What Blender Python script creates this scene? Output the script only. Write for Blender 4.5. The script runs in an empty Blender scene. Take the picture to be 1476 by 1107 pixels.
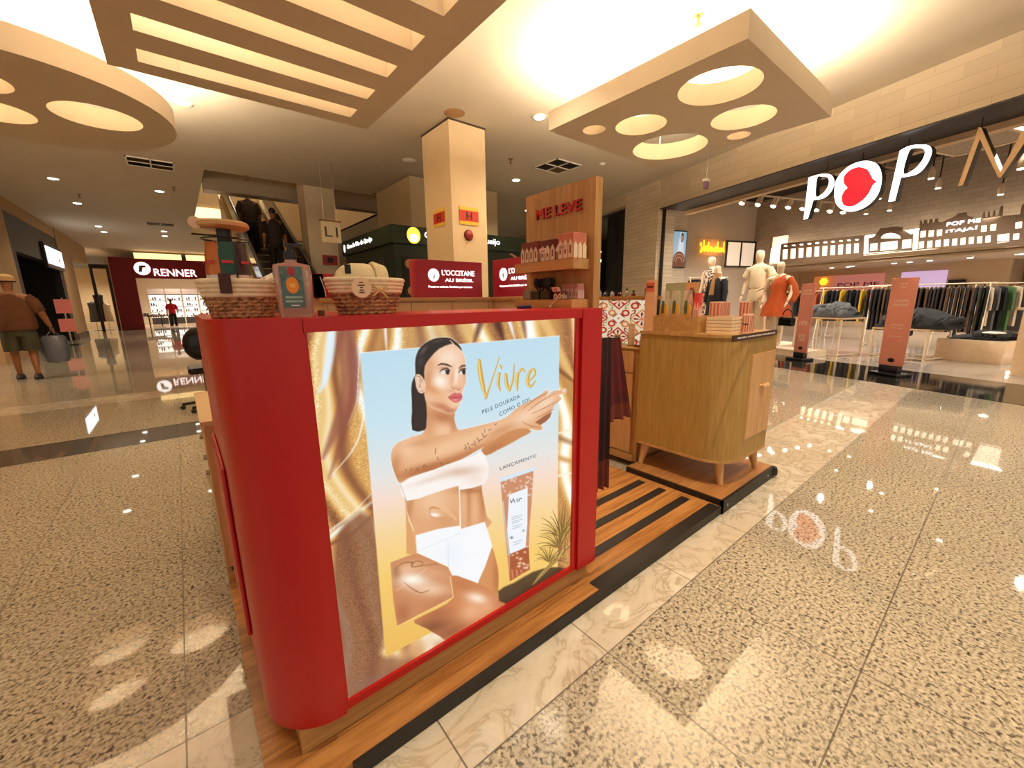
import bpy, bmesh, math, random
import numpy as np
from mathutils import Matrix, Vector
random.seed(7); np.random.seed(7)
PI=math.pi
scene=bpy.context.scene; COL=scene.collection
# ---------------------------------------------------------------- camera
H=1.27
F_PX=584.14; PITCH=math.radians(-11.629); ROLL=math.radians(-0.746); YAW=math.radians(51.082)
_F=np.array([math.cos(YAW),math.sin(YAW),0.]); _R=np.array([math.sin(YAW),-math.cos(YAW),0.]); _U=np.array([0,0,1.])
CF=_F*math.cos(PITCH)+_U*math.sin(PITCH); _U2=-_F*math.sin(PITCH)+_U*math.cos(PITCH)
CR=_R*math.cos(ROLL)+_U2*math.sin(ROLL); CU=-_R*math.sin(ROLL)+_U2*math.cos(ROLL)
cam=bpy.data.cameras.new('camera'); camo=bpy.data.objects.new('camera',cam); COL.objects.link(camo)
cam.sensor_fit='HORIZONTAL'; cam.sensor_width=36; cam.lens=F_PX/1476*36; cam.clip_start=0.02; cam.clip_end=200
m=Matrix.Identity(4)
for i,c in enumerate((CR,CU,-CF)):
    for j in range(3): m[j][i]=c[j]
m[2][3]=H
camo.matrix_world=m; scene.camera=camo
# ---------------------------------------------------------------- view, world
scene.view_settings.view_transform='Standard'; scene.view_settings.look='None'
scene.view_settings.exposure=0.0; scene.view_settings.gamma=1.0; scene.view_settings.use_curve_mapping=False
w=bpy.data.worlds.new('world'); scene.world=w; w.use_nodes=True
w.node_tree.nodes['Background'].inputs[0].default_value=(1.0,.84,.66,1); w.node_tree.nodes['Background'].inputs[1].default_value=.58
CEIL=4.11; PAN=3.3
WARM=(1.0,.83,.60); WHITE=(1.0,.90,.78)
def lamp(kind,name,loc,power,color=WARM,size=.3,rot=None,spot=100,blend=.8,sy=None,spread=None):
    l=bpy.data.lights.new(name,kind); l.energy=power; l.color=color
    if kind=='AREA':
        l.size=size
        if sy: l.shape='RECTANGLE'; l.size_y=sy
        if spread: l.spread=math.radians(spread)
    elif kind=='SPOT': l.spot_size=math.radians(spot); l.spot_blend=blend; l.shadow_soft_size=size
    else: l.shadow_soft_size=size
    o=bpy.data.objects.new(name,l); COL.objects.link(o); o.location=loc
    if rot: o.rotation_euler=rot
    return o
# ceiling downlight spots (positions of the recessed fixtures, plus spots for the floor's light pools and added fill, without fixtures)
DL=[(-1.78,14.2),(-1.78,17.1),(-1.82,21.5),(-1.82,23.0),(.05,14.2),(0,21.6),(0,23.0),(4.85,5.23),(6.73,8.08),(10.68,14.43),(9.18,10.44)]
DLB=[(1.7,.45,330,62),(4.9,.2,240,56),(3.0,-.9,220,95),(.4,-1.3,90,110),(-1.6,1.9,60,110),(-1.8,5.0,70,90),(-1.9,7.6,110,60),(-1.5,9.6,120,60),(-1.8,11.6,110,70),(.3,4.3,60,110),(3.2,3.6,70,110)]
for x,y in DL: lamp('SPOT','downlight_lamp',(x,y,CEIL-.03),150,WARM,.04,None,120,.9)
for x,y,pw,an in DLB: lamp('SPOT','downlight_lamp',(x,y,CEIL-.03),pw,WARM,.04,None,an,.7)
# coves: light bounced on to the main ceiling from above the hanging panels
# strips run round the top edges of the square and round panels, and above the slots
for x_,y_,a_ in ((4.97,1.95,0),(4.97,3.75,0),(4.05,2.85,PI/2),(5.9,2.85,PI/2)): lamp('AREA','cove_lamp',(x_,y_,PAN+.235),105,(1,.84,.60),1.9,(PI,0,a_),sy=.08)
for k_ in range(6): lamp('AREA','cove_lamp',(-1.06+1.08*math.cos(k_*PI/3),6.8+1.08*math.sin(k_*PI/3),PAN+.245),70,(1,.84,.60),.9,(PI,0,k_*PI/3+PI/2),sy=.08)
lamp('AREA','cove_lamp',(.95,3.6,PAN+.2),170,(1,.84,.60),1.8,(PI,0,0),sy=3.0)
# ---------------------------------------------------------------- pixel rays on to real planes (used to read sizes off the photograph)
CAM=np.array([0,0,H])
def ray(x,y): return (x-738)/F_PX*CR-(y-553.5)/F_PX*CU+CF
def fz(x,y,z=0.):
    d=ray(x,y); return CAM+d*((z-H)/d[2])
def fy(x,y,Y):
    d=ray(x,y); return CAM+d*(Y/d[1])
def fx(x,y,X):
    d=ray(x,y); return CAM+d*(X/d[0])
P0=np.array([7.51,0,0]); SV=np.array([.946,-.324,0]); SL=np.array([.324,.946,0])
SANG=math.atan2(-.324,.946)
def S(v,l,z=0.): return P0+SV*v+SL*l+np.array([0,0,z])     # shop frame: v metres into the shop, l metres along the front
def onv(x,y,V):
    d=ray(x,y); t=(V-(CAM-P0)@SV)/(d@SV); p=CAM+d*t; return (V,float((p-P0)@SL),float(p[2]))
def onl(x,y,L):
    d=ray(x,y); t=(L-(CAM-P0)@SL)/(d@SL); p=CAM+d*t; return (float((p-P0)@SV),L,float(p[2]))
def pj(P):
    P=np.asarray(P,float); v=P-CAM; w=v@CF
    return 738+F_PX*(v@CR)/w, 553.5-F_PX*(v@CU)/w
SM=Matrix.Translation(Vector(P0))@Matrix.Rotation(SANG,4,'Z')   # local x = into the shop, local y = along the front
# ---------------------------------------------------------------- materials
def s2l(c):
    c=np.asarray(c,float)/255.; return np.where(c<=.04045,c/12.92,((c+.055)/1.055)**2.4)
MATS={}
class NT:
    def __init__(s,name):
        s.m=bpy.data.materials.new(name); s.m.use_nodes=True; s.t=s.m.node_tree; s.b=s.t.nodes['Principled BSDF']
    def n(s,typ,**k):
        o=s.t.nodes.new(typ)
        for a,v in k.items():
            if a.startswith('i_'): o.inputs[a[2:].replace('_',' ')].default_value=v
            else: setattr(o,a,v)
        return o
    def l(s,a,b): s.t.links.new(a,b)
    def coord(s,scale=(1,1,1),rot=(0,0,0),kind='Object',loc=(0,0,0)):
        if kind=='World': c=s.n('ShaderNodeNewGeometry').outputs['Position']
        else: c=s.n('ShaderNodeTexCoord').outputs[kind]
        mp=s.n('ShaderNodeMapping'); mp.inputs['Scale'].default_value=scale; mp.inputs['Rotation'].default_value=rot; mp.inputs['Location'].default_value=loc
        s.l(c,mp.inputs[0]); return mp.outputs[0]
    def noise(s,vec,scale,detail=2,rough=.5,dist=0.):
        o=s.n('ShaderNodeTexNoise'); o.inputs['Scale'].default_value=scale; o.inputs['Detail'].default_value=detail; o.inputs['Roughness'].default_value=rough; o.inputs['Distortion'].default_value=dist
        s.l(vec,o.inputs['Vector']); return o.outputs['Fac']
    def ramp(s,fac,stops,interp='LINEAR'):
        o=s.n('ShaderNodeValToRGB'); e=o.color_ramp.elements; o.color_ramp.interpolation=interp
        while len(e)<len(stops): e.new(.5)
        for i,(p,c) in enumerate(stops):
            e[i].position=p; e[i].color=(*c,1) if len(c)==3 else c
        s.l(fac,o.inputs[0]); return o.outputs[0]
    def mix(s,f,a,b,mode='MIX'):
        o=s.n('ShaderNodeMix',data_type='RGBA',blend_type=mode)
        for sock,v in ((o.inputs[0],f),(o.inputs[6],a),(o.inputs[7],b)):
            if isinstance(v,(int,float)): sock.default_value=v
            elif isinstance(v,(tuple,list)): sock.default_value=(*v,1)
            else: s.l(v,sock)
        return o.outputs[2]
    def math(s,op,a,b=0.):
        o=s.n('ShaderNodeMath',operation=op)
        for k,v in ((0,a),(1,b)):
            if isinstance(v,(int,float)): o.inputs[k].default_value=v
            else: s.l(v,o.inputs[k])
        return o.outputs[0]
    def bump(s,h,strength=.2,dist=.01):
        o=s.n('ShaderNodeBump'); o.inputs['Strength'].default_value=strength; o.inputs['Distance'].default_value=dist
        s.l(h,o.inputs['Height']); s.l(o.outputs[0],s.b.inputs['Normal'])
def pm(name,c,rough=.5,metal=0.,emit=None,es=1.,trans=0.,alpha=1.,coat=0.,var=.06,scale=14.):
    """plain surface: base colour with a slight procedural variation"""
    if name in MATS: return MATS[name]
    t=NT(name); lc=tuple(s2l(c)); v=t.coord()
    f=t.noise(v,scale,3)
    lo=tuple(max(0,x*(1-var)) for x in lc); hi=tuple(min(1,x*(1+var)) for x in lc)
    t.l(t.ramp(f,[(.3,lo),(.7,hi)]),t.b.inputs['Base Color'])
    t.b.inputs['Roughness'].default_value=rough; t.b.inputs['Metallic'].default_value=metal
    t.b.inputs['Transmission Weight'].default_value=trans; t.b.inputs['Alpha'].default_value=alpha; t.b.inputs['Coat Weight'].default_value=coat
    if emit is not None:
        t.b.inputs['Emission Color'].default_value=(*s2l(emit),1); t.b.inputs['Emission Strength'].default_value=es
    MATS[name]=t.m; return t.m
def wood(name,c1,c2,rough=.4,axis=0,scale=1.,world=True):
    if name in MATS: return MATS[name]
    t=NT(name); sc=[14*scale]*3; sc[axis]=.9*scale
    v=t.coord(tuple(sc),kind='World' if world else 'Object')
    a=t.noise(v,2.2,4,.6,.6); b=t.noise(v,9,3,.5)
    f=t.math('ADD',t.math('MULTIPLY',a,.75),t.math('MULTIPLY',b,.25))
    t.l(t.ramp(f,[(.36,tuple(s2l(c2))),(.5,tuple((s2l(c1)+s2l(c2))/2)),(.64,tuple(s2l(c1)))]),t.b.inputs['Base Color'])
    t.b.inputs['Roughness'].default_value=rough; t.bump(b,.08,.002); MATS[name]=t.m; return t.m
def vcol_mat(name,emit=0.,rough=.4,coat=0.):
    t=NT(name); a=t.n('ShaderNodeVertexColor',layer_name='Col')
    t.b.inputs['Roughness'].default_value=rough; t.b.inputs['Coat Weight'].default_value=coat
    if emit>0:
        t.b.inputs['Base Color'].default_value=(.02,.02,.02,1)
        t.l(a.outputs[0],t.b.inputs['Emission Color']); t.b.inputs['Emission Strength'].default_value=emit
    else: t.l(a.outputs[0],t.b.inputs['Base Color'])
    MATS[name]=t.m; return t.m
# ---------------------------------------------------------------- object helpers
XF={}     # object name -> root (Matrix)
def rootm(o):
    while o.parent: o=o.parent
    return XF.get(o.name,Matrix.Identity(4))
def thing(name,label,cat,loc,rotz=0.,group=None):
    o=bpy.data.objects.new(name,None); COL.objects.link(o); o.empty_display_size=.1
    o.location=tuple(float(a) for a in loc); o.rotation_euler=(0,0,rotz)
    o['label']=label; o['category']=cat
    if group: o['group']=group
    XF[o.name]=Matrix.Translation(Vector(tuple(float(a) for a in loc)))@Matrix.Rotation(rotz,4,'Z')
    return o
def smooth_mesh(me,ang=35):
    me.polygons.foreach_set('use_smooth',[True]*len(me.polygons))
    try: me.set_sharp_from_angle(angle=math.radians(ang))
    except Exception: pass
class MB:
    def __init__(s,M=None): s.bm=bmesh.new(); s.M=M or Matrix.Identity(4)
    def V(s,p,M=None):
        q=Vector((float(p[0]),float(p[1]),float(p[2])))
        if M is not None: q=M@q
        return s.bm.verts.new(s.M@q)
    def box(s,x0,x1,y0,y1,z0,z1,M=None,bev=0.):
        if bev>0:
            b=min(bev,abs(x1-x0)*.45,abs(y1-y0)*.45); 
            pts=[(x0+b,y0),(x1-b,y0),(x1,y0+b),(x1,y1-b),(x1-b,y1),(x0+b,y1),(x0,y1-b),(x0,y0+b)]
            bz=min(b,abs(z1-z0)*.3)
            ins=[(x0+b,y0+b*.6),(x1-b,y0+b*.6),(x1-b*.6,y0+b),(x1-b*.6,y1-b),(x1-b,y1-b*.6),(x0+b,y1-b*.6),(x0+b*.6,y1-b),(x0+b*.6,y0+b)]
            s.loft([[(x,y,z0) for x,y in ins],[(x,y,z0+bz) for x,y in pts],[(x,y,z1-bz) for x,y in pts],[(x,y,z1) for x,y in ins]],M=M); return s
        v=[s.V(p,M) for p in ((x0,y0,z0),(x1,y0,z0),(x1,y1,z0),(x0,y1,z0),(x0,y0,z1),(x1,y0,z1),(x1,y1,z1),(x0,y1,z1))]
        for f in ((3,2,1,0),(4,5,6,7),(0,1,5,4),(1,2,6,5),(2,3,7,6),(3,0,4,7)): s.bm.faces.new([v[i] for i in f])
        return s
    def loft(s,rings,M=None,cap=True,closed=True):
        R=[[s.V(p,M) for p in r] for r in rings]; n=len(R[0])
        for a,b in zip(R,R[1:]):
            for i in range(n if closed else n-1):
                j=(i+1)%n
                try: s.bm.faces.new((a[i],a[j],b[j],b[i]))
                except ValueError: pass
        if cap and closed:
            for r,rev in ((R[0],1),(R[-1],0)):
                try: s.bm.faces.new(list(reversed(r)) if rev else r)
                except ValueError: pass
        return s
    def prism(s,pts,z0,z1,M=None): return s.loft([[(x,y,z0) for x,y in pts],[(x,y,z1) for x,y in pts]],M)
    def lathe(s,prof,c=(0,0,0),seg=24,sx=1.,sy=1.,M=None):
        rings=[[(c[0]+r*sx*math.cos(2*PI*i/seg),c[1]+r*sy*math.sin(2*PI*i/seg),c[2]+z) for i in range(seg)] for r,z in prof]
        return s.loft(rings,M)
    def cyl(s,a,b,r,r2=None,seg=12,M=None):
        a=Vector([float(x) for x in a]); b=Vector([float(x) for x in b]); r2=r if r2 is None else r2
        d=(b-a).normalized(); u=d.orthogonal().normalized(); w_=d.cross(u)
        rings=[[tuple(p+u*(rr*math.cos(2*PI*i/seg))+w_*(rr*math.sin(2*PI*i/seg))) for i in range(seg)] for p,rr in ((a,r),(b,r2))]
        return s.loft(rings,M)
    def tube(s,pts,r,seg=8,M=None,closed=False):
        pts=[Vector([float(x) for x in p]) for p in pts]; rings=[]; u=None; n=len(pts)
        for i,p in enumerate(pts):
            a=pts[(i-1)%n] if closed or i>0 else pts[0]; b=pts[(i+1)%n] if closed or i<n-1 else pts[-1]
            d=(b-a).normalized()
            if u is None: u=d.orthogonal().normalized()
            u=(u-d*u.dot(d)).normalized(); w_=d.cross(u); rr=r[i] if isinstance(r,(list,tuple)) else r
            rings.append([tuple(p+u*(rr*math.cos(2*PI*k/seg))+w_*(rr*math.sin(2*PI*k/seg))) for k in range(seg)])
        if closed: rings.append(rings[0])
        return s.loft(rings,M,cap=not closed)
    def ball(s,c,r,seg=16,M=None,top=1.):
        rx,ry,rz=(r,r,r) if isinstance(r,(int,float)) else r; rings=[]
        for j in range(1,seg//2):
            t=PI*j/(seg//2); rings.append([(c[0]+rx*math.sin(t)*math.cos(2*PI*i/seg),c[1]+ry*math.sin(t)*math.sin(2*PI*i/seg),c[2]-rz*math.cos(t)) for i in range(seg)])
        return s.loft(rings,M)
    def quad(s,a,b,c,d,M=None):
        s.bm.faces.new([s.V(p,M) for p in (a,b,c,d)]); return s
    def build(s,name,mat,parent=None,label=None,cat=None,group=None,kind=None,org=None,smooth=True,ang=35):
        me=bpy.data.meshes.new(name); 
        bmesh.ops.recalc_face_normals(s.bm,faces=s.bm.faces)
        inv=None; loc=None
        if parent is not None: inv=rootm(parent).inverted()
        elif org is not None or (label and kind!='structure'):
            if org is None:
                co=[v.co for v in s.bm.verts]
                org=((min(c.x for c in co)+max(c.x for c in co))/2,(min(c.y for c in co)+max(c.y for c in co))/2,min(c.z for c in co))
            loc=Vector(tuple(float(a) for a in org)); inv=Matrix.Translation(-loc)
        if inv is not None: s.bm.transform(inv)
        s.bm.to_mesh(me); s.bm.free()
        return link(name,me,mat,parent,label,cat,group,kind,loc,smooth,ang)
def link(name,me,mat,parent=None,label=None,cat=None,group=None,kind=None,loc=None,smooth=True,ang=35):
    if smooth: smooth_mesh(me,ang)
    o=bpy.data.objects.new(name,me); COL.objects.link(o)
    if mat is not None and not me.materials: me.materials.append(mat)
    if loc is not None: o.location=loc
    if parent is not None: o.parent=parent
    else: XF[o.name]=Matrix.Translation(loc) if loc is not None else Matrix.Identity(4)
    if label: o['label']=label
    if cat: o['category']=cat
    if group: o['group']=group
    if kind: o['kind']=kind
    return o
def struct(mb,name,mat,smooth=False): return mb.build(name,mat,kind='structure',smooth=smooth)
def dup(root,loc,rotz=None,label=None,group=None):
    r=root.copy(); COL.objects.link(r); r.location=tuple(float(a) for a in loc)
    if rotz is not None: r.rotation_euler=(0,0,rotz)
    if label: r['label']=label
    if group: r['group']=group
    for ch in list(root.children):
        c=ch.copy(); COL.objects.link(c); c.parent=r
        for g in ch.children:
            d=g.copy(); COL.objects.link(d); d.parent=c
    return r
def curve_mesh(name,splines,extrude=0.,M=None,bevel=0.):
    """filled flat outline (with holes) given a thickness; splines: lists of (x,y)"""
    cu=bpy.data.curves.new(name,'CURVE'); cu.dimensions='2D'; cu.fill_mode='BOTH'; cu.extrude=extrude
    for pts in splines:
        sp=cu.splines.new('POLY'); sp.points.add(len(pts)-1); sp.use_cyclic_u=True
        for p,q in zip(sp.points,pts): p.co=(q[0],q[1],0,1)
    return _conv(name,cu,M)
def _conv(name,cu,M):
    o=bpy.data.objects.new('tmp',cu); COL.objects.link(o); dg=bpy.context.evaluated_depsgraph_get(); dg.update()
    me=bpy.data.meshes.new_from_object(o.evaluated_get(dg)); bpy.data.objects.remove(o); bpy.data.curves.remove(cu)
    me.name=name; me.materials.clear()
    if M is not None: me.transform(M)
    return me
def text_mesh(name,txt,size,extrude=.0,offset=0.,shear=0.,spacing=1.,align='CENTER',M=None,width=None,height=None):
    cu=bpy.data.curves.new(name,'FONT'); cu.body=txt; cu.size=size; cu.extrude=extrude; cu.shear=shear; cu.space_character=spacing
    cu.align_x=align; cu.resolution_u=3
    me=_conv(name,cu,None)
    if offset>0:      # heavier strokes: shifted copies of the same glyphs
        bm=bmesh.new()
        for i_,(dx,dy) in enumerate(((-1,-.6),(1,-.6),(-1,.6),(1,.6),(0,0))):
            n0=len(bm.verts); bm.from_mesh(me); bm.verts.ensure_lookup_table()
            for v_ in bm.verts[n0:]: v_.co.x+=dx*offset; v_.co.y+=dy*offset; v_.co.z+=i_*.0002
        bm.to_mesh(me); bm.free()
    if (width or height) and len(me.vertices):
        co=np.zeros(len(me.vertices)*3); me.vertices.foreach_get('co',co); co=co.reshape(-1,3)
        x0,x1,y0,y1=co[:,0].min(),co[:,0].max(),co[:,1].min(),co[:,1].max()
        if width: co[:,0]=(co[:,0]-(x0+x1)/2)*width/(x1-x0)
        if height: co[:,1]=(co[:,1]-y0)*height/(y1-y0)
        me.vertices.foreach_set('co',co.ravel())
    if M is not None: me.transform(M)
    return me
def frame(o,ex,ey):
    """matrix: local x -> ex, local y -> ey, local z -> normal, at o"""
    ex=Vector([float(a) for a in ex]).normalized(); ey=Vector([float(a) for a in ey]).normalized(); ez=ex.cross(ey).normalized()
    M=Matrix.Identity(4)
    for i,c in enumerate((ex,ey,ez)):
        for j in range(3): M[j][i]=c[j]
    for j in range(3): M[j][3]=float(o[j])
    return M
def put(me,name,mat,parent=None,**k):
    """link a mesh made in world coordinates"""
    if parent is not None: me.transform(rootm(parent).inverted()); loc=None
    else:
        co=[v.co for v in me.vertices]
        loc=Vector(((min(c.x for c in co)+max(c.x for c in co))/2,(min(c.y for c in co)+max(c.y for c in co))/2,min(c.z for c in co)))
        if k.get('kind')=='structure': loc=None
        else: me.transform(Matrix.Translation(-loc))
    return link(name,me,mat,parent,loc=loc,**k)
def circ(cx,cy,r,n=48,ry=None): return [(cx+r*math.cos(2*PI*i/n),cy+(ry or r)*math.sin(2*PI*i/n)) for i in range(n)]
def smoothpoly(pts,n=6,closed=True):
    P=np.array(pts,float); N=len(P); out=[]
    for i in range(N if closed else N-1):
        p0=P[(i-1)%N] if closed or i>0 else P[0]; p1=P[i]; p2=P[(i+1)%N]; p3=P[(i+2)%N] if closed or i+2<N else P[-1]
        for k in range(n):
            t=k/n; out.append(.5*((2*p1)+(-p0+p2)*t+(2*p0-5*p1+4*p2-p3)*t*t+(-p0+3*p1-3*p2+p3)*t**3))
    if not closed: out.append(P[-1])
    return np.array(out)
# ---------------------------------------------------------------- painted pictures (printed images as vertex colours on a fine grid)
class Paint:
    def __init__(s,nx,ny,fn):
        """fn(u,v)->(px,py) drawing coordinates for grid u,v in 0..1"""
        s.nx,s.ny=nx,ny; U_,V_=np.meshgrid(np.linspace(0,1,nx),np.linspace(0,1,ny)); s.U=U_.ravel(); s.Vv=V_.ravel()
        s.x,s.y=fn(s.U,s.Vv); s.c=np.zeros((nx*ny,3))
    def inside(s,pts,feather=0.):
        P=np.asarray(pts,float); x0,y0=P.min(0)-feather*2-1; x1,y1=P.max(0)+feather*2+1
        idx=np.nonzero((s.x>=x0)&(s.x<=x1)&(s.y>=y0)&(s.y<=y1))[0]
        if len(idx)==0: return idx,np.zeros(0)
        x=s.x[idx]; y=s.y[idx]; ins=np.zeros(len(idx),bool); d2=np.full(len(idx),1e9)
        for a,b in zip(P,np.roll(P,-1,0)):
            c=((a[1]>y)!=(b[1]>y)); den=(b[1]-a[1]) or 1e-9
            ins^=c&(x<(b[0]-a[0])*(y-a[1])/den+a[0])
            e=b-a; L=e@e+1e-9; t=np.clip(((x-a[0])*e[0]+(y-a[1])*e[1])/L,0,1)
            d2=np.minimum(d2,(x-a[0]-t*e[0])**2+(y-a[1]-t*e[1])**2)
        sd=np.sqrt(d2)*np.where(ins,1,-1); f=max(feather,.35)
        return idx,np.clip(.5+sd/(2*f),0,1)
    def fill(s,pts,col,feather=.4,alpha=1.,smooth=0,cf=None):
        if smooth: pts=smoothpoly(pts,smooth)
        idx,a=s.inside(pts,feather); a=(a*alpha)[:,None]
        c=np.asarray(col,float) if cf is None else cf(s.x[idx],s.y[idx])
        s.c[idx]=s.c[idx]*(1-a)+c*a; return idx,a[:,0]
    def blob(s,cx,cy,rx,ry,col,alpha=1.,rot=0.,mask=None):
        dx=s.x-cx; dy=s.y-cy; c_,s_=math.cos(rot),math.sin(rot); g=np.exp(-(((dx*c_+dy*s_)/rx)**2+((-dx*s_+dy*c_)/ry)**2))*alpha
        if mask is not None: mk=np.zeros(len(g)); mk[mask[0]]=mask[1]; g=g*mk
        g=g[:,None]; s.c=s.c*(1-g)+np.asarray(col,float)*g
    def stroke(s,pts,w,col,alpha=1.,smooth=0,mask=None,soft=.7):
        P=np.asarray(pts,float)
        if smooth: P=smoothpoly(P,smooth,False)
        n=len(P); W=np.interp(np.linspace(0,1,n),np.linspace(0,1,len(w)),w) if isinstance(w,(list,tuple)) else np.full(n,w)
        m_=W.max()+1; idx=np.nonzero((s.x>=P[:,0].min()-m_)&(s.x<=P[:,0].max()+m_)&(s.y>=P[:,1].min()-m_)&(s.y<=P[:,1].max()+m_))[0]
        if len(idx)==0: return
        x=s.x[idx]; y=s.y[idx]; best=np.full(len(idx),-1e9)
        for k in range(n-1):
            a,b=P[k],P[k+1]; e=b-a; L=e@e+1e-9; t=np.clip(((x-a[0])*e[0]+(y-a[1])*e[1])/L,0,1)
            d=np.sqrt((x-a[0]-t*e[0])**2+(y-a[1]-t*e[1])**2); best=np.maximum(best,(W[k]+(W[k+1]-W[k])*t)/2-d)
        a_=np.clip(.5+best/soft,0,1)*alpha
        if mask is not None: mk=np.zeros(len(s.x)); mk[mask[0]]=mask[1]; a_=a_*mk[idx]
        a_=a_[:,None]; s.c[idx]=s.c[idx]*(1-a_)+np.asarray(col,float)*a_
    def mesh(s,name,A,B,C,D):
        """corners: (u0,v0)=A (1,0)=B (1,1)=C (0,1)=D, world"""
        A,B,C,D=[np.asarray(q,float) for q in (A,B,C,D)]; U_=s.U[:,None]; V_=s.Vv[:,None]
        co=(A*(1-U_)+B*U_)*(1-V_)+(D*(1-U_)+C*U_)*V_
        i,j=np.meshgrid(np.arange(s.nx-1),np.arange(s.ny-1)); q=(j*s.nx+i).ravel()
        F=np.stack([q,q+s.nx,q+s.nx+1,q+1],1)
        me=bpy.data.meshes.new(name); me.vertices.add(len(co)); me.vertices.foreach_set('co',co.ravel())
        me.loops.add(F.size); me.loops.foreach_set('vertex_index',F.ravel().astype(np.int32)); me.polygons.add(len(F))
        me.polygons.foreach_set('loop_start',np.arange(0,F.size,4,dtype=np.int32)); me.polygons.foreach_set('loop_total',np.full(len(F),4,np.int32))
        me.update(calc_edges=True); me.validate()
        at=me.color_attributes.new('Col','FLOAT_COLOR','POINT'); c=np.ones((len(co),4)); c[:,:3]=s2l(np.clip(s.c,0,255))
        at.data.foreach_set('color',c.ravel()); return me
# ================================================================ SETTING
def floor_mat():
    t=NT('granite_floor'); T=.605
    pos=t.n('ShaderNodeNewGeometry').outputs['Position']; sp=t.n('ShaderNodeSeparateXYZ'); t.l(pos,sp.inputs[0]); X,Y=sp.outputs[0],sp.outputs[1]
    v=t.coord((1,1,1),kind='World')
    n1=t.noise(v,78,2,.55,.3); n2=t.noise(v,38,2,.5); n3=t.noise(v,1.2,2)
    gran=t.ramp(n1,[(.33,(.05,.038,.03)),(.42,(.13,.10,.08)),(.48,(.44,.37,.27)),(.60,(.60,.52,.39)),(.72,(.74,.67,.54))])
    gran=t.mix(t.ramp(n2,[(.42,(0,0,0)),(.6,(.55,.55,.55))]),gran,(.54,.46,.33))
    gran=t.mix(t.ramp(n3,[(.35,(0,0,0)),(.7,(.25,.25,.25))]),gran,(.36,.31,.25),'MIX')
    # marble
    mv=t.coord((1,1.6,1),(0,0,.5),kind='World'); a=t.noise(mv,3.2,5,.62,1.6); b=t.noise(mv,1.4,3,.5,.8)
    marb=t.ramp(a,[(.36,(.72,.64,.52)),(.47,(.66,.57,.45)),(.50,(.47,.38,.27)),(.535,(.68,.60,.48)),(.64,(.78,.71,.60))])
    marb=t.mix(t.ramp(b,[(.35,(0,0,0)),(.65,(.4,.4,.4))]),marb,(.55,.44,.30))
    dark=t.mix(n1,(.07,.062,.055),(.13,.118,.105))
    def band(s,lo,hi): return t.math('MULTIPLY',t.math('GREATER_THAN',s,lo),t.math('LESS_THAN',s,hi))
    def joint(s,off):
        f=t.math('FRACT',t.math('ADD',t.math('DIVIDE',t.math('SUBTRACT',s,off),T),100.5)); return t.math('LESS_THAN',t.math('ABSOLUTE',t.math('SUBTRACT',f,.5)),.0042)
    m1=t.math('MAXIMUM',band(Y,.765,1.37),band(Y,7.45,8.05))
    c=t.mix(m1,gran,marb); c=t.mix(band(Y,5.0,5.6),c,dark)
    j=t.math('MAXIMUM',joint(X,1.055),joint(Y,.765)); c=t.mix(t.math('MULTIPLY',j,.8),c,(.07,.045,.03))
    t.l(c,t.b.inputs['Base Color'])
    r=t.math('ADD',.022,t.math('MULTIPLY',n1,.012)); t.l(t.math('ADD',r,t.math('MULTIPLY',j,.3)),t.b.inputs['Roughness'])
    t.b.inputs['Specular IOR Level'].default_value=.5
    return t.m
struct(MB().box(-9,34,-5,52,-.1,0),'floor',floor_mat())
def shopfloor():
    t=NT('polished_tile'); v=t.coord((1,1,1),kind='Object'); br=t.n('ShaderNodeTexBrick'); br.offset=0; br.inputs['Scale'].default_value=1.0
    br.inputs['Brick Width'].default_value=.9; br.inputs['Row Height'].default_value=.9; br.inputs['Mortar Size'].default_value=.004
    br.inputs['Color1'].default_value=(.36,.31,.26,1); br.inputs['Color2'].default_value=(.40,.34,.28,1); br.inputs['Mortar'].default_value=(.2,.17,.14,1)
    t.l(v,br.inputs['Vector']); n=t.noise(v,3,4); t.l(t.mix(t.math('MULTIPLY',n,.3),br.outputs[0],(.55,.48,.4)),t.b.inputs['Base Color'])
    t.b.inputs['Roughness'].default_value=.09; return t.m
struct(MB(SM).box(1.62,24,-6,10.3,0,.006),'floor',shopfloor())
t_=NT('black_granite'); v_=t_.coord(kind='World'); n_=t_.noise(v_,60,2); t_.l(t_.ramp(n_,[(.4,(.012,.010,.008)),(.7,(.05,.042,.035))]),t_.b.inputs['Base Color']); t_.b.inputs['Roughness'].default_value=.07
struct(MB(SM).box(0.02,1.62,-6,6.3,0,.004),'trim_1',t_.m)
# ---- ceiling
cream=pm('ceiling_paint',(212,200,182),.75,var=.03,scale=2)
panel_m=pm('panel_paint',(206,190,168),.7,var=.02,scale=2)
out=[(-9,-2.2),(34,-2.2),(34,52),(-9,52)]
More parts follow.
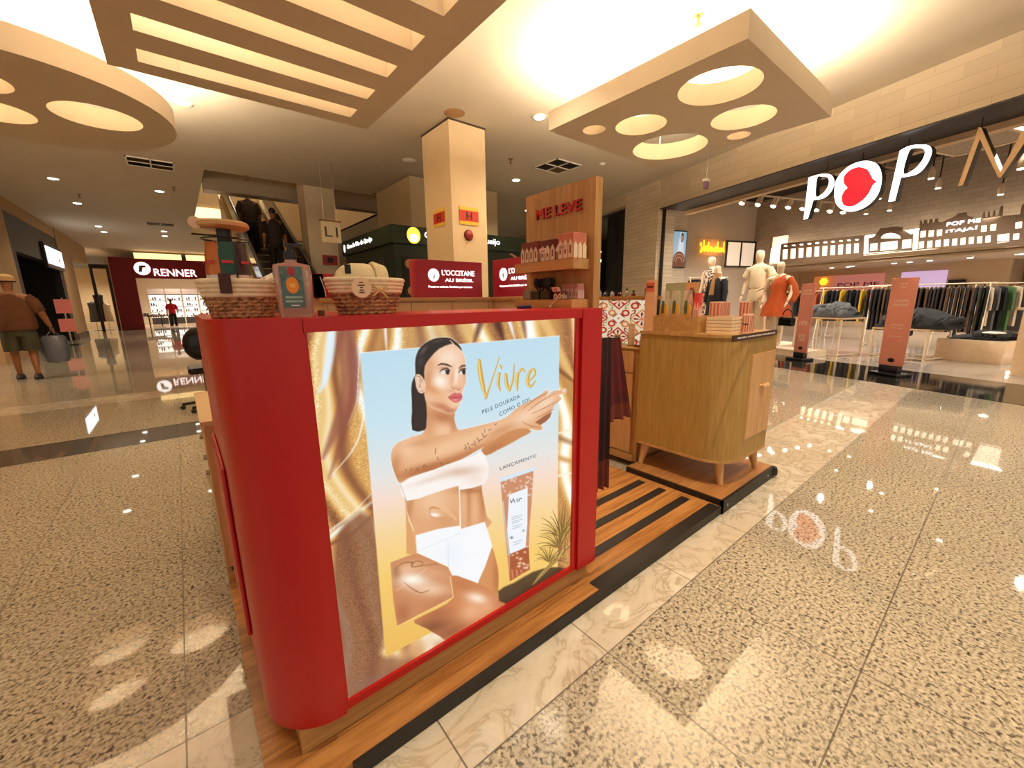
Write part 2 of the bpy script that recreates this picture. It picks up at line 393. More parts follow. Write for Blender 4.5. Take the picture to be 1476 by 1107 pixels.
# the main ceiling stops at the shop front line on the right
def sp(v,l): p=S(v,l); return (float(p[0]),float(p[1]))
poly=[(-9,-2.2),sp(.0,-2.6),sp(.0,9.5),sp(.0,34),(sp(0,34)[0],52),(-9,52)]
hole=[(.85,11.5),(5.6,11.5),(5.6,22),(.85,22)]
me=curve_mesh('ceiling',[poly,hole],.03,Matrix.Translation((0,0,CEIL+.03))); put(me,'ceiling',cream,kind='structure',smooth=False)
def holes_from(pts4):
    P=[fz(x,y,PAN) for x,y in pts4]; c=sum(P)/4; r=sum(np.hypot(*(p-c)[:2]) for p in P)/4; return float(c[0]),float(c[1]),float(r)
k=PAN-H; s_=3.954
hp=[[(740+x/s_,y/s_) for x,y in q] for q in ([(935,545),(1420,440),(1290,380),(1080,608)],[(1125,700),(1497,640),(1400,598),(1230,745)],[(400,742),(525,738),(465,714),(450,768)],[(585,730),(872,690),(760,657),(695,776)],[(680,870),(1095,805),(950,763),(850,912)],[(1218,780),(1350,765),(1310,750),(1260,798)])]
def lamp_panel(name,label,outer,holes,th,wires,cat='ceiling panel'):
    cx=sum(p[0] for p in outer)/len(outer); cy=sum(p[1] for p in outer)/len(outer)
    t=thing(name,label,cat,(cx,cy,PAN))
    put(curve_mesh('panel_board',[outer]+holes,th/2,Matrix.Translation((0,0,PAN+th/2))),'panel_board',panel_m,t,smooth=True)
    for x,y in wires: MB().cyl((x,y,PAN+th),(x,y,CEIL),.004,seg=6).build('suspension_wire',pm('steel',(150,150,150),.3,.8),t)
    return t
sq=[(1.89*k,.833*k),(3.03*k,.838*k),(3.04*k,1.97*k),(1.885*k,1.95*k)]
T1=lamp_panel('ceiling_panel','square cream hanging ceiling panel with round lit holes',sq,[circ(*holes_from(q)) for q in hp],.21,
  [(sq[0][0]+.25,sq[0][1]+.25),(sq[1][0]-.25,sq[1][1]+.25),(sq[2][0]-.25,sq[2][1]-.25),(sq[3][0]+.25,sq[3][1]-.25)])
dc=(-.52*k,3.345*k)
T2=lamp_panel('ceiling_panel','round cream hanging ceiling panel at the left with three round holes',circ(dc[0],dc[1],.66*k,96),
  [circ(-.195*k,3.3*k,.185*k),circ(-.60*k,3.10*k,.15*k),circ(-.62*k,3.52*k,.17*k)],.22,[(dc[0]+.7,dc[1]),(dc[0]-.7,dc[1]+.4)])
slots=[]
for i in range(7):
    y0=(2.365-.256*i)*k; slots.append([(.013*k,y0),(.883*k,y0),(.883*k,y0+.115*k),(.013*k,y0+.115*k)])
T3=lamp_panel('ceiling_panel','rectangular cream hanging ceiling panel with long parallel slots',[(-.09*k,.5*k),(1.012*k,.5*k),(1.012*k,2.585*k),(-.09*k,2.585*k)],slots,.16,[(.3,4.9),(1.9,4.9)])
# ---- void over the escalator
beige=pm('void_wall',(190,168,132),.6,var=.04,scale=2)
vb=MB()
vb.box(.70,.85,11.35,22.2,CEIL,8.4); vb.box(5.6,5.75,11.35,22.2,CEIL,8.4); vb.box(.70,5.75,22,22.2,CEIL,8.4); vb.box(.70,5.75,11.3,11.46,CEIL+.06,8.4); vb.box(.7,5.75,11.3,22.2,8.4,8.5)
struct(vb,'wall_void',beige)
BZ=float(fy(290,272,12.4)[2])
struct(MB().box(.86,5.59,12.4,12.8,BZ,BZ+1.3),'trim_2',pm('void_beam',(150,140,125),.25,var=.03))
struct(MB().box(.86,2.2,21.9,21.99,4.8,5.2),'trim_3',pm('void_cove',(255,235,190),.5,emit=(255,228,170),es=1.6))
lamp('POINT','void_lamp',(2.6,13.2,7.6),120,(1,.8,.55),.3); lamp('POINT','void_lamp',(2.2,19.5,7.6),160,(1,.8,.55),.3)
# ---- column
colm=pm('column_paint',(226,200,160),.55,var=.03,scale=3)
mb=MB().box(3.72,4.42,6.12,7.03,0,CEIL-.02)
struct(mb,'column_main',colm)
struct(MB().box(3.71,4.43,6.11,7.04,CEIL-.025,CEIL+.0),'trim_4',pm('shadow_gap',(70,50,35),.8))  # solid dark band; a gap's shade put into its colour
def hyd(center,ex,label):
    t=thing('hydrant_sign',label,'sign',center)
    M=frame(center,ex,(0,0,1))
    MB(M).box(-.19,.19,-.14,.14,0,.006).build('sign_plate',pm('sign_yellow',(232,196,62),.5),t)
    MB(M).box(-.19,.19,-.085,.085,.006,.009).build('sign_band',pm('sign_red',(196,48,36),.5),t)
    put(text_mesh('letter','H',.2,.001,.006,M=M@Matrix.Translation((0,-.06,.011)),height=.12,width=.12),'letter',pm('black_ink',(22,16,14),.5),t)
hyd((4.045,6.112,2.68),(1,0,0),'yellow and red hydrant sign on the column face beside the alarm bell')
hyd((3.712,6.53,2.68),(0,-1,0),'yellow and red hydrant sign on the left face of the column')
b_=thing('alarm_bell','round red alarm disc mounted below the hydrant sign on the column','alarm',(4.026,6.11,2.30))
Mb=frame((4.026,6.115,2.371),(1,0,0),(0,0,1))
MB(Mb).lathe([(.075,0),(.08,.02),(.07,.04),(.04,.055),(.005,.06)]).build('bell_dome',pm('bell_red',(150,28,26),.35),b_)
MB(Mb).lathe([(.09,0),(.09,.012)]).build('bell_base',pm('dark_red_plastic',(96,20,20),.5),b_)
# ---- fittings on the main ceiling
glow=pm('lamp_glow',(255,250,240),.4,emit=(255,245,228),es=9)
ring=pm('white_trim',(235,228,215),.4)
proto=thing('downlight','small round recessed downlight glowing in the mall ceiling','ceiling light',(DL[0][0],DL[0][1],CEIL-.02),group='recessed downlights of the mall ceiling')
MB().lathe([(.11,-.012),(.11,-.001)],(DL[0][0],DL[0][1],CEIL)).build('trim_ring',ring,proto)
MB().lathe([(.084,-.018),(.084,-.0125)],(DL[0][0],DL[0][1],CEIL)).build('lamp',glow,proto)
where=['left corridor row, nearest one','left row, second from the camera','left row, third from the camera','left row, farthest','right row over the corridor, nearest','right row, second from the camera','right row, farthest','beside the square hanging panel','by the grey air vent left of the wood sign panel','far down beside the wood sign panel','just left of the wood sign panel, middle one']
proto['label']='round glowing ceiling downlight, '+where[0]
for (x,y),wd in list(zip(DL,where))[1:]: dup(proto,(x,y,CEIL-.02),label='round glowing ceiling downlight, '+wd)
def vent(x0,x1,y0,y1,label,dark=((0,0),(1,1))):
    t=thing('air_vent',label,'air vent',((x0+x1)/2,(y0+y1)/2,CEIL-.02)); xm=(x0+x1)/2; ym=(y0+y1)/2
    f=MB()
    for a in ((x0,x1,y0,y0+.03),(x0,x1,y1-.03,y1),(x0,x0+.03,y0,y1),(x1-.03,x1,y0,y1),(xm-.012,xm+.012,y0,y1),(x0,x1,ym-.012,ym+.012)): f.box(*a,CEIL-.018,CEIL)
    f.build('vent_frame',ring,t)
    for i in range(2):
        for j in range(2):
            X0=x0+.03 if i==0 else xm+.012; X1=xm-.012 if i==0 else x1-.03; Y0=y0+.03 if j==0 else ym+.012; Y1=ym-.012 if j==0 else y1-.03
            b=MB(); n=7
            for q in range(n):
                yy=Y0+(Y1-Y0)*(q+.5)/n; b.quad((X0,yy-.02,CEIL-.012),(X1,yy-.02,CEIL-.012),(X1,yy+.02,CEIL-.003),(X0,yy+.02,CEIL-.003))
            b.box(X0,X1,Y0,Y1,CEIL-.002,CEIL-.001)
            b.build('louvre',pm('vent_dark',(70,60,48),.6) if (i,j) in dark else pm('vent_light',(150,128,100),.6),t)
vent(6.43,7.2,6.4,7.15,'square four-part air vent between the column and the square hanging panel',((0,0),(0,1),(1,0)))
vent(-.40,.36,11.3,11.98,'air vent in the ceiling beyond the round hanging panel',((0,1),(1,0)))
vent(-.46,.34,19.5,20.1,'small far air vent with dark slots over the left corridor',((0,0),(1,0)))
def disc(px,py,r,label,name='ceiling_speaker',cat='speaker',m=None,th=.03):
    p=fz(px,py,CEIL); t=thing(name,label,cat,(p[0],p[1],CEIL-th))
    MB().lathe([(r,-.005),(r,-.001)],(p[0],p[1],CEIL)).build('flange',m or ring,t)
    MB().lathe([(r*.5,-th),(r*.8,-.012),(r*.85,-.004)],(p[0],p[1],CEIL)).build('cap',m or ring,t)
disc(266,149,.13,'round smoke detector on the ceiling beside the round hanging panel','smoke_detector','detector')
disc(655,163,.16,'flat round ceiling speaker just above the column top',m=pm('speaker_tan',(168,128,88),.7),th=.012)
disc(590,231,.15,'round ceiling detector left of the column','smoke_detector','detector')
disc(868,236,.08,'small ceiling detector beside the square air vent','smoke_detector','detector')
def sprinkler(px,py,label):
    p=fz(px,py,CEIL); t=thing('sprinkler',label,'sprinkler',(p[0],p[1],CEIL-.09)); c=(p[0],p[1],CEIL); m_=pm('brass',(150,105,60),.35,.7)
    MB().lathe([(.045,-.008),(.05,0)],c).build('escutcheon',m_,t); MB().lathe([(.012,-.07),(.015,0)],c,10).build('stem',m_,t); MB().lathe([(.035,-.09),(.035,-.08)],c,12).build('deflector',m_,t)
for q,l_ in (((1007,22),'brass sprinkler head in the bright glow above the square hanging panel'),((355,254),'sprinkler head above the escalator opening'),((736,229),'sprinkler head to the right of the column top'),((540,279),'sprinkler head in front of the green kiosk'),((114,280),'sprinkler head over the left corridor near the lamp row'),((250,270),'sprinkler head beside the right corridor lamp')): sprinkler(*q,l_)
# hanging camera / exit marker by the shop fascia
p=fz(1016,222,3.9); t=thing('hanging_camera','small white unit hanging on a thin rod below the square ceiling panel','camera',(p[0],p[1],3.2))
q=fy(1018,262,p[1]); z0=q[2]; qx=q[0]
MB().cyl((qx,p[1],z0+.04),(qx,p[1],CEIL),.006,seg=6).build('rod',pm('steel',(150,150,150),.3,.8),t)
MB().box(qx-.07,qx+.07,p[1]-.05,p[1]+.05,z0,z0+.05,bev=.01).build('housing',ring,t)
MB().box(qx-.045,qx+.045,p[1]-.035,p[1]+.035,z0-.12,z0,bev=.01).build('body',pm('violet_plastic',(120,90,130),.4),t)
# ================================================================ KIOSK
oak=lambda n,ax,c1=(205,160,102),c2=(176,126,72): wood(n,c1,c2,.42,ax)
woodX=oak('oak_along_x',0); woodY=oak('oak_along_y',1); woodZ=oak('oak_upright',2)
deckw=wood('deck_laminate',(198,140,78),(140,86,40),.28,0)
red=pm('red_lacquer',(192,20,22),.32,var=.02,scale=3); black=pm('black_rubber',(26,22,20),.5)
DZ=.05
# deck
t=thing('kiosk_platform','low wood-look platform with black non-slip strips under the red counter','platform',(1.2,2.3,0))
MB().box(.012,2.36,.955,3.7,0.004,DZ).build('deck_board',deckw,t)
MB().box(.20,2.36,.945,.957,0.003,DZ+.003).build('edge_profile',black,t,label='black metal edge along the front of the platform')
MB().box(1.24,2.34,.955,1.012,DZ,DZ+.004).build('non_slip_strip',black,t)
for ya,yb in ((1.112,1.165),(1.27,1.322),(1.425,1.475)): MB().box(1.24,2.30,ya,yb,DZ,DZ+.004).build('non_slip_strip',black,t)
t2=thing('cabinet_platform','raised wood-look platform with black edge carrying the rounded cabinet','platform',(2.75,1.3,0))
MB().box(2.372,3.16,.955,1.62,0.004,.088).build('deck_board',wood('deck_laminate_x',(188,132,76),(150,98,52),.35,0),t2)
eb=MB(); eb.box(2.358,2.372,.94,1.62,.0,.084); eb.box(2.358,3.17,.94,.955,0,.084); eb.build('edge_profile',black,t2)
MB().lathe([(.028,.02),(.03,.05),(.022,.078)],(3.165,.945,0),12).build('corner_foot',black,t2)
for x in (2.42,3.05): MB().cyl((x,.941,.045),(x,.936,.045),.010,seg=10).build('screw',pm('steel',(150,150,150),.3,.8),t2)
# ---- red counter with lit poster
FY=1.035; TOP=1.237
def corner(cx,cy,r,a0,a1,n=12): return [(cx+r*math.cos(a),cy+r*math.sin(a)) for a in np.linspace(a0,a1,n)]
t=thing('promotional_counter','large red counter with rounded corner and a lit advertising poster on its front','counter',(.65,1.3,DZ))
outl=[(.218,FY),(.218,1.075),(1.185,1.075),(1.185,FY),(1.30,FY),(1.30,1.40),(.46,1.40),(.46,1.75),(.042,1.75)]+corner(.042+.165,FY+.165,.165,PI,1.5*PI,16)
MB().prism(outl,.125,TOP).build('counter_shell',red,t,ang=40)
MB().box(.22,1.183,1.037,1.072,1.203,TOP-.0005).build('top_rail',red,t)
MB().box(.22,1.183,1.045,1.072,.1255,.150).build('bottom_rail',red,t)
MB().box(.2185,.2275,1.046,1.0745,.15,1.203).build('frame_side',red,t); MB().box(1.160,1.1845,1.046,1.0745,.15,1.203).build('frame_side',red,t)
MB().prism([(.10,1.062),(1.275,1.062),(1.275,1.38),(.44,1.38),(.44,1.72),(.10,1.72)],DZ+.001,.1245).build('plinth',woodX,t,label='wooden plinth under the red counter')
# side door on the left flank
d=MB().box(.030,.0415,1.30,1.72,.30,.83,bev=.004).build('side_door',red,t)
for y,z in ((1.36,.72),(1.36,.66),(1.60,.74)): MB().lathe([(.012,0),(.012,.006),(.004,.009)],seg=12,M=frame((.030,y,z),(0,1,0),(0,0,1))).build('lock',pm('chrome',(200,200,205),.15,1.),d)
# ---------- the poster picture
PY=1.056
A=fy(453.5,478.6,PY); Bq=fy(834.5,460.8,PY); Cc=fy(830.5,816,PY); Dd=fy(508.6,1003,PY)
px0=.2275; px1=1.160; pz0=.15; pz1=1.203
def posxy(u,v_):
    X=px0+(px1-px0)*u; Z=pz1+(pz0-pz1)*v_
    P=np.stack([X,np.full_like(X,PY),Z-H],1); w_=P@CF
    return 738+F_PX*(P@CR)/w_, 553.5-F_PX*(P@CU)/w_
pt=Paint(400,470,posxy)
a7=lambda L:[(440+x/3.459,440+y/3.459) for x,y in L]
b8=lambda L:[(440+x/3.355,700+y/3.355) for x,y in L]
c6=lambda L:[(480+x/3.884,600+y/3.884) for x,y in L]
f4=lambda L:[(590+x/7.377,470+y/7.377) for x,y in L]
def lerp(stops,t_):
    xs=[q[0] for q in stops]; return np.stack([np.interp(t_,xs,[q[1][i] for q in stops]) for i in range(3)],-1)
rng=np.random.RandomState(3)
x,y=pt.x,pt.y
# golden satin folds
ph=(x-455)*.075+(y-470)*-.012+1.6*np.sin((y-470)*.008+(x-455)*.006)+1.0*np.sin((x+y)*.013)+.5*np.sin((x-2*y)*.02)
fold=.5+.5*np.sin(ph*1.35); fold2=.5+.5*np.sin(ph*3.1+1.2)
gold=lerp([(0,(120,70,45)),(.22,(170,112,66)),(.5,(214,160,88)),(.75,(240,205,140)),(.9,(255,245,220)),(1,(255,255,250))],.62*fold+.30*fold2+.08)
glit=(rng.rand(len(x))>.72)*(np.sin(ph*1.1+2)>.1); gold=np.where(glit[:,None],np.clip(gold+rng.uniform(-45,50,len(x))[:,None],0,255),gold)
pt.c=gold
for pts,wd,col,al in (( a7([(185,130),(215,300),(205,480),(150,620),(90,760)]),26,(150,86,70),.75),(a7([(130,130),(120,260),(95,380),(70,430)]),13,(225,242,255),.95),
   (a7([(235,200),(245,400),(215,560),(120,860)]),16,(140,75,62),.7),(a7([(300,520),(250,700),(120,860)]),2.5,(255,250,235),.95),(a7([(265,330),(255,480),(210,600)]),1.2,(255,240,220),.8),
   (b8([(130,240),(200,180),(320,80)]),7,(255,252,240),.95),(b8([(130,210),(220,140),(318,40)]),3,(255,240,215),.8),(b8([(150,270),(230,230),(325,140)]),5,(120,66,40),.8),
   (a7([(400,130),(405,230)]),4,(255,255,250),.9),(a7([(870,100),(840,190)]),9,(110,62,44),.9),(a7([(960,90),(990,180)]),11,(66,30,22),.9),(a7([(1020,85),(1045,170)]),5,(236,246,255),1),
   (a7([(1085,80),(1100,165)]),7,(120,66,40),.85),(a7([(1190,75),(1290,280),(1365,420)]),14,(236,190,120),.9),(a7([(1275,330),(1365,400)]),6,(120,62,30),.8),(a7([(1265,640),(1365,600)]),4,(250,235,210),.9),
   (a7([(1262,660),(1365,700)]),9,(150,96,48),.7),(a7([(1262,760),(1365,790)]),8,(206,150,80),.9),(a7([(1262,850),(1365,830)]),3,(255,245,225),.9),(a7([(1340,80),(1345,300)]),6,(255,226,170),.9)):
    q_=[(2*pts[0][0]-pts[1][0],2*pts[0][1]-pts[1][1])]+list(pts); pt.stroke(q_,[wd*.6,wd,wd*.8,wd*.15],col,al,smooth=6,soft=min(wd*.8,6))
pt.fill(a7([(480,110),(790,100),(800,200),(480,230)]),(190,150,110),6,.35)
# brown lower left, with reflections painted into the print
pt.fill(b8([(140,300),(330,150),(390,700),(390,828),(800,800),(720,740),(600,900),(200,1030)]),(132,82,58),5,.82,smooth=3)
nz=rng.rand(len(x)); mk=pt.inside(b8([(150,330),(335,200),(390,830),(230,1030)]),4); pt.c[mk[0]]=np.clip(pt.c[mk[0]]+(nz[mk[0],None]-.5)*34*mk[1][:,None],0,255)
pt.blob(*b8([(630,730)])[0],32,14,(255,246,225),.95,-.5); pt.blob(*b8([(520,800)])[0],30,12,(214,160,110),.8,-.5)
pt.blob(*b8([(300,960)])[0],30,10,(150,110,96),.6,-.3)
# inner sheet with sky-to-sand gradient
def sheet(xx,yy):
    t_=(yy+(xx-520)*.16-508)/(947-508); return lerp([(0,(188,220,236)),(.25,(200,228,240)),(.42,(228,228,226)),(.5,(246,220,205)),(.6,(246,214,160)),(.75,(246,204,112)),(1,(236,186,92))],t_)
SH=a7([(272,238),(1268,152)])+[(804,700),(804,822),(700,868),(640,902)]+b8([(388,828)])
pt.fill(SH,None,.5,cf=sheet)
pt.stroke(a7([(272,238),(1268,152)]),1.,(238,248,252),.8)
# white cut-out halo behind the figure
HAIR=f4([(435,128),(340,122),(260,135),(170,180),(100,250),(66,340),(62,430),(64,510),(52,540),(28,600),(20,680),(24,760),(28,900),(30,1107),(160,1107),(182,1040),(186,930),(178,800),(165,730),(175,560),(180,420),(240,340),(330,250),(410,212),(470,200),(520,235),(560,262),(540,215),(500,175)])
FACE=f4([(440,190),(480,195),(530,235),(570,290),(590,340),(594,420),(598,470),(604,560),(600,610),(575,670),(560,740),(548,800),(510,880),(470,925),(400,930),(320,905),(240,870),(190,830),(165,760),(158,700),(160,560),(165,430),(230,330),(320,240)])
NECK=a7([(602,470),(607,560),(600,610),(575,650),(520,660),(560,720),(760,700),(790,640),(756,615),(742,560),(745,530),(680,520)])
ARM=c6([(325,215),(335,180),(360,150),(400,132),(450,115),(500,100),(560,108),(640,100),(700,80),(780,62),(860,42),(940,20),(985,-5),(1010,-30),(1050,-60),(1110,-90),(1160,-120),(1200,-150),(1208,-140),(1190,-105),(1215,-130),(1248,-145),(1300,-145),(1300,-132),(1262,-118),(1280,-100),(1260,-80),(1240,-60),(1225,-30),(1215,5),(1190,30),(1165,50),(1175,70),(1150,80),(1110,72),(1060,68),(1000,80),(940,110),(880,150),(800,195),(720,240),(640,268),(560,300),(480,325),(420,348),(375,375),(350,330),(330,270)])
ARM2=c6([(830,185),(858,220),(920,190),(990,155),(1060,115),(1110,85),(1060,60),(980,80),(900,130)])
TORSO=c6([(405,480),(410,420),(560,360),(700,300),(830,280),(832,400),(845,480),(860,560),(870,620),(470,680),(455,640),(425,560)])
HIPL=b8([(485,90),(500,170),(530,240),(540,330),(520,335),(490,330),(488,200)])
TH1=b8([(880,290),(905,300),(925,370),(935,430),(930,520),(900,520),(835,480),(860,400)])
TH2=b8([(700,435),(775,450),(832,472),(880,495),(930,525),(985,578),(890,642),(715,748),(650,728),(585,690),(545,672),(528,650),(640,595),(716,540)])
for P_ in (HAIR,FACE,ARM): pt.fill(P_,(250,252,252),2.2,.9,smooth=2)
skin=(226,168,122); skin_d=(186,118,74); skin_l=(246,206,168)
i=pt.fill(HIPL,(222,160,104),.6)
i=pt.fill(TH1,(214,146,92),.6,smooth=3); pt.blob(*b8([(925,450)])[0],6,30,(170,100,58),.6,0,i)
i=pt.fill(ARM2,(204,138,88),.6,smooth=2); pt.blob(*c6([(900,180)])[0],20,6,(170,104,62),.5,-.5,i)
i=pt.fill(TORSO,skin,.6,smooth=2)
for (cx,cy),rx,ry,col,al,ro in ((c6([(425,520)])[0],6,34,skin_d,.7,.2),(c6([(760,500)])[0],4,32,(186,114,66),.75,0),(c6([(735,520)])[0],6,30,(236,190,150),.5,0),(c6([(835,480)])[0],7,30,(180,108,62),.8,0),(c6([(800,520)])[0],9,24,(240,186,140),.6,0),(c6([(560,470)])[0],26,22,(244,206,170),.7,0),(c6([(770,415)])[0],22,5,(160,96,56),.6,0),(c6([(640,590)])[0],20,12,(206,146,98),.5,0)):
    pt.blob(cx,cy,rx,ry,col,al,ro,i)
pt.stroke(c6([(708,390),(712,640)]),1.2,(255,246,225),.95)
# bandeau top
i=pt.fill(c6([(378,385),(430,345),(640,275),(800,215),(832,195),(868,262),(872,310),(845,380),(712,412),(705,388),(560,432),(412,474)]),(250,244,240),.6,smooth=2)
pt.blob(*c6([(720,310)])[0],28,7,(214,176,150),.75,-.1,i); pt.blob(*c6([(790,350)])[0],16,9,(240,214,200),.6,0,i); pt.blob(*c6([(560,350)])[0],34,4,(222,190,168),.5,-.3,i)
pt.stroke(c6([(380,388),(412,474)]),.9,(170,160,160),.8)
# neck, arm
i=pt.fill(NECK,skin,.6,smooth=2); pt.blob(*a7([(690,560)])[0],22,9,(178,106,66),.75,.25,i); pt.blob(*a7([(625,600)])[0],7,20,(206,144,100),.6,0,i); pt.blob(*a7([(690,630)])[0],16,12,skin_l,.7,0,i); pt.blob(*a7([(740,600)])[0],5,14,(196,126,82),.6,0,i)
pt.stroke(c6([(505,108),(522,128),(530,148)]),3.2,(252,250,250),.95)
i=pt.fill(ARM,skin,.6,smooth=2)
for q,rx,ry,col,al,ro in (((400,180),26,18,skin_l,.85,-.3),((345,290),9,24,(190,122,78),.7,.2),((620,180),46,12,(244,202,160),.75,-.38),((560,285),60,7,(180,108,64),.85,-.3),((760,205),50,6,(190,118,74),.75,-.42),((860,90),50,9,(246,206,168),.7,-.45),((960,70),30,6,(200,132,88),.6,-.4),((1080,0),24,12,(248,214,184),.85,-.5),((1190,-75),20,8,(250,220,196),.8,-.6),((480,150),20,5,(206,146,104),.55,-.2),((500,300),30,6,(176,106,66),.6,-.25)):
    pt.blob(*c6([q])[0],rx,ry,col,al,ro,i)
for st in ([(1060,-40),(1130,-95),(1195,-128)],[(1090,-28),(1150,-75),(1245,-128)],[(1110,-12),(1190,-50),(1262,-88)],[(1140,10),(1200,-20),(1238,-40)],[(1060,30),(1110,55),(1165,62)]): pt.stroke(c6(st),[.5,1.3,.6],(172,104,66),.8,smooth=4)
i2=pt.fill(c6([(1130,35),(1180,0),(1225,-25),(1215,5),(1190,32),(1160,48)]),(150,88,58),.6,.9)
for q in ((1202,-145),(1292,-139),(1298,-150)): pt.blob(*c6([q])[0],2.2,1.6,(250,225,215),.9)
# writing-like tattoo marks on the arm
for st in ([(740,160),(748,180)],[(760,170),(772,185)],[(775,160),(790,155),(800,165)],[(790,140),(800,150)],[(805,120),(820,145)],[(815,135),(835,130)],[(835,95),(845,120),(860,105)],[(850,90),(850,75)],[(870,80),(885,70)],[(905,50),(915,42)],[(575,180),(572,210)],[(585,230),(590,245)],[(600,262),(612,270)],[(405,295),(408,305)],[(440,290),(436,302)],[(470,288),(475,300)],[(510,272),(505,285)],[(520,275),(522,283)],[(640,265),(650,262)],[(736,178),(742,186)],[(752,150),(760,158)]):
    pt.stroke(c6(st),1.0,(84,58,44),.75)
# head
i=pt.fill(HAIR,(38,30,30),.6,smooth=2)
for k_ in range(9): pt.stroke(f4([(60+k_*14,620+k_*8),(58+k_*14,860),(55+k_*14,1090)]),.7,(66,54,52),.6,mask=i)
pt.blob(*f4([(150,260)])[0],8,3,(120,110,120),.6,-.9,i); pt.blob(*f4([(120,380)])[0],5,8,(76,68,72),.6,.2,i); pt.blob(*f4([(300,160)])[0],10,2,(80,70,72),.7,-.2,i)
i=pt.fill(FACE,(240,196,160),.6,smooth=2)
for q,rx,ry,col,al,ro in (((420,330),16,11,(250,226,206),.9,0),((200,560),7,20,(206,140,96),.8,.15),((330,590),9,10,(255,244,232),.95,-.5),((250,680),14,6,(216,140,90),.75,.5),((300,760),14,8,(236,178,134),.7,.5),((360,860),20,5,(190,112,76),.8,.25),((440,895),10,4,(170,92,66),.7,-.1),((500,520),3,14,(255,236,220),.9,.1),((455,560),3,9,(222,160,120),.6,.1),((470,850),8,6,(246,204,170),.8,0),((210,400),8,10,(222,164,124),.8,0),((590,500),2.5,16,(220,160,124),.7,0),((560,620),4,9,(238,184,150),.6,0),((440,690),8,3,(222,156,120),.5,0)):
    pt.blob(*f4([q])[0],rx,ry,col,al,ro,i)
# hairline parting
pt.stroke(f4([(432,150),(462,180),(480,205)]),[1.,1.6,1.2],(240,200,165),.9)
# brows, eyes, nose, mouth
pt.stroke(f4([(300,420),(340,403),(395,410),(450,432)]),[1.,2.6,3.,1.4],(70,46,38),.92,smooth=5); pt.stroke(f4([(532,448),(560,425),(594,420)]),[1.2,2.4,2.2],(66,42,36),.92,smooth=5)
pt.fill(f4([(330,492),(360,470),(400,462),(425,478),(428,505),(395,515),(360,512)]),(236,226,222),.5,smooth=4); pt.fill(f4([(380,468),(420,470),(424,508),(392,512)]),(44,30,28),.6,smooth=4)
pt.stroke(f4([(322,490),(350,465),(400,450),(430,478)]),[1.,2.,2.4,1.4],(40,26,26),.95,smooth=5); pt.blob(*f4([(370,448)])[0],7,2.2,(150,96,76),.6); pt.blob(*f4([(382,485)])[0],.9,.9,(255,255,255),.9)
pt.fill(f4([(528,500),(548,475),(590,462),(594,500),(575,515),(545,512)]),(232,222,218),.5,smooth=4); pt.fill(f4([(560,468),(594,462),(594,508),(570,512)]),(44,30,28),.6,smooth=4)
pt.stroke(f4([(524,498),(548,466),(594,456)]),[1.,2.2,2.2],(40,26,26),.95,smooth=5); pt.blob(*f4([(560,452)])[0],5,2,(150,96,76),.5)
pt.stroke(f4([(450,640),(470,668),(500,660),(525,680),(548,655)]),[.8,1.2,.8,1.2,.8],(150,82,60),.85,smooth=5); pt.blob(*f4([(500,650)])[0],5,2.5,(220,150,118),.6)
pt.fill(f4([(412,760),(450,725),(488,708),(512,718),(535,708),(562,735),(560,775),(530,800),(490,815),(450,795)]),(214,104,104),.5,smooth=5); pt.stroke(f4([(415,760),(470,762),(510,758),(558,752)]),[.6,1.3,1.2,.6],(150,54,56),.9,smooth=5); pt.blob(*f4([(490,785)])[0],3.5,1.6,(240,160,160),.8)
# ear with jewellery
pt.fill(f4([(60,540),(80,512),(115,518),(150,560),(172,610),(170,670),(150,710),(120,715),(90,690),(70,630)]),(238,200,172),.5,smooth=4)
for st in ([(78,530),(110,540),(140,590)],[(110,570),(120,600),(105,640),(125,650)],[(85,690),(95,680)],[(120,690),(150,690)]): pt.stroke(f4(st),.8,(110,74,56),.8,smooth=4)
# briefs
i=pt.fill(b8([(535,240),(640,210),(745,193),(750,210),(868,175),(886,230),(905,292),(870,390),(832,476),(775,456),(712,436),(690,392),(540,325)]),(246,248,252),.6)
pt.stroke(b8([(690,265),(694,395)]),.8,(206,214,226),.9); pt.stroke(b8([(540,322),(620,285),(750,230)]),.7,(214,220,232),.9); pt.blob(*b8([(700,330)])[0],14,16,(232,240,250),.6,0,i)
pt.stroke(b8([(743,0),(748,100),(752,210)]),1.1,(255,248,230),.95)
# cream swipe on the belly
pt.stroke(c6([(560,515),(600,508),(640,530),(690,580)]),[3,6,7,3],(236,186,140),.75,smooth=5); pt.stroke(c6([(540,520),(560,510),(600,520)]),[2,3,1],(196,134,84),.8,smooth=5)
pt.blob(*c6([(570,552)])[0],7,3,(255,250,244),.95,.1); pt.stroke(c6([(540,525),(548,560),(590,572),(625,568)]),1.0,(190,130,84),.8,smooth=5)
# raised thigh
i=pt.fill(TH2,(206,132,84),.6,smooth=2)
for q,rx,ry,col,al,ro in (((830,545),16,8,(255,238,220),.98,.3),((800,610),18,14,(240,180,136),.8,-.5),((870,600),24,9,(236,170,128),.7,-.5),((620,680),30,12,(130,74,48),.9,-.2),((700,710),26,8,(150,86,56),.8,-.4),((760,480),16,8,(190,116,72),.6,.3),((640,620),22,9,(168,98,62),.7,-.3),((940,570),12,8,(196,120,78),.6,.4)):
    pt.blob(*b8([q])[0],rx,ry,col,al,ro,i)
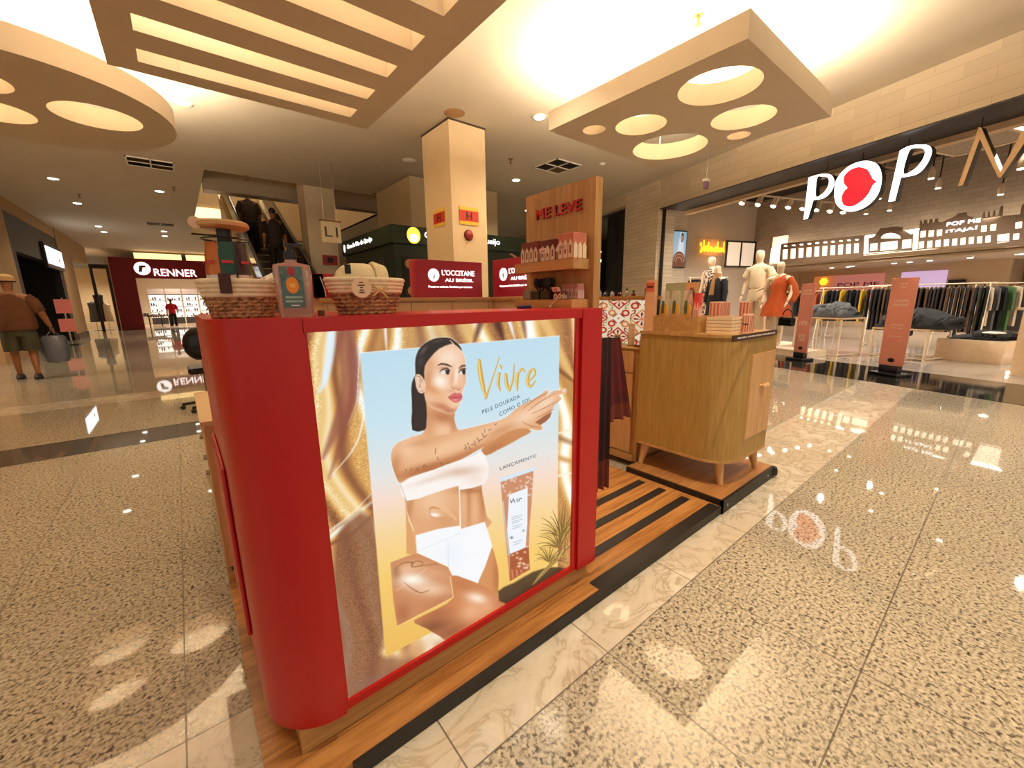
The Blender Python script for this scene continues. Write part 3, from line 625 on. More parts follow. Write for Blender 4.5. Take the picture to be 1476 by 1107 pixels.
# close-up inset on the hip
INS=b8([(412,372),(500,338),(545,328),(690,394),(712,440),(716,540),(445,680),(425,548)])
i=pt.fill(INS,(206,140,96),.5)
for q,rx,ry,col,al,ro in (((520,455),22,11,(255,252,240),.98,.1),((500,400),20,8,(240,196,160),.7,-.2),((470,620),12,18,(176,104,66),.8,0),((600,500),28,10,(244,208,180),.8,.1),((640,570),26,8,(190,118,76),.6,-.5),((440,420),6,10,(150,96,62),.6,0),((620,420),26,8,(226,170,130),.6,.2)):
    pt.blob(*b8([q])[0],rx,ry,col,al,ro,i)
for st,wd in (([(430,410),(470,375),(520,372),(515,392),(560,388),(640,378)],[1,2.2,1]),([(480,470),(520,500),(560,518),(600,505)],[1,2,1]),([(510,380),(540,365),(570,372),(560,385)],[1,1.6,1])): pt.stroke(b8(st),wd,(150,96,60),.75,smooth=5)
pt.stroke(b8([(700,440),(716,540),(445,680)]),1.0,(250,220,150),.95); pt.stroke(b8([(440,510),(590,400)]),.6,(255,250,240),.6)
# lower edge strip of light under the knee
pt.stroke(b8([(715,750),(890,648)]),2.2,(255,252,244),.9)
# tube of cream
TU=a7([(972,868),(1148,812)])+a7([(1134,1100)])+b8([(1085,130),(1088,405),(1040,432),(988,464),(990,440),(975,330),(965,200),(952,40)])
pt.fill(a7([(968,862),(975,884),(1146,826),(1148,805)]),(214,232,244),.5)
i=pt.fill(c6([(938,368),(1122,306),(1112,480),(1100,620),(1096,777)])+b8([(1088,405),(1040,432),(988,464)])+c6([(975,777),(962,640),(950,500)]),(204,140,106),.5)
rs=np.random.RandomState(5)
for k_ in range(46):
    q=c6([(950+rs.rand()*165,330+rs.rand()*120)])[0]; pt.blob(q[0],q[1],1.5,1.2,(246,226,220),.8,0,i)
pt.fill(c6([(985,440),(1090,400),(1088,600),(1075,777)])+b8([(1080,290),(990,335)])+c6([(975,640)]),(238,244,250),.5)
pt.stroke(c6([(952,480),(968,640),(985,777)]),1.6,(190,216,234),.8)
for k_,(yy,x0_,x1_) in enumerate(((560,1000,1060),(572,1000,1050),(584,1002,1062),(596,1002,1040),(612,1004,1058),(625,1004,1050),(700,1010,1060),(715,1010,1050))): pt.stroke(c6([(x0_,yy+6),(x1_,yy-8)]),.7,(130,150,170),.8)
pt.blob(*c6([(1000,680)])[0],1.8,1.8,(60,70,90),.8); pt.blob(*c6([(1066,640)])[0],1.5,1.5,(90,100,120),.7)
for st in ([(993,468),(998,485),(1010,462),(1018,482)],[(1030,462),(1032,478)],[(1040,476),(1044,462),(1056,460)]): pt.stroke(c6(st),1.1,(60,66,90),.9)
i=pt.fill(b8([(990,330),(1080,295),(1086,404),(1040,432),(990,462)]),(170,84,48),.5); 
for k_ in range(16): q=b8([(998+rs.rand()*80,320+rs.rand()*80)])[0]; pt.blob(q[0],q[1],2,1.6,(250,220,190),.8,0,i)
for k_ in range(3): pt.stroke(b8([(1000+k_*22,410),(1004+k_*22,445-k_*9)]),3,(226,150,110),.6,mask=i)
# shadowed ground and palm leaves
pt.fill(b8([(932,512),(1010,470),(1100,418),(1190,395),(1250,400),(1230,420),(985,578)]),(62,42,26),1.5,.95,smooth=2)
for org,a0,a1,L_,n_ in ((b8([(1240,250)])[0],-175,-40,40,17),(b8([(1230,300)])[0],-185,-60,30,14),(b8([(1180,370)])[0],-170,10,26,16)):
    for k_ in range(n_):
        an=math.radians(a0+(a1-a0)*k_/(n_-1)); LL=L_*(.75+.4*rs.rand()); pt.stroke([org,(org[0]+LL*.6*math.cos(an),org[1]+LL*.6*math.sin(an)-2),(org[0]+LL*math.cos(an),org[1]+LL*math.sin(an)+3)],[1.8,1.3,.4],(110,84,34) if k_%3 else (196,160,84),.9,smooth=3)
for k_ in range(26):
    y_=b8([(1100+k_*5,480-k_*5)])[0]; pt.stroke([y_,(y_[0]+10,y_[1]-12-6*rs.rand()),(y_[0]+24,y_[1]-22-8*rs.rand())],[1.5,1.2,.4],(206,170,96) if k_%2 else (120,90,40),.85)
for k_ in range(22):
    q=b8([(1215+rs.rand()*20,60+rs.rand()*20)])[0]; q2=(b8([(1230+rs.rand()*80,0)])[0][0],q[1]+rs.rand()*60); pt.stroke([(q2[0]-3,q2[1]+26),q2],[1.4,.4],(128,98,44),.8)
# golden brush lettering
G=(206,158,62)
for st,wd in (([(868,275),(872,330),(885,400),(900,455)],[4,7,6,3]),([(900,462),(925,390),(958,290),(968,255)],[4,2,1.4,.8]),([(968,340),(962,390),(972,425)],[4,5,2]),([(972,300),(978,312)],[2.5,3]),
    ([(1000,345),(1005,395),(1018,425)],[4,5.5,3]),([(1018,425),(1035,370),(1042,290)],[3,3,1]),([(1060,340),(1055,385),(1058,425)],[4,5,2]),([(1060,350),(1078,318),(1095,330)],[2,3.5,2]),
    ([(1110,385),(1145,345),(1138,318),(1118,335),(1108,380),(1122,405),(1150,375)],[2,3,3,4,5,4,1])):
    pt.stroke(a7(st),wd,G,1,smooth=6); pt.stroke(a7([(p_-3,q_) for p_,q_ in st]),[q_*.4 for q_ in wd],(246,220,130),.9,smooth=6)
me=pt.mesh('poster',(px0,PY,pz1),(px1,PY,pz1),(px1,PY,pz0),(px0,PY,pz0))
pm_=vcol_mat('backlit_print',.98,.18); pm_.node_tree.nodes['Principled BSDF'].inputs['Specular IOR Level'].default_value=.5
pobj=put(me,'poster',pm_,t,smooth=False,label='backlit poster of a person in a white bikini before golden satin')
# small printed words, lying on the poster
def words(txt,p,q,name,parent,col,Y=PY-.0008,hgt=None):
    """line of text running from pixel p to pixel q on the plane y=Y"""
    a=fy(*p,Y); b=fy(*q,Y); L_=np.linalg.norm(b-a); ex=(b-a)/L_; ey=np.cross([0,-1,0],ex)*1.; ey=ey if ey[2]>0 else -ey
    return put(text_mesh(name,txt,.05,0,.0002,spacing=1.15,M=frame((a+b)/2,ex,ey),width=L_,height=hgt),name,col,parent,smooth=False)
ink=pm('grey_print',(70,92,104),.5,emit=(70,92,104),es=.8)
words('PELE DOURADA',(695.5,597),(749.5,573.5),'lettering',pobj,ink,hgt=.014)
words('COMO O SOL',(720.5,600),(765,577),'lettering',pobj,ink,hgt=.014)
words('LANÇAMENTO',(720.5,679),(773,660),'lettering',pobj,ink,hgt=.016)
# ---- L-shaped wood counter at the back with the two red signs
cream_lam=pm('cream_laminate',(212,176,128),.4,var=.03,scale=3)
t=thing('back_counter','long wood counter with cream door fronts at the back of the kiosk','counter',(1.3,3.2,DZ))
pts=[(.75,2.9),(2.3,2.9),(2.3,3.5),(.75,3.5)]
MB().prism(pts,DZ+.001,1.27).build('body',cream_lam,t); MB().box(.73,2.34,2.88,3.52,1.2705,1.302,bev=.004).build('countertop',woodX,t)
xs=[fy(q,440,2.9)[0] for q in (553,592,651,703)]
xs=[.77,1.05]+[float(q) for q in xs]+[2.29]
xs=sorted(set(round(q,3) for q in xs))
for a_,b_2 in zip(xs,xs[1:]):
    if b_2-a_>.05: MB().box(a_+.004,b_2-.004,2.889,2.8995,.16,1.262).build('door',cream_lam,t)
dred=pm('sign_crimson',(138,16,26),.4,emit=(150,16,28),es=.25); wh=pm('lit_white',(255,255,255),.4,emit=(255,252,250),es=1.6)
def brandbox(M,w_,h_,label,ldx=0.):
    o_=M@Vector((0,0,0)); tt=thing('lit_sign_box',label,'sign',o_,)
    MB(M).box(-w_/2,w_/2,0,h_,-.10,0,bev=.003).build('box',dred,tt)
    e=.0015
    # round emblem with a leaf drawn in it
    r=.135*h_*1.25; cx=-.25*w_; cy=.6*h_
    MB(M).lathe([(r,e),(r,e+.002)],(cx,cy,0),32,sx=1.).build('emblem',wh,tt)
    lf=MB(M)
    for an in (-50,-20,10,40): 
        a_=math.radians(90+an*.8); lf.tube([(cx,cy-r*.8,e+.0035),(cx+r*.35*math.cos(a_),cy+r*.1,e+.0035),(cx+r*.7*math.cos(a_),cy+r*.6*math.sin(a_),e+.0035)],.0016*h_/.27,5)
    lf.build('emblem_leaf',pm('leaf_grey',(120,140,150),.5),tt)
    def tx(s,x,y,wd,ht,off=.0006): put(text_mesh('lettering',s,.05,.0008,off,M=M@Matrix.Translation((x,y,e+.001)),width=wd,height=ht),'lettering',wh,tt,smooth=False)
    tx("L'OCCITANE",.12*w_,.60*h_,.50*w_,.15*h_); tx('AU BRÉSIL',.13*w_,.43*h_,.44*w_,.11*h_); tx('França na essência. Brasileira por natureza.',.0*w_,.25*h_,.66*w_,.07*h_,.0003)
    return tt
z0=1.3022
xa=float(fy(599,400,2.95)[0]); xb=float(fy(695,400,2.95)[0]); ht=float(fy(650,376,2.95)[2])-z0
brandbox(frame(((xa+xb)/2,2.95,z0),(1,0,0),(0,0,1)),xb-xa,ht,'crimson lit sign box with white emblem on the back counter, in full view')
brandbox(frame((2.18,2.64,z0),(0,-1,0),(0,0,1)),.62,.31,'crimson lit sign box turned sideways, half hidden by the shelf unit')
# the second box stands on the return leg of the counter
t=thing('return_counter','wood counter leg running forward under the sideways red sign box','counter',(2.3,2.5,DZ))
MB().box(2.14,2.5,2.3,2.878,DZ+.001,1.27).build('body',cream_lam,t); MB().box(2.12,2.52,2.28,2.878,1.2705,1.302,bev=.004).build('countertop',woodX,t)
# ---- shelf unit with red letters
PX=1.335
t=thing('shelf_unit','tall oak display panel with two shelves and red capital letters','shelf unit',(PX+.02,1.3,DZ))
ptop=1.742; y0,y1=1.115,1.53
pn=MB(); pn.box(PX,PX+.042,y0,y1,DZ+.001,ptop); pn.build('back_board',woodZ,t,smooth=False)
Ml=frame((PX-.001,(y0+y1)/2,1.625),(0,-1,0),(0,0,1))
a=fx(774,298,PX); b=fx(840,289,PX)
put(text_mesh('letters','ME LEVE',.07,.004,.0025,M=frame((PX-.004,float((a[1]+b[1])/2),1.628),(0,-1,0),(0,0,1)),width=float(a[1]-b[1]),height=.043),'letters',pm('red_letters',(190,26,34),.4),t,smooth=False)
for zt,nm,dx in ((1.432,'shelf',.10),(1.272,'shelf',.105)):
    sh=MB(); sh.box(PX-dx,PX-.0005,1.135,1.50,zt-.040 if zt>1.4 else 1.238,zt); sh.build(nm,woodY,t,smooth=False)
# small boxes of soap on the top shelf: white arches printed on the fronts
def product_box(name,label,x0,x1,ya,yb,z0,h_,cbot,ctop,group=None,price=False,archc=(226,200,170)):
    tt=thing(name,label,'box',((x0+x1)/2,(ya+yb)/2,z0),group=group)
    MB().box(x0,x1,ya,yb,z0,z0+h_,bev=.0015).build('carton',pm('carton_%d_%d_%d'%ctop,ctop,.5),tt,smooth=False)
    n_=max(2,int((yb-ya)/.026)); wv=(yb-ya)/n_; ar=MB(); e=x0-.0006; c_=MB()
    for k_ in range(n_):
        yc=ya+wv*(k_+.5)
        pts_=[(yc-wv*.42,z0+.002),(yc+wv*.42,z0+.002),(yc+wv*.42,z0+h_*.5),(yc+wv*.3,z0+h_*.62),(yc,z0+h_*.76),(yc-wv*.3,z0+h_*.62),(yc-wv*.42,z0+h_*.5)]
        ar.loft([[(e,p_,q_) for p_,q_ in pts_],[(e-.0006,p_,q_) for p_,q_ in pts_]])
        c_.box(e-.0016,e-.0008,yc-wv*.15,yc+wv*.15,z0+h_*.2,z0+h_*.52)
    ar.build('printed_arches',pm('arch_%d_%d_%d'%archc,archc,.5),tt,smooth=False); c_.build('printed_windows',pm('arch_window_print',(140,90,70),.5),tt,smooth=False)  # window shapes printed in brown
    m2=MB(); n2=3; wv=(x1-x0)/n2
    for k_ in range(n2):
        xc=x0+wv*(k_+.5); pts_=[(xc-wv*.42,z0+.002),(xc+wv*.42,z0+.002),(xc+wv*.42,z0+h_*.5),(xc,z0+h_*.66),(xc-wv*.42,z0+h_*.5)]
        m2.loft([[(p_,ya-.0006,q_) for p_,q_ in pts_],[(p_,ya-.0012,q_) for p_,q_ in pts_]])
    m2.build('printed_side',pm('arch_%d_%d_%d'%archc,archc,.5),tt,smooth=False)
    return tt
zs=1.4325; xf=PX-.095
product_box('gift_box','pink and cream gift box at the near end of the top shelf',xf,xf+.08,1.142,1.225,zs,.098,(230,200,170),(206,120,96),archc=(236,214,180))
product_box('gift_box','maroon gift box in the middle of the top shelf, behind a price card',xf+.004,xf+.078,1.245,1.335,zs,.085,(220,190,160),(96,22,26))
product_box('gift_box','maroon gift box at the far end of the top shelf',xf+.004,xf+.078,1.350,1.465,zs,.088,(220,190,160),(112,26,28))
def price_card(loc,rot,label,w_=.05,h_=.022,tilt=20):
    tt=thing('price_card',label,'price tag',loc,rot)
    M=Matrix.Translation(Vector([float(q) for q in loc]))@Matrix.Rotation(rot,4,'Z')@Matrix.Rotation(math.radians(tilt),4,'X')
    MB(M).box(-w_/2,w_/2,-.0006,.0006,0,h_).build('card',pm('card_white',(238,222,200),.5),tt,smooth=False)
    q=MB(M)
    for k_ in range(3): q.box(-w_*.32,w_*(.1+.08*k_),-.0011,-.0007,h_*(.25+.2*k_),h_*(.32+.2*k_))
    q.build('printed_lines',pm('print_grey',(90,80,76),.5),tt,smooth=False)
zc=1.4325
price_card((xf-.006,1.30,zc+.03),-PI/2,'white price card leaning on the middle maroon gift box')
price_card((xf-.006,1.19,zc+.035),-PI/2,'white price card in front of the pink and cream gift box')
price_card((xf-.012,1.48,zc+.03),-PI/2-.5,'white price card sticking out at the far end of the top shelf',.04,.03,60)
# lower tray goods
zl=1.2725
for k_,(ya,yb) in enumerate(((1.145,1.165),(1.168,1.188),(1.191,1.212),(1.215,1.236))):
    product_box('soap_box','small dusty pink boxed soap standing at the near end of the lower shelf',PX-.06,PX-.02,ya,yb,zl,.062,(200,150,140),(176,112,104),group='pink boxed soaps on the lower shelf',archc=(206,170,160))
product_box('soap_box','small maroon box with price card on the lower shelf',PX-.095,PX-.065,1.20,1.25,zl,.032,(150,50,50),(110,30,34))
price_card((PX-.10,1.225,zl+.032),-PI/2,'white price card on the small maroon box of the lower shelf',.045,.02,30)
def jar_of(name,label,cx,cy,z,r,h_,n_,colr,L_,thick,spread,jarm,seed=1):
    tt=thing(name,label,'holder',(cx,cy,z)); rs_=random.Random(seed)
    MB().lathe([(r*.9,0),(r,.004),(r,h_),(r*.93,h_),(r*.85,.008)],(cx,cy,z+.0002),20).build('jar',jarm,tt)
    for k_ in range(n_):
        an=rs_.random()*2*PI; rr=r*.6*rs_.random(); dx,dy=spread*math.cos(an)*rs_.random(),spread*math.sin(an)*rs_.random()
        p0=(cx+rr*math.cos(an)*.4,cy+rr*math.sin(an)*.4,z+.01); p1=(cx+rr*math.cos(an)+dx,cy+rr*math.sin(an)+dy,z+L_*(.85+.3*rs_.random()))
        MB().cyl(p0,p1,thick[0],thick[1],6).build('stick',colr,tt)
glass=pm('clear_glass',(225,225,220),.05,trans=.9)
straw=pm('straw',(186,150,100),.6); darkb=pm('dark_bristle',(30,28,30),.7)
jar_of('twig_jar','glass jar of pale thin twigs at the far end of the lower shelf',PX-.05,1.455,zl,.030,.040,12,straw,.085,(.0012,.0012),.035,glass,2)
for (cx,cy),lb in (((PX-.05,1.385),'glass holder of dark brushes next to the pale twigs'),((PX-.052,1.315),'glass holder of dark brushes in the middle of the lower shelf')):
    tt=thing('brush_holder',lb,'holder',(cx,cy,zl)); MB().box(cx-.03,cx+.03,cy-.028,cy+.028,zl+.0002,zl+.035).build('jar',pm('smoked_glass',(70,60,52),.1,trans=.5),tt)
    rr_=random.Random(int(cy*100))
    for k_ in range(7):
        dx,dy=rr_.uniform(-.022,.022),rr_.uniform(-.02,.02)
        b_=MB(); b_.cyl((cx+dx*.6,cy+dy*.6,zl+.034),(cx+dx*1.3,cy+dy*1.3,zl+.055),.0022,seg=6); b_.lathe([(.002,.05),(.008,.06),(.0105,.078),(.006,.092),(.001,.094)],(cx+dx*1.4,cy+dy*1.4,zl),8); b_.build('brush',darkb,tt)
tt=thing('cord_scissors','pair of pale looped cords with a bead hanging over the red counter edge','cord',(PX-.11,1.23,1.24))
for dx in (0,.012):
    MB().tube([(PX-.115,1.245,1.242),(PX-.118,1.235,1.255),(PX-.10+dx,1.20-dx,1.30)],.0013,6).build('cord',pm('cord_cream',(236,220,196),.5),tt)
MB().ball((PX-.116,1.247,1.2445),(.006,.006,.006),10).build('bead',pm('bead_white',(246,240,232),.3),tt)
tt=thing('tape_roll','small dark blue object lying behind the counter edge','object',(1.12,1.30,TOP))
MB().box(1.09,1.15,1.285,1.315,TOP+.0003,TOP+.012,bev=.003).build('body',pm('navy_plastic',(20,26,80),.4),tt)
# ---- rounded oak cabinet
body=wood('olive_oak',(186,150,84),(164,126,64),.45,2,2.2)
t=thing('rounded_cabinet','oak cabinet with a rounded corner and two pale doors on splayed legs','cabinet',(2.77,1.3,.09))
x0,x1,y0,y1=2.47,3.06,.985,1.63; R_=.20; zb,zt=.262,1.035
def rc(x0,x1,y0,y1,R_,n=14): return [(x1,y0),(x1,y1),(x0,y1)]+[(x0+R_-R_*math.cos(a_),y0+R_-R_*math.sin(a_)) for a_ in np.linspace(0,PI/2,n)]
MB().prism(rc(x0,x1,y0,y1,R_),zb,zt).build('cabinet_body',body,t,ang=40)
MB().prism(rc(x0-.008,x1+.008,y0-.008,y1+.004,R_+.008),zt+.0002,zt+.020).build('cabinet_top',woodX,t,ang=40)
MB().prism(rc(x0-.004,x1+.004,y0-.004,y1,R_+.004),zb-.016,zb-.0002).build('base_board',woodX,t,ang=40)
pale=wood('pale_oak',(222,176,124),(200,150,98),.42,2)
xa=float(fy(1088,580,y0)[0]); 
dl=float(fy(1077,600,y0)[0]); dx0=float(fy(1078,560,y0)[0]); dx1=float(fy(1110,560,y0)[0]); dz1=float(fy(1095,509,y0)[2]); dz0=float(fy(1082,628,y0)[2])
dx0=max(dx0,x0+R_+.005); dx1=min(dx1,x1-.01); xm=(dx0+dx1)/2
for a_,b_,kx,s_ in ((dx0,xm-.0015,xm-.022,1),(xm+.0015,dx1,xm+.022,-1)):
    dr=MB().box(a_,b_,y0-.010,y0-.0003,dz0,dz1).build('door',pale,t,smooth=False)
    MB().lathe([(.008,0),(.007,.012),(.016,.020),(.018,.030),(.010,.036),(.001,.037)],seg=14,M=frame((kx,y0-.010,(dz0+dz1)/2+.06),(1,0,0),(0,0,1))).build('knob',pm('pale_knob',(232,190,140),.35),dr)
for lx,ly,sx_,sy_ in ((x0+.05,y1-.06,-1,1),(x0+.10,y0+.09,-.3,-1),(x1-.06,y0+.06,1,-1),(x1-.06,y1-.06,1,1)):
    MB().cyl((lx,ly,zb-.017),(lx+.025*sx_,ly+.025*sy_,.0889),.034,.016,14).build('leg',pale,t)
# things on the cabinet
ZC=zt+.0203
def P_(px,py,Y): return fy(px,py,Y)
# wood box
tt=thing('wooden_box','low oak box on the rounded cabinet holding sachets','box',(2.56,1.30,ZC))
bx=MB(); a=(2.485,2.66,1.24,1.56); h_=.105
bx.box(a[0],a[1],a[2],a[2]+.008,ZC+.0002,ZC+h_); bx.box(a[0],a[1],a[3]-.008,a[3],ZC+.0002,ZC+h_); bx.box(a[0],a[0]+.008,a[2]+.008,a[3]-.008,ZC+.0002,ZC+h_); bx.box(a[1]-.008,a[1],a[2]+.008,a[3]-.008,ZC+.0002,ZC+h_); bx.box(a[0]+.008,a[1]-.008,a[2]+.008,a[3]-.008,ZC+.0002,ZC+.03)
bx.build('box_walls',woodX,tt,smooth=False)
# sachets with yellow bottoms
for k_,yc in enumerate((1.50,1.42,1.34)):
    tt=thing('sachet','clear sachet with green tag and yellow contents, '+('far','middle','near')[k_]+' one in the oak box','sachet',(2.53,yc,ZC+.03))
    c_=(2.53,yc,ZC+.0302)
    rings=[[(2.53+dx*(.5 if z_>.1 else 1.),yc+dy,ZC+.0302+z_) for dx,dy in ((-.012*f,-.030*g),(.012*f,-.030*g),(.012*f,.030*g),(-.012*f,.030*g))] for z_,f,g in ((0,.6,.8),(.03,1.2,1),(.15,1,1),(.21,.7,.9),(.235,.1,.95))]
    MB().loft(rings).build('pouch',pm('clear_film',(236,220,200),.2,alpha=.32),tt)
    MB().loft([[(2.53+dx,yc+dy,ZC+.032+z_) for dx,dy in ((-.009*f,-.024*g),(.009*f,-.024*g),(.009*f,.024*g),(-.009*f,.024*g))] for z_,f,g in ((0,.7,.8),(.10,1.3,1),(.145,.7,.8))]).build('contents',pm('yolk_yellow',(246,178,46),.4),tt)
    MB().box(2.5135,2.5145,yc-.008,yc+.012,ZC+.12,ZC+.20).build('tag',pm('tag_green',(90,104,70),.5),tt,smooth=False)
tt=thing('tall_carton','tall pink and peach carton standing at the far end of the oak box','carton',(2.50,1.60,ZC))
M=Matrix.Translation((2.50,1.585,ZC+.0002))@Matrix.Rotation(.15,4,'Z')
MB(M).loft([[(-.02,-.035,0),(.02,-.035,0),(.02,.035,0),(-.02,.035,0)],[(-.02,-.030,.34),(.02,-.030,.34),(.02,.030,.34),(-.02,.030,.34)]]).build('carton',pm('peach_carton',(238,184,142),.45),tt,smooth=False)
MB(M).box(-.0215,-.0203,-.029,.029,.26,.32).build('printed_band',pm('coral_print',(226,110,80),.5),tt,smooth=False)
MB(M).box(-.0222,-.0216,-.02,.02,.285,.30).build('printed_words',pm('maroon_print',(110,40,44),.5),tt,smooth=False)
# small framed picture card of a face behind
tt=thing('picture_card','green and peach display card with a portrait behind the sachets','card',(2.72,1.50,ZC))
def cardpaint(w_,h_,f):
    p=Paint(w_,h_,lambda u,v_:(u*100,v_*100)); f(p); return p
def face_card(p):
    p.c[:]=(186,196,160); p.fill([(62,0),(100,0),(100,100),(62,100)],(236,178,130)); p.fill(circ(80,45,14,20,34),(120,60,44)); p.fill(circ(79,52,9,20,28),(214,144,110)); p.blob(76,45,2,2,(60,30,26),1); p.blob(83,45,2,2,(60,30,26),1); p.stroke([(76,66),(83,66)],3,(180,70,60)); p.stroke([(20,60),(20,100)],3,(150,120,90)); p.stroke([(34,50),(34,100)],3,(150,120,90))
pc=cardpaint(60,40,face_card)
put(pc.mesh('print',(2.70,1.60,ZC+.32),(2.70,1.36,ZC+.32),(2.70,1.36,ZC+.0004),(2.70,1.60,ZC+.0004)),'print',vcol_mat('painted_card',0,.5),tt,smooth=False)
MB().box(2.701,2.706,1.36,1.60,ZC+.0002,ZC+.32).build('backing',pm('card_back',(200,190,170),.6),tt,smooth=False)
# red/pink carton column
product_box('patterned_box','red and pink patterned carton standing at the near end of the oak box',2.50,2.54,1.25,1.285,ZC+.0305,.215,(220,80,70),(226,70,70),archc=(250,200,180))
# stack of flat cream boxes
proto=None
for k_ in range(5):
    z_=ZC+.0003+k_*.0207
    if proto is None:
        proto=thing('flat_box','flat cream box at the bottom of the stack on the rounded cabinet','box',(2.60,1.13,z_),group='flat cream boxes stacked on the rounded cabinet')
        MB().box(2.53,2.70,1.06,1.21,z_,z_+.0175,bev=.001).build('lid',pm('cream_box',(238,210,170),.45),proto,smooth=False)
        MB().box(2.534,2.696,1.064,1.206,z_+.0175,z_+.0202).build('base',pm('cream_box_edge',(176,128,92),.5),proto,smooth=False)
    else: dup(proto,(2.60,1.13,z_),label='flat cream box in the stack on the rounded cabinet, '+['second from bottom','third, in the middle','second from top','topmost of the stack'][k_-1])
# patterned boxes
def pat_box(x0,x1,ya,yb,z_,h_,label):
    tt=thing('patterned_box',label,'box',((x0+x1)/2,(ya+yb)/2,z_))
    MB().box(x0,x1,ya,yb,z_,z_+h_,bev=.0015).build('carton',pm('pat_cream',(232,198,168),.5),tt,smooth=False)
    q=MB(); n_=3
    for k_ in range(n_):
        xx=x0+(x1-x0)*(k_+.3)/n_; q.box(xx,xx+(x1-x0)*.16,ya-.001,ya-.0004,z_+.01,z_+h_-.008)
        yy=ya+(yb-ya)*(k_+.3)/n_; q.box(x0-.001,x0-.0004,yy,yy+(yb-ya)*.16,z_+.01,z_+h_-.008)
    q.build('printed_stripes',pm('coral_print2',(206,104,84),.5),tt,smooth=False)
    g_=MB(); g_.box(x0-.0013,x0-.0008,ya+.004,yb-.004,z_+h_*.45,z_+h_*.52); g_.build('printed_line',pm('maroon_print',(110,40,44),.5),tt,smooth=False)
pat_box(2.665,2.735,1.015,1.055,ZC+.0003,.115,'cream and coral patterned box standing before the flat box stack')
pat_box(2.86,2.91,1.10,1.16,ZC+.0003,.19,'tall coral patterned box standing upright behind the front one')
k_=0
for xx in (2.72,2.77,2.82):
    pat_box(xx,xx+.045,1.22,1.29,ZC+.0003,.19,('left','middle','right')[k_]+' of the three coral boxes in a row behind the flat stack'); k_+=1
tt=thing('shelf_talker','dark brown strip sign with white capitals on the front edge of the cabinet top','sign',(2.95,.975,ZC-.02))
a=fy(1056,480,.972); b=fy(1120,474,.972)
MB().box(float(a[0]),float(b[0]),.968,.9735,ZC-.024,ZC+.010).build('strip',pm('brown_strip',(60,26,22),.35),tt,smooth=False)
put(text_mesh('lettering','NOVO VIVRE PELE DOURADA',.02,.0003,.0006,M=frame((float(a[0]+b[0])/2+.01,.9675,ZC-.013),(1,0,0),(0,0,1)),width=float(b[0]-a[0])*.85,height=.010),'lettering',pm('white_print',(240,230,220),.5),tt,smooth=False)
# ---- drawer cabinet with patterned lit tiles behind candles
t=thing('drawer_cabinet','pale oak cabinet with a drawer and door behind the rounded cabinet','cabinet',(2.75,2.0,DZ))
X0=2.545; Yn=1.665
MB().box(X0,3.05,Yn,2.28,DZ+.001,.905,bev=.006).build('body',woodZ,t,smooth=False)
MB().box(X0-.01,3.06,Yn-.008,2.29,.9053,.925,bev=.004).build('countertop',woodY,t,smooth=False)
MB().box(X0-.012,X0-.0005,Yn+.055,2.25,.74,.895).build('drawer',pale,t,smooth=False)
MB().box(X0-.012,X0-.0005,Yn+.055,2.25,.12,.73).build('door',pale,t,smooth=False)
MB().box(X0-.008,X0-.0005,Yn+.03,2.27,DZ+.001,.11).build('kick_board',woodY,t,smooth=False)
# tile panel
def tiles(p):
    x,y=p.x,p.y; p.c[:]=(250,228,190)
    R1=(196,34,34); R2=(120,24,30); O=(226,120,70); G=(150,150,80)
    for i in range(-1,5):
        for j in range(-1,5):
            cx,cy=i*44,j*44; odd=(i+j)%2
            if odd:
                p.fill([(cx,cy-16),(cx+4,cy-4),(cx+16,cy),(cx+4,cy+4),(cx,cy+16),(cx-4,cy+4),(cx-16,cy),(cx-4,cy-4)],(254,240,214),.5)
                for a_ in range(4):
                    an=PI/4+a_*PI/2; p.fill(circ(cx+19*math.cos(an),cy+19*math.sin(an),8,16),R1 if a_%2 else O,.6); p.fill(circ(cx+19*math.cos(an),cy+19*math.sin(an),4.5,12),(246,220,180),.6)
                    p.stroke([(cx+12*math.cos(an-.5),cy+12*math.sin(an-.5)),(cx+10*math.cos(an),cy+10*math.sin(an)),(cx+12*math.cos(an+.5),cy+12*math.sin(an+.5))],2,R2)
                p.blob(cx,cy,1.8,1.8,R1,1)
            else:
                p.fill([(cx,cy-23),(cx+23,cy),(cx,cy+23),(cx-23,cy)],R1 if (i//2+j)%2 else (232,150,96),.5); p.fill([(cx,cy-19),(cx+19,cy),(cx,cy+19),(cx-19,cy)],(250,226,190),.5)
                for a_ in range(8):
                    an=a_*PI/4; p.fill([(cx+3*math.cos(an-.3),cy+3*math.sin(an-.3)),(cx+13*math.cos(an-.18),cy+13*math.sin(an-.18)),(cx+16*math.cos(an),cy+16*math.sin(an)),(cx+13*math.cos(an+.18),cy+13*math.sin(an+.18))],R1 if a_%2 else R2,.5)
                p.fill(circ(cx,cy,3,12),O,.5)
                for s_ in (-1,1):
                    p.stroke([(cx+19*s_,cy-18),(cx+13*s_,cy-20),(cx+14*s_,cy-13),(cx+19*s_,cy-10),(cx+21*s_,cy)],[1,2.4,2.4,2,1.4],R2,smooth=5)
                    p.stroke([(cx+19*s_,cy+18),(cx+13*s_,cy+20),(cx+14*s_,cy+13),(cx+19*s_,cy+10),(cx+21*s_,cy)],[1,2.4,2.4,2,1.4],G,smooth=5)
tp=Paint(220,150,lambda u,v_:(u*150,v_*105)); tiles(tp)
PXt=2.70
t=thing('tiled_back_panel','lit panel of red and cream patterned tiles with a wood ledge on top','panel',(PXt+.03,2.0,.926))
Yr=float(fx(941,440,PXt)[1]); zt_=1.262; zb_=.9265
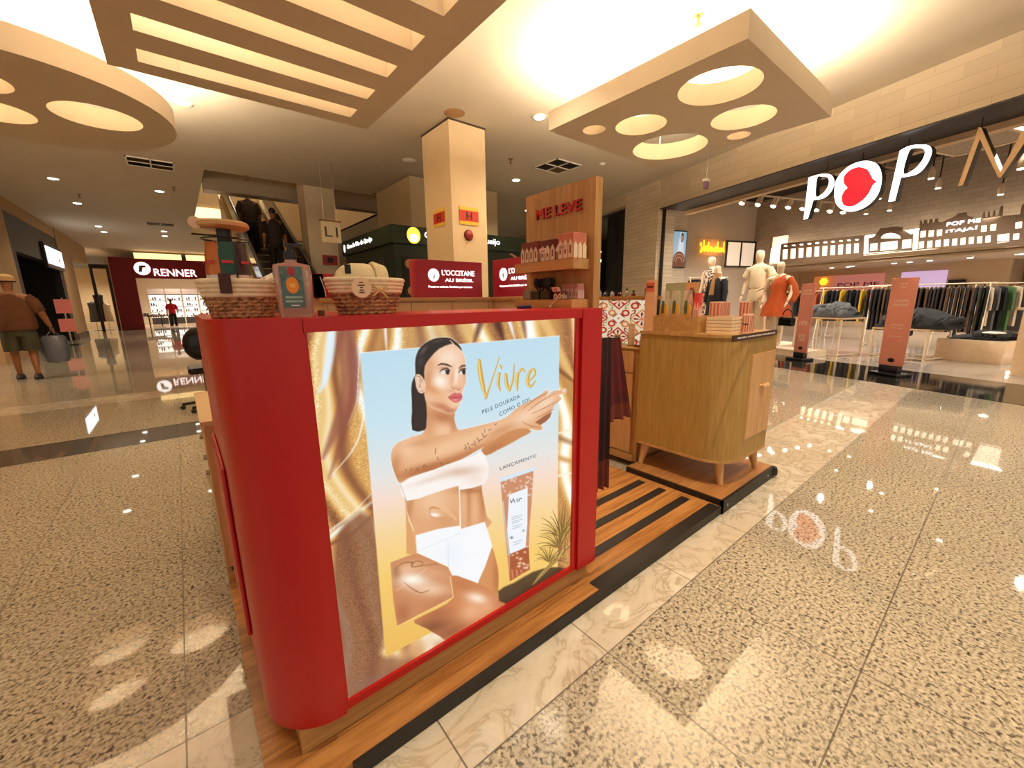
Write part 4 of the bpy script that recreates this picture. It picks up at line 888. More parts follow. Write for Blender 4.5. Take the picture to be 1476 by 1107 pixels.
put(tp.mesh('patterned_tiles',(PXt,Yr+.72,zt_),(PXt,Yr,zt_),(PXt,Yr,zb_),(PXt,Yr+.72,zb_)),'patterned_tiles',vcol_mat('lit_tiles',.75,.3),t,smooth=False)
MB().box(PXt+.001,PXt+.04,Yr,Yr+.72,zb_,zt_).build('panel_board',pale,t,smooth=False)
MB().box(PXt-.01,PXt+.10,Yr-.01,Yr+.73,zt_+.0003,zt_+.03).build('ledge',woodY,t,smooth=False)
# candles and glasses on the drawer cabinet
Zd=.9253
def lath(name,label,cat,px,py,X,prof,mat,parts=()):
    p=fx(px,py,X); c_=(X,float(p[1]),Zd); tt=thing(name,label,cat,c_); MB().lathe(prof,c_,24).build(parts[0] if parts else 'body',mat,tt); return tt,c_
wax=pm('wax_cream',(246,224,184),.4,var=.02)
tt,c_=lath('pillar_candle','tall cream pillar candle in front of the patterned tiles','candle',910,490,2.62,[(.022,.003),(.024,.006),(.024,.165),(.020,.168),(.004,.164)],wax)
MB().lathe([(.001,.16),(.001,.175)],c_,6).build('wick',darkb,tt); MB().lathe([(.032,.0002),(.034,.003),(.0,.0031)],c_,20).build('saucer',pm('saucer_wood',(120,70,40),.4),tt)
tt,c_=lath('glass_jar','round glass jar with amber wax left of the pillar candle','candle jar',890,488,2.60,[(.03,.0004),(.036,.012),(.036,.045),(.024,.055),(.020,.066),(.024,.068)],pm('amber_glass',(226,160,70),.1,trans=.35))
MB().lathe([(.0225,.0685),(.0225,.078),(.004,.084)],c_,16).build('lid',pm('gold_metal',(220,180,110),.25,.8),tt)
tt,c_=lath('bottle','small glass bottle on a wooden tray right of the pillar candle','bottle',924,495,2.60,[(.012,.0125),(.014,.016),(.014,.05),(.005,.06),(.005,.075)],glass)
MB().lathe([(.006,.0755),(.006,.09)],c_,10).build('cap',ring,tt); MB().box(c_[0]-.03,c_[0]+.03,c_[1]-.035,c_[1]+.04,Zd+.0003,Zd+.012).build('tray',pm('tray_walnut',(110,56,30),.4),tt,smooth=False)
# things on the ledge: red box of reeds
ZL=zt_+.0303
c_=(PXt+.04,Yr+.06,ZL)
tt=thing('reed_box','dark red square pot with pale reeds at the near end of the tile ledge','pot',c_)
MB().box(c_[0]-.024,c_[0]+.024,c_[1]-.024,c_[1]+.024,ZL,ZL+.055,bev=.002).build('pot',pm('wine_red',(116,14,22),.4),tt,smooth=False)
rr_=random.Random(4)
for k_ in range(14): MB().cyl((c_[0]+rr_.uniform(-.012,.012),c_[1]+rr_.uniform(-.012,.012),ZL+.0555),(c_[0]+rr_.uniform(-.022,.022),c_[1]+rr_.uniform(-.024,.024),ZL+.125),.0011,seg=5).build('reed',straw,tt)
for k_,(dy,hh,cc) in enumerate(((.20,.035,(150,40,40)),(.26,.05,(226,214,200)),(.33,.036,(120,30,40)),(.40,.045,(196,190,190)),(.47,.04,(70,60,90)),(.53,.06,(230,232,240)))):
    cz=(PXt+.045,Yr+dy,ZL); tt=thing('small_bottle','little flask on the tile ledge, '+['nearest of the row','second from the reeds, cream','third from the reeds, wine red','fourth from the reeds, grey','fifth from the reeds, violet','last, tall and white'][k_],'bottle',cz)
    MB().lathe([(.014,.0002),(.017,.006),(.017,hh*.6),(.007,hh*.8),(.007,hh*.9)],cz,14).build('flask',pm('flask_%d'%k_,cc,.15,trans=.3),tt); MB().lathe([(.009,hh*.9+.0005),(.009,hh+.008)],cz,10).build('cap',darkb,tt)
# ---- burgundy shawls hanging beside the red counter
def drape(name,label,x0,x1,Y,ztop,zbot,mat,n=34,amp=.012,flare=1.25,lace=None,slant=0.):
    tt=thing(name,label,'textile',((x0+x1)/2,Y,zbot))
    def ring_(z_,k_,off=0):
        pts_=[]; 
        w0=(x1-x0)*(1+(flare-1)*k_); xc=(x0+x1)/2+slant*k_
        for q in range(n+1):
            u=q/n; pts_.append((xc+(u-.5)*w0,Y+off+amp*(0.3+k_)*math.sin(u*n*.9+1.5*math.sin(u*5)+k_),z_+ (0 if k_<.98 else .006*math.sin(u*n*.9))))
        return pts_
    def sheetm(z1,z2,k1,k2,m_,nm):
        rows=8; F=[ring_(z1+(z2-z1)*r/rows,k1+(k2-k1)*r/rows) for r in range(rows+1)]; B_=[ring_(z1+(z2-z1)*r/rows,k1+(k2-k1)*r/rows,.012) for r in range(rows+1)]
        MB().loft([f+list(reversed(b)) for f,b in zip(F,B_)]).build(nm,m_,tt,ang=70)
    kk=.80 if lace else 1.
    sheetm(ztop,ztop+(zbot-ztop)*kk,0,kk,mat,'cloth')
    if lace: sheetm(ztop+(zbot-ztop)*kk-.001,zbot,kk,1.,lace,'lace_hem')
    MB().tube([(1.3005,Y+.005,ztop+.004),(x1+.005,Y+.005,ztop+.004)],.005,8).build('hanging_rod',black,tt)
wine=pm('wine_cloth',(92,10,18),.7,var=.2); winel=pm('wine_lace',(110,44,30),.8,var=.35,scale=90)
Yd=1.30
e=lambda x,y: fy(x,y,Yd)
drape('shawl','burgundy pleated shawl with a lace hem hanging to the right of the red counter',float(e(862,500)[0]),float(e(893,500)[0]),Yd,float(e(875,490)[2]),float(e(885,606)[2]),wine,flare=1.9,lace=winel,slant=.035)
Yd=1.22
drape('shawl','dark burgundy fringed shawl hanging lower, close to the red counter',float(e(846,560)[0]),float(e(878,560)[0]),Yd,float(e(865,490)[2]),float(e(862,706)[2]),pm('dark_wine_cloth',(48,8,14),.8,var=.3),flare=1.1,lace=winel)
# ---- baskets on the counter
rope=pm('cream_rope',(246,220,182),.8,var=.1,scale=60)
def straw_mat():
    tn=NT('seagrass'); v_=tn.coord(); vo=tn.n('ShaderNodeTexVoronoi'); vo.inputs['Scale'].default_value=85; tn.l(v_,vo.inputs['Vector'])
    tn.l(tn.ramp(vo.outputs['Distance'],[(.0,(.66,.38,.17)),(.5,(.48,.24,.10)),(.9,(.16,.06,.03))]),tn.b.inputs['Base Color']); tn.b.inputs['Roughness'].default_value=.7
    tn.bump(vo.outputs['Distance'],-1.0,.004) if False else None
    return tn.m
sea=straw_mat()
def basket(name,label,cx,cy,z0,rx,ry,h_,rot=0.,split=.55,taper=.72):
    tt=thing(name,label,'basket',(cx,cy,z0),0)
    M=Matrix.Translation((cx,cy,z0))@Matrix.Rotation(rot,4,'Z')
    def el(r,z_,n=44): return [(rx*r*math.cos(2*PI*i/n),ry*r*math.sin(2*PI*i/n),z_) for i in range(n)]
    ncoil=6; hb=h_*split
    lo=MB(M); lo.loft([el(taper*.96,.0003),el(taper+.0,.003),el(taper+(1-taper)*split,hb)],cap=True)
    for k_ in range(ncoil):
        z_=.005+(hb-.008)*k_/(ncoil-1); r=taper+(1-taper)*split*(z_/hb)
        pts_=[(rx*r*math.cos(2*PI*i/80),ry*r*math.sin(2*PI*i/80),z_+.0022*math.sin(i*1.57+k_*1.5)) for i in range(80)]
        lo.tube(pts_,[.0055+.0018*math.sin(i*PI*.5+k_) for i in range(80)]+[],6,closed=True) if False else lo.tube(pts_,.006,6,closed=True)
        for i in range(0,80,3): 
            a_=2*PI*(i+(k_%2)*1.5)/80; lo.ball((rx*(r+.035)*math.cos(a_),ry*(r+.035)*math.sin(a_),z_),(.0055,.0055,.0045),6)
    lo.build('woven_base',sea,tt,ang=80)
    up=MB(M)
    for k_ in range(4):
        z_=hb+(h_-hb)*(k_+.4)/4; r=taper+(1-taper)*(z_/h_)+.02; up.tube(el(r,z_,60),.0062*(h_/.085),8,closed=True)
    up.loft([el(taper+(1-taper)*split-.02,hb-.002),el(.985,h_-.002),el(.93,h_-.004),el(.80,hb)],cap=False)
    up.build('rope_rim',rope,tt,ang=80)
    return tt,M
yb=1.235
pL=fy(279,432,yb); pR=fy(402,420,yb); cxb=float(pL[0]+pR[0])/2; rxb=float(pR[0]-pL[0])/2
tt,M=basket('woven_basket','oval woven basket at the left end of the red counter with a brown leather tab',cxb+.005,yb+.0,TOP+.0003,rxb*.92,.068,float(fy(340,402,yb-.05)[2])-TOP,0)
def strap(M,rx,ry,ang,zr,w_,mat,name,parent,h0):
    a_=math.radians(ang); p_=Vector((rx*math.cos(a_),ry*math.sin(a_),0)); nrm=Vector((math.cos(a_)/rx,math.sin(a_)/ry,0)).normalized(); tg=Vector((-nrm.y,nrm.x,0))
    F=Matrix.Identity(4)
    for i,c in enumerate((tg,Vector((0,0,1)),nrm)):
        for j in range(3): F[j][i]=c[j]
    for j in range(3): F[j][3]=p_[j]
    MM=M@F
    MB(MM).box(-w_/2,w_/2,h0,zr+.008,.006,.0085).box(-w_/2,w_/2,zr+.008,zr+.010,-.02,.0085).build(name,mat,parent,smooth=False)
hbk=float(fy(340,402,yb-.05)[2])-TOP
strap(M,rxb*.95,.073,-112,hbk,.024,pm('leather',(70,26,20),.6),'leather_tab',tt,hbk*.62)
# folded sample card and tubes lying in the left basket
tt2=thing('sample_card','white card with a red dot lying in the left basket','card',(cxb+.05,yb,TOP+hbk))
Mc=Matrix.Translation((cxb+.062,yb-.005,TOP+hbk-.008))@Matrix.Rotation(-.25,4,'Z')@Matrix.Rotation(-.5,4,'Y')@Matrix.Rotation(.3,4,'X')
MB(Mc).box(-.035,.03,-.022,.022,0,.012,bev=.003).build('pack',pm('pack_white',(240,232,220),.4),tt2); MB(Mc).lathe([(.009,.0122),(.009,.0128)],(0,-.002,0),18).build('printed_dot',pm('dot_red',(200,30,36),.4),tt2)
# lotion bottle
px_=fy(427,450,1.16); cb=(float(px_[0]),1.155,TOP+.0003)
zt3=float(fy(425,380,1.155)[2]); hh=zt3-cb[2]; wl_=float(fy(454,430,1.155)[0]-fy(402,430,1.155)[0])/2
tt=thing('pump_bottle','clear square pump bottle of pink liquid with a teal label and orange badge','bottle',cb)
def rr(w_,d_,z_,n=5):
    c=.010; o_=[]
    for sx_,sy_,a0 in ((1,1,0),(-1,1,PI/2),(-1,-1,PI),(1,-1,1.5*PI)):
        for i in range(n): a_=a0+PI/2*i/(n-1); o_.append((cb[0]+sx_*(w_-c)+c*math.cos(a_),cb[1]+sy_*(d_-c)+c*math.sin(a_),cb[2]+z_))
    return o_
MB().loft([rr(wl_*.90,.018,0),rr(wl_*.93,.020,.003),rr(wl_,.022,hh*.85),rr(wl_*.96,.020,hh*.97),rr(wl_*.5,.014,hh),rr(.013,.013,hh+.002),rr(.013,.013,hh+.008)]).build('bottle_body',pm('pink_liquid',(232,196,182),.08,trans=.6),tt,ang=50)
def lab(p):
    p.c[:]=(84,116,112)
    r_=np.random.RandomState(2)
    for k_ in range(40): p.blob(r_.rand()*100,r_.rand()*55,4+r_.rand()*6,3,((60,80,80),(120,150,140),(150,90,90))[k_%3],.7,r_.rand()*3)
    p.fill(circ(50,12,13,24,11),(190,24,34)); p.fill(circ(50,45,28,30,20),(244,148,32)); p.fill([(38,40),(62,40),(62,50),(38,50)],(250,190,90),.8)
    for y_ in (74,84): p.stroke([(14,y_),(86,y_)],5,(178,200,190)); 
    p.stroke([(35,94),(70,94)],3,(220,230,220))
    for i_ in range(14): p.stroke([(18+i_*5,71),(18+i_*5,88)],1.2,(84,116,112))
lp=Paint(60,80,lambda u,v_:(u*100,v_*100)); lab(lp)
wlb=wl_*.72; z1_,z2_=cb[2]+hh*.93,cb[2]+hh*.17
put(lp.mesh('label',(cb[0]-wl_*.80,cb[1]-.0228,z1_),(cb[0]+wl_*.45,cb[1]-.0228,z1_),(cb[0]+wl_*.45,cb[1]-.0214,z2_),(cb[0]-wl_*.74,cb[1]-.0214,z2_)),'label',vcol_mat('printed_label',0,.4),tt,smooth=False)
pb=MB(); pb.lathe([(.0145,hh+.0085),(.0145,hh+.028),(.006,hh+.030),(.006,hh+.040)],cb,18); pb.box(cb[0]-.011,cb[0]+.030,cb[1]-.007,cb[1]+.007,cb[2]+hh+.0402,cb[2]+hh+.047,bev=.002); pb.build('pump',pm('black_plastic',(18,16,18),.3),tt)
tt=thing('glass_tealight','tiny brown glass beside the clear pump bottle','glass',(cb[0]+wl_+.018,1.16,TOP))
MB().lathe([(.008,.0003),(.009,.014),(.008,.0142),(.0075,.002)],(cb[0]+wl_+.018,1.16,TOP),14).build('glass_body',pm('brown_glass',(120,80,50),.2,trans=.3),tt)
# right basket with towel
yb=1.20
pL=fy(466,410,yb); pR=fy(582,410,yb); cx2=float(pL[0]+pR[0])/2; rx2=float(pR[0]-pL[0])/2; h2=float(fy(524,400,yb-.05)[2])-TOP
tt,M=basket('woven_basket','oval woven basket with cream rope rim, bow and round tag near the poster',cx2,yb,TOP+.0003,rx2*.93,.062,h2,0,.60,.70)
bw=MB(M)
for pts_ in ([(0,0,0),(-.018,.0,.012),(-.024,.0,.004),(-.006,.0,0)],[(0,0,0),(.018,0,.012),(.022,0,.002),(.004,0,0)],[(0,0,0),(-.014,0,-.012),(-.022,0,-.016)],[(0,0,0),(.014,0,-.014),(.020,0,-.022)]):
    bw.tube([(p_[0]+.012,-.062-.010,p_[2]+h2*.66) for p_ in pts_],.0022,6)
bw.build('ribbon_bow',pm('ribbon_gold',(226,190,120),.35),tt)
tg=MB(M@frame((-.040,-.0755,h2*.72),(1,0,.02),(0,.08,1))); tg.lathe([(.027,0),(.027,.001)],(0,0,0),30); tg.build('round_tag',pm('tag_cream',(240,206,168),.5),tt)
qq=MB(M@frame((-.040,-.0757,h2*.72),(1,0,.02),(0,.08,1)))
for k_,(yy,w_) in enumerate(((.013,.010),(.006,.018),(0,.006),(-.007,.010),(-.013,.014))): qq.box(-w_/2-.001,w_/2,yy-.0014,yy+.0014,.0011,.0016)
qq.build('tag_writing',pm('ink_brown',(110,50,30),.5),tt,smooth=False)
tow=pm('cream_towel',(244,220,176),.85,var=.05,scale=60)
t3=thing('rolled_towel','cream rolled towel lying in the right basket','towel',(cx2-.01,yb,TOP+h2))
mt=MB(Matrix.Translation((cx2-.018,yb-.002,TOP+h2-.006)))
mt.loft([[(x_,.045*f*math.cos(a_),.048*f*math.sin(a_)*(1 if math.sin(a_)>0 else .3)) for a_ in np.linspace(0,2*PI,20,endpoint=False)] for x_,f in ((-.066,.25),(-.060,.55),(-.045,.82),(-.02,.98),(.015,1.0),(.03,.93),(.036,.80))]); mt.build('towel_roll',tow,t3,ang=60)
mt=MB(Matrix.Translation((cx2-.018,yb-.002,TOP+h2-.006)))
for k_ in range(4): mt.tube([(.040+k_*.009,.04*math.cos(a_)*(1-.06*k_),.046*abs(math.sin(a_))*(1-.06*k_)+.002) for a_ in np.linspace(0,PI,14)],.0062,8)
mt.build('towel_fold',tow,t3,ang=60)
MB(Matrix.Translation((cx2-.018,yb-.002,TOP+h2-.006))).box(-.048,-.034,-.037,-.030,.016,.040).build('care_label',darkb,t3,smooth=False)
# ---- round rack of tubes on the left end of the counter
yt=1.62
cxt=float((fy(285,340,yt)[0]+fy(358,335,yt)[0])/2); 
zdisc=float(fy(320,327,yt)[2])
tt=thing('round_rack','round wooden-topped rack carrying rows of hand-cream tubes','rack',(cxt,yt,TOP))
rd=float(fy(358,330,yt)[0]-fy(280,330,yt)[0])/2
MB().lathe([(rd*.86,0),(rd,.006),(rd,.016),(rd*.93,.022)],(cxt,yt,zdisc-.008),36).build('wooden_top',wood('disc_wood',(226,176,116),(204,150,92),.4,0),tt)
MB().lathe([(.02,.0),(.02,zdisc-.009-TOP)],(cxt,yt,TOP+.0004),16).build('post',pm('black_plastic',(18,16,18),.3),tt)
ztb=float(fy(320,398,yt-rd)[2]); ztt=float(fy(320,343,yt-rd)[2]); hT=ztt-ztb
MB().lathe([(rd*.8,-.012),(rd*.8,-.008)],(cxt,yt,ztb),30).build('tier',red,tt); MB().lathe([(rd*.78,0),(rd*.78,.004)],(cxt,yt,TOP+.0006),30).build('tier',red,tt)
MB().tube([(cxt+rd*.86*math.cos(a_),yt+rd*.86*math.sin(a_),ztb+hT+.004) for a_ in np.linspace(0,2*PI,40,endpoint=False)],.003,6,closed=True).build('retaining_ring',pm('black_plastic',(18,16,18),.3),tt)
tcol=[(206,116,48),(30,80,62),(60,22,24),(84,96,40),(150,30,34),(196,190,170),(46,60,40),(180,90,50),(30,80,62),(120,40,50)]
nm_=['orange','dark green','maroon','olive','red','ivory','moss green','rust','teal','plum']
for tier,(zb4,hh4) in enumerate(((ztb-.0075,hT),(TOP+.0052,.075))):
    for k_ in range(8):
        a_=-PI/2+(k_-1.)*2*PI/8-.1+tier*.3; c=Vector((cxt+rd*.72*math.cos(a_),yt+rd*.72*math.sin(a_),zb4)); cc=tcol[(k_+tier*3)%10]
        M=Matrix.Translation(c)@Matrix.Rotation(a_+PI/2,4,'Z')
        tb=thing('cream_tube',nm_[(k_+tier*3)%10]+' tube standing on the '+('upper' if tier==0 else 'lower')+' tier of the round rack','tube',c,0)
        MB(M).loft([[(.018*math.cos(b),.011*math.sin(b),.002+0) for b in np.linspace(0,2*PI,12,endpoint=False)],[(.018*math.cos(b),.011*math.sin(b),.014) for b in np.linspace(0,2*PI,12,endpoint=False)]]).build('cap',ring,tb)
        MB(M).loft([[(.022*f*math.cos(b),.012*g*math.sin(b),z_) for b in np.linspace(0,2*PI,14,endpoint=False)] for z_,f,g in ((.0143,1,1),(hh4*.6,1.05,.7),(hh4*.97,1.1,.12),(hh4,1.1,.1))]).build('tube_body',pm('tube_%d'%((k_+tier*3)%10),cc,.35),tb)
        MB(M).box(-.015,.015,-.0135,-.0125,hh4*.42,hh4*.50).build('printed_band',pm('band_pink',(206,60,70),.4),tb,smooth=False)
# round price tag clipped to the disc
MB(frame((cxt-rd-.0,yt-.02,zdisc+.004),(1,0,0),(0,0,1))).lathe([(.017,0),(.017,.001)],(0,0,0),24).build('round_tag',pm('tag_cream',(240,206,168),.5),tt)
# red trays behind on the back counter (left of the sign)
for px_,w_,lb in ((445,.20,'red gift bag behind the pump bottle'),(467,.14,'red gift bag partly hidden by the right basket')):
    a=fy(px_,425,2.95); tt=thing('red_bag',lb,'bag',(a[0],2.98,1.3025)); MB().box(float(a[0])-w_/2,float(a[0])+w_/2,2.93,3.02,1.3025,1.46,bev=.004).build('bag_body',pm('bag_red',(176,18,30),.4),tt)
    MB().tube([(float(a[0])-.02,2.925,1.44),(float(a[0]),2.92,1.36),(float(a[0])+.005,2.925,1.31)],.003,5).build('ribbon',ring,tt)
# ================================================================ CLOTHES SHOP ON THE RIGHT (frame: v into the shop, l along the front)
def brickmat(name,c,cm,sc,rough=.6,rot=(0,0,0),w_=.5,h_=.25,ms=.02):
    tn=NT(name); co=tn.n('ShaderNodeTexCoord').outputs['Object']; sx=tn.n('ShaderNodeSeparateXYZ'); tn.l(co,sx.inputs[0]); cb=tn.n('ShaderNodeCombineXYZ')
    tn.l(tn.math('ADD',sx.outputs[0],sx.outputs[1]),cb.inputs[0]); tn.l(sx.outputs[2],cb.inputs[1])
    br=tn.n('ShaderNodeTexBrick'); br.inputs['Scale'].default_value=sc; br.inputs['Brick Width'].default_value=w_; br.inputs['Row Height'].default_value=h_; br.inputs['Mortar Size'].default_value=ms
    br.inputs['Color1'].default_value=(*s2l(c),1); br.inputs['Color2'].default_value=(*(s2l(c)*.86),1); br.inputs['Mortar'].default_value=(*s2l(cm),1)
    tn.l(cb.outputs[0],br.inputs['Vector']); tn.l(br.outputs[0],tn.b.inputs['Base Color']); tn.b.inputs['Roughness'].default_value=rough; tn.bump(br.outputs['Fac'],-.5,.01); return tn.m
tilebr=brickmat('cream_brick_slips',(208,190,164),(188,168,140),1.0,.55,w_=.75,h_=.16,ms=.006)
pillbr=brickmat('cream_tile_strips',(226,208,182),(186,166,138),1.0,.55,w_=.6,h_=.10,ms=.005)
wallbr=brickmat('painted_brick',(170,152,134),(142,124,106),1.0,.8,w_=.34,h_=.12,ms=.006)
plaster=pm('shop_plaster',(206,186,164),.8,var=.02,scale=2)
blackm=pm('black_steel',(18,15,14),.4); blackc=pm('black_ceiling',(30,25,22),.8)
FB=3.44
struct(MB(SM).box(-.02,.22,-7.5,6.3,FB,CEIL+.6).box(-.02,.22,7.67,34,3.80,CEIL+.6),'wall_fascia',tilebr)
struct(MB(SM).box(.0,.78,-7.5,6.29,FB-.012,FB-.0005),'trim_5',blackm)
struct(MB(SM).box(.8,.95,-7.5,6.3,3.35,3.56),'trim_6',pm('beam_cream',(214,186,150),.6))
struct(MB(SM).box(-.03,.50,6.3,7.67,0,CEIL+.6),'wall_pillar',pillbr)
struct(MB(SM).box(.10,.16,6.235,6.295,0,FB),'trim_7',blackm)
# shop shell
struct(MB(SM).box(3.2,8.0,10.3,10.5,0,5),'wall_shop_side',plaster)
struct(MB(SM).box(3.19,4.5,10.24,10.30,0,5),'wall_shop_side_brick',pillbr)
struct(MB(SM).prism([(.5,7.5),(.6,7.4),(3.2,10.25),(3.1,10.35)],0,5),'wall_shop_return',pillbr)
struct(MB(SM).box(8.0,8.2,-7,10.5,2.36,5.0),'wall_bulkhead',wallbr)
struct(MB(SM).box(7.8,8.0,-7,10.3,2.38,2.52).box(7.9,8.0,-7,10.3,2.52,2.58).box(7.88,8.3,-7,10.3,2.30,2.36),'trim_8',pm('moulding',(196,170,138),.6))
struct(MB(SM).box(0.5,8.2,-7,10.5,4.95,5.1),'ceiling_shop',blackc)
struct(MB(SM).box(8.2,24,-7,12,2.42,2.5),'ceiling_shop_rear',plaster)
struct(MB(SM).box(13,13.2,4.9,12,0,2.5).box(8.2,13,11.8,12,0,2.5),'wall_shop_back',pm('rear_wall',(214,186,150),.7,var=.02))
struct(MB(SM).box(19,19.2,-7,6,0,2.5).box(13.2,19,4.9,5.0,0,2.5),'wall_fitting',pm('fitting_wall',(168,146,120),.7))
struct(MB(SM).box(14.0,14.1,4.35,4.9,0,2.3),'trim_9',pm('curtain_taupe',(120,98,74),.8))
struct(MB(SM).box(18.9,18.98,2.5,4.6,2.05,2.2),'trim_10',pm('led_white',(255,250,240),.5,emit=(255,248,235),es=3))
# ceiling services of the shop
def sv(v,l,z): return tuple(float(a) for a in S(v,l,z))
svc=pm('duct_grey',(150,128,104),.5); 
def bar(name,label,cat,a,b,w_,h_,m_,group=None):
    a=Vector(sv(*a)); b=Vector(sv(*b)); c=(a+b)/2; tt=MB(frame(a,b-a,(0,0,1)) ); 
    return tt.box(0,(b-a).length,-h_/2,h_/2,-w_/2,w_/2).build(name,m_,None,label=label,cat=cat,group=group,org=c,smooth=False)
bar('ceiling_duct','long tan duct under the black shop ceiling','duct',(1.6,6.2,4.35),(1.6,-6,4.35),.35,.25,svc)
bar('ceiling_duct','second tan duct deeper under the black shop ceiling','duct',(4.6,8,4.55),(4.6,-5,4.55),.4,.25,svc)
bar('cable_tray','thin pale pipe running behind the big shop letters','pipe',(2.4,7.2,4.2),(2.4,-6,4.2),.06,.05,svc)
bar('cable_tray','thin pale pipe running below the second duct','pipe',(5.6,8.6,4.3),(5.6,-5,4.3),.05,.05,svc)
for k_,l0 in enumerate((5.2,2.6,.2,-1.6)):
    bar('ceiling_beam',['first','second','third','fourth'][k_]+' tan cross beam from the left under the black shop ceiling','beam',(.7,l0,4.72),(7.8,l0,4.72),.09,.14,svc)
# perforated panels
def grille(v0,v1,l0,l1,z_,label):
    tt=thing('perforated_panel',label,'panel',sv((v0+v1)/2,(l0+l1)/2,z_),SANG)
    fr=MB(SM)
    for a in ((v0,v0+.05,l0,l1),(v1-.05,v1,l0,l1),(v0,v1,l0,l0+.05),(v0,v1,l1-.05,l1)): fr.box(*a,z_,z_+.05)
    fr.build('panel_frame',pm('frame_cream',(226,200,166),.5),tt)
    tn=NT('perforated_mesh') if 'perf' not in MATS else None
    if tn:
        v_=tn.coord(); vo=tn.n('ShaderNodeTexVoronoi'); vo.inputs['Scale'].default_value=24; vo.inputs['Randomness'].default_value=0; tn.l(v_,vo.inputs['Vector'])
        tn.l(tn.ramp(vo.outputs['Distance'],[(.25,(.03,.02,.015)),(.42,(.42,.32,.22))]),tn.b.inputs['Base Color']); MATS['perf']=tn.m
    for v_ in (v0+.05,v1-.05): MB(SM).cyl((v_,(l0+l1)/2,z_+.05),(v_,(l0+l1)/2,4.949),.008,seg=6).build('suspension_wire',blackm,tt)
    MB(SM).box(v0+.05,v1-.05,l0+.05,l1-.05,z_+.01,z_+.03).build('mesh_sheet',MATS['perf'],tt,smooth=False)
grille(1.5,2.4,1.0,1.95,3.52,'perforated cream-framed ceiling panel right of the second P')
grille(1.5,2.4,-.2,.85,3.52,'perforated cream-framed ceiling panel above the unlit letter, at the right edge')
# ---- skyline relief
VS=7.62
def Q(cx,cy,V=VS):   # detail-drawing coordinates -> (l,z)
    q=onv(1176+cx/4.92,240+cy/4.92,V); return q[1],q[2]
def outline(L): return [( -Q(*p)[0],Q(*p)[1]) for p in L]
MSK=SM@Matrix.Translation((VS,0,0))@Matrix(((0,0,1,0),(-1,0,0,0),(0,1,0,0),(0,0,0,1)))
brown=pm('relief_brown',(134,110,86),.7,var=.02,scale=2)
def rect(x0,y0,x1,y1,sl=-.12): # skewed to follow the picture perspective
    return outline([(x0,y0),(x1,y0+sl*(x1-x0)),(x1-3,y1+sl*(x1-x0)),(x0-3,y1)])
tt=thing('skyline_relief','long cut-out skyline of old buildings with lit windows on the bulkhead','wall relief',sv(VS,4.5,2.5),SANG)
MB(SM).box(VS+.10,VS+.12,2.4,9.3,2.50,3.08).build('glow_panel',pm('wall_glow',(255,244,225),.5,emit=(255,240,214),es=1.5),tt,smooth=False)  # glowing panel added in place of the LED-lit wall
led=MB(SM); led.box(VS+.05,VS+.09,2.3,6.15,3.05,3.09).box(VS+.05,VS+.09,6.3,9.2,3.05,3.09); led.build('led_strip',pm('led_strip',(255,248,235),.5,emit=(255,244,225),es=7),tt,smooth=False)
sheets=[]
# colonnade
def px2c(x,y): return ((x-1176)*4.92,(y-240)*4.92)
ol=outline([px2c(1126,352.5),px2c(1129,351),px2c(1243,339),px2c(1246,340),px2c(1244,371),px2c(1123,382)])
wins=[]
for k_ in range(10):
    xc=1132+11.4*k_; yt_=359.5-.085*(xc-1132); yb_=373.5-.085*(xc-1132); wins.append(outline([px2c(xc-3.6,yt_+.3),px2c(xc+3.8,yt_-.3),px2c(xc+3.2,yb_-.3),px2c(xc-4.2,yb_+.3)]))
    wins.append(outline([px2c(xc+3*math.cos(a_)+.5,yt_-5.2+1.3*math.sin(a_)) for a_ in np.linspace(0,2*PI,10,endpoint=False)]))
sheets.append(('colonnade',ol,wins))
ol=outline([(375,508),(410,500),(450,452),(455,438),(500,435),(530,428),(570,425),(612,428),(625,450),(672,480),(692,476),(682,590),(375,612)])
arc=[(532+72*math.cos(a_),515-2-36*math.sin(a_)) for a_ in np.linspace(0,PI,12)]
sheets.append(('arched_house',ol,[rect(385,548,440,600),rect(458,540,582,600),rect(612,522,680,584),outline([(x_,y_-4) for x_,y_ in arc])]))
ol=outline([(722,585),(740,385),(750,383),(752,405),(765,403),(768,380),(788,378),(790,402),(803,400),(806,376),(826,373),(828,398),(842,396),(845,371),(866,368),(868,393),(900,393),(1000,346),(1000,332),(1070,325),(1072,345),(1170,378),(1176,365),(1190,322),(1198,322),(1196,362),(1218,360),(1225,318),(1232,318),(1232,356),(1255,353),(1262,314),(1270,313),(1268,350),(1296,347),(1310,282),(1328,280),(1322,350),(1448,340),(1466,268),(1500,262),(1500,560),(900,582)])
ws=[rect(742,460,782,505),rect(800,456,840,500),rect(858,450,898,495),rect(1172,420,1215,465),rect(1238,412,1282,458),rect(1415,396,1465,442)]
for k_ in range(9): ws.append(rect(730+59*k_,534-5.2*k_,770+59*k_,583-5.2*k_))
ws+= [rect(1287,484,1375,545),rect(1398,478,1445,528)]
sheets.append(('town_hall',ol,ws))
for nm,o_,w_s in sheets: put(curve_mesh(nm,[o_]+w_s,.012,MSK),nm,brown,tt,smooth=False)
MB(SM).box(VS+.02,VS+.36,2.35,9.25,2.52,2.535).build('ledge',brown,tt,smooth=False)
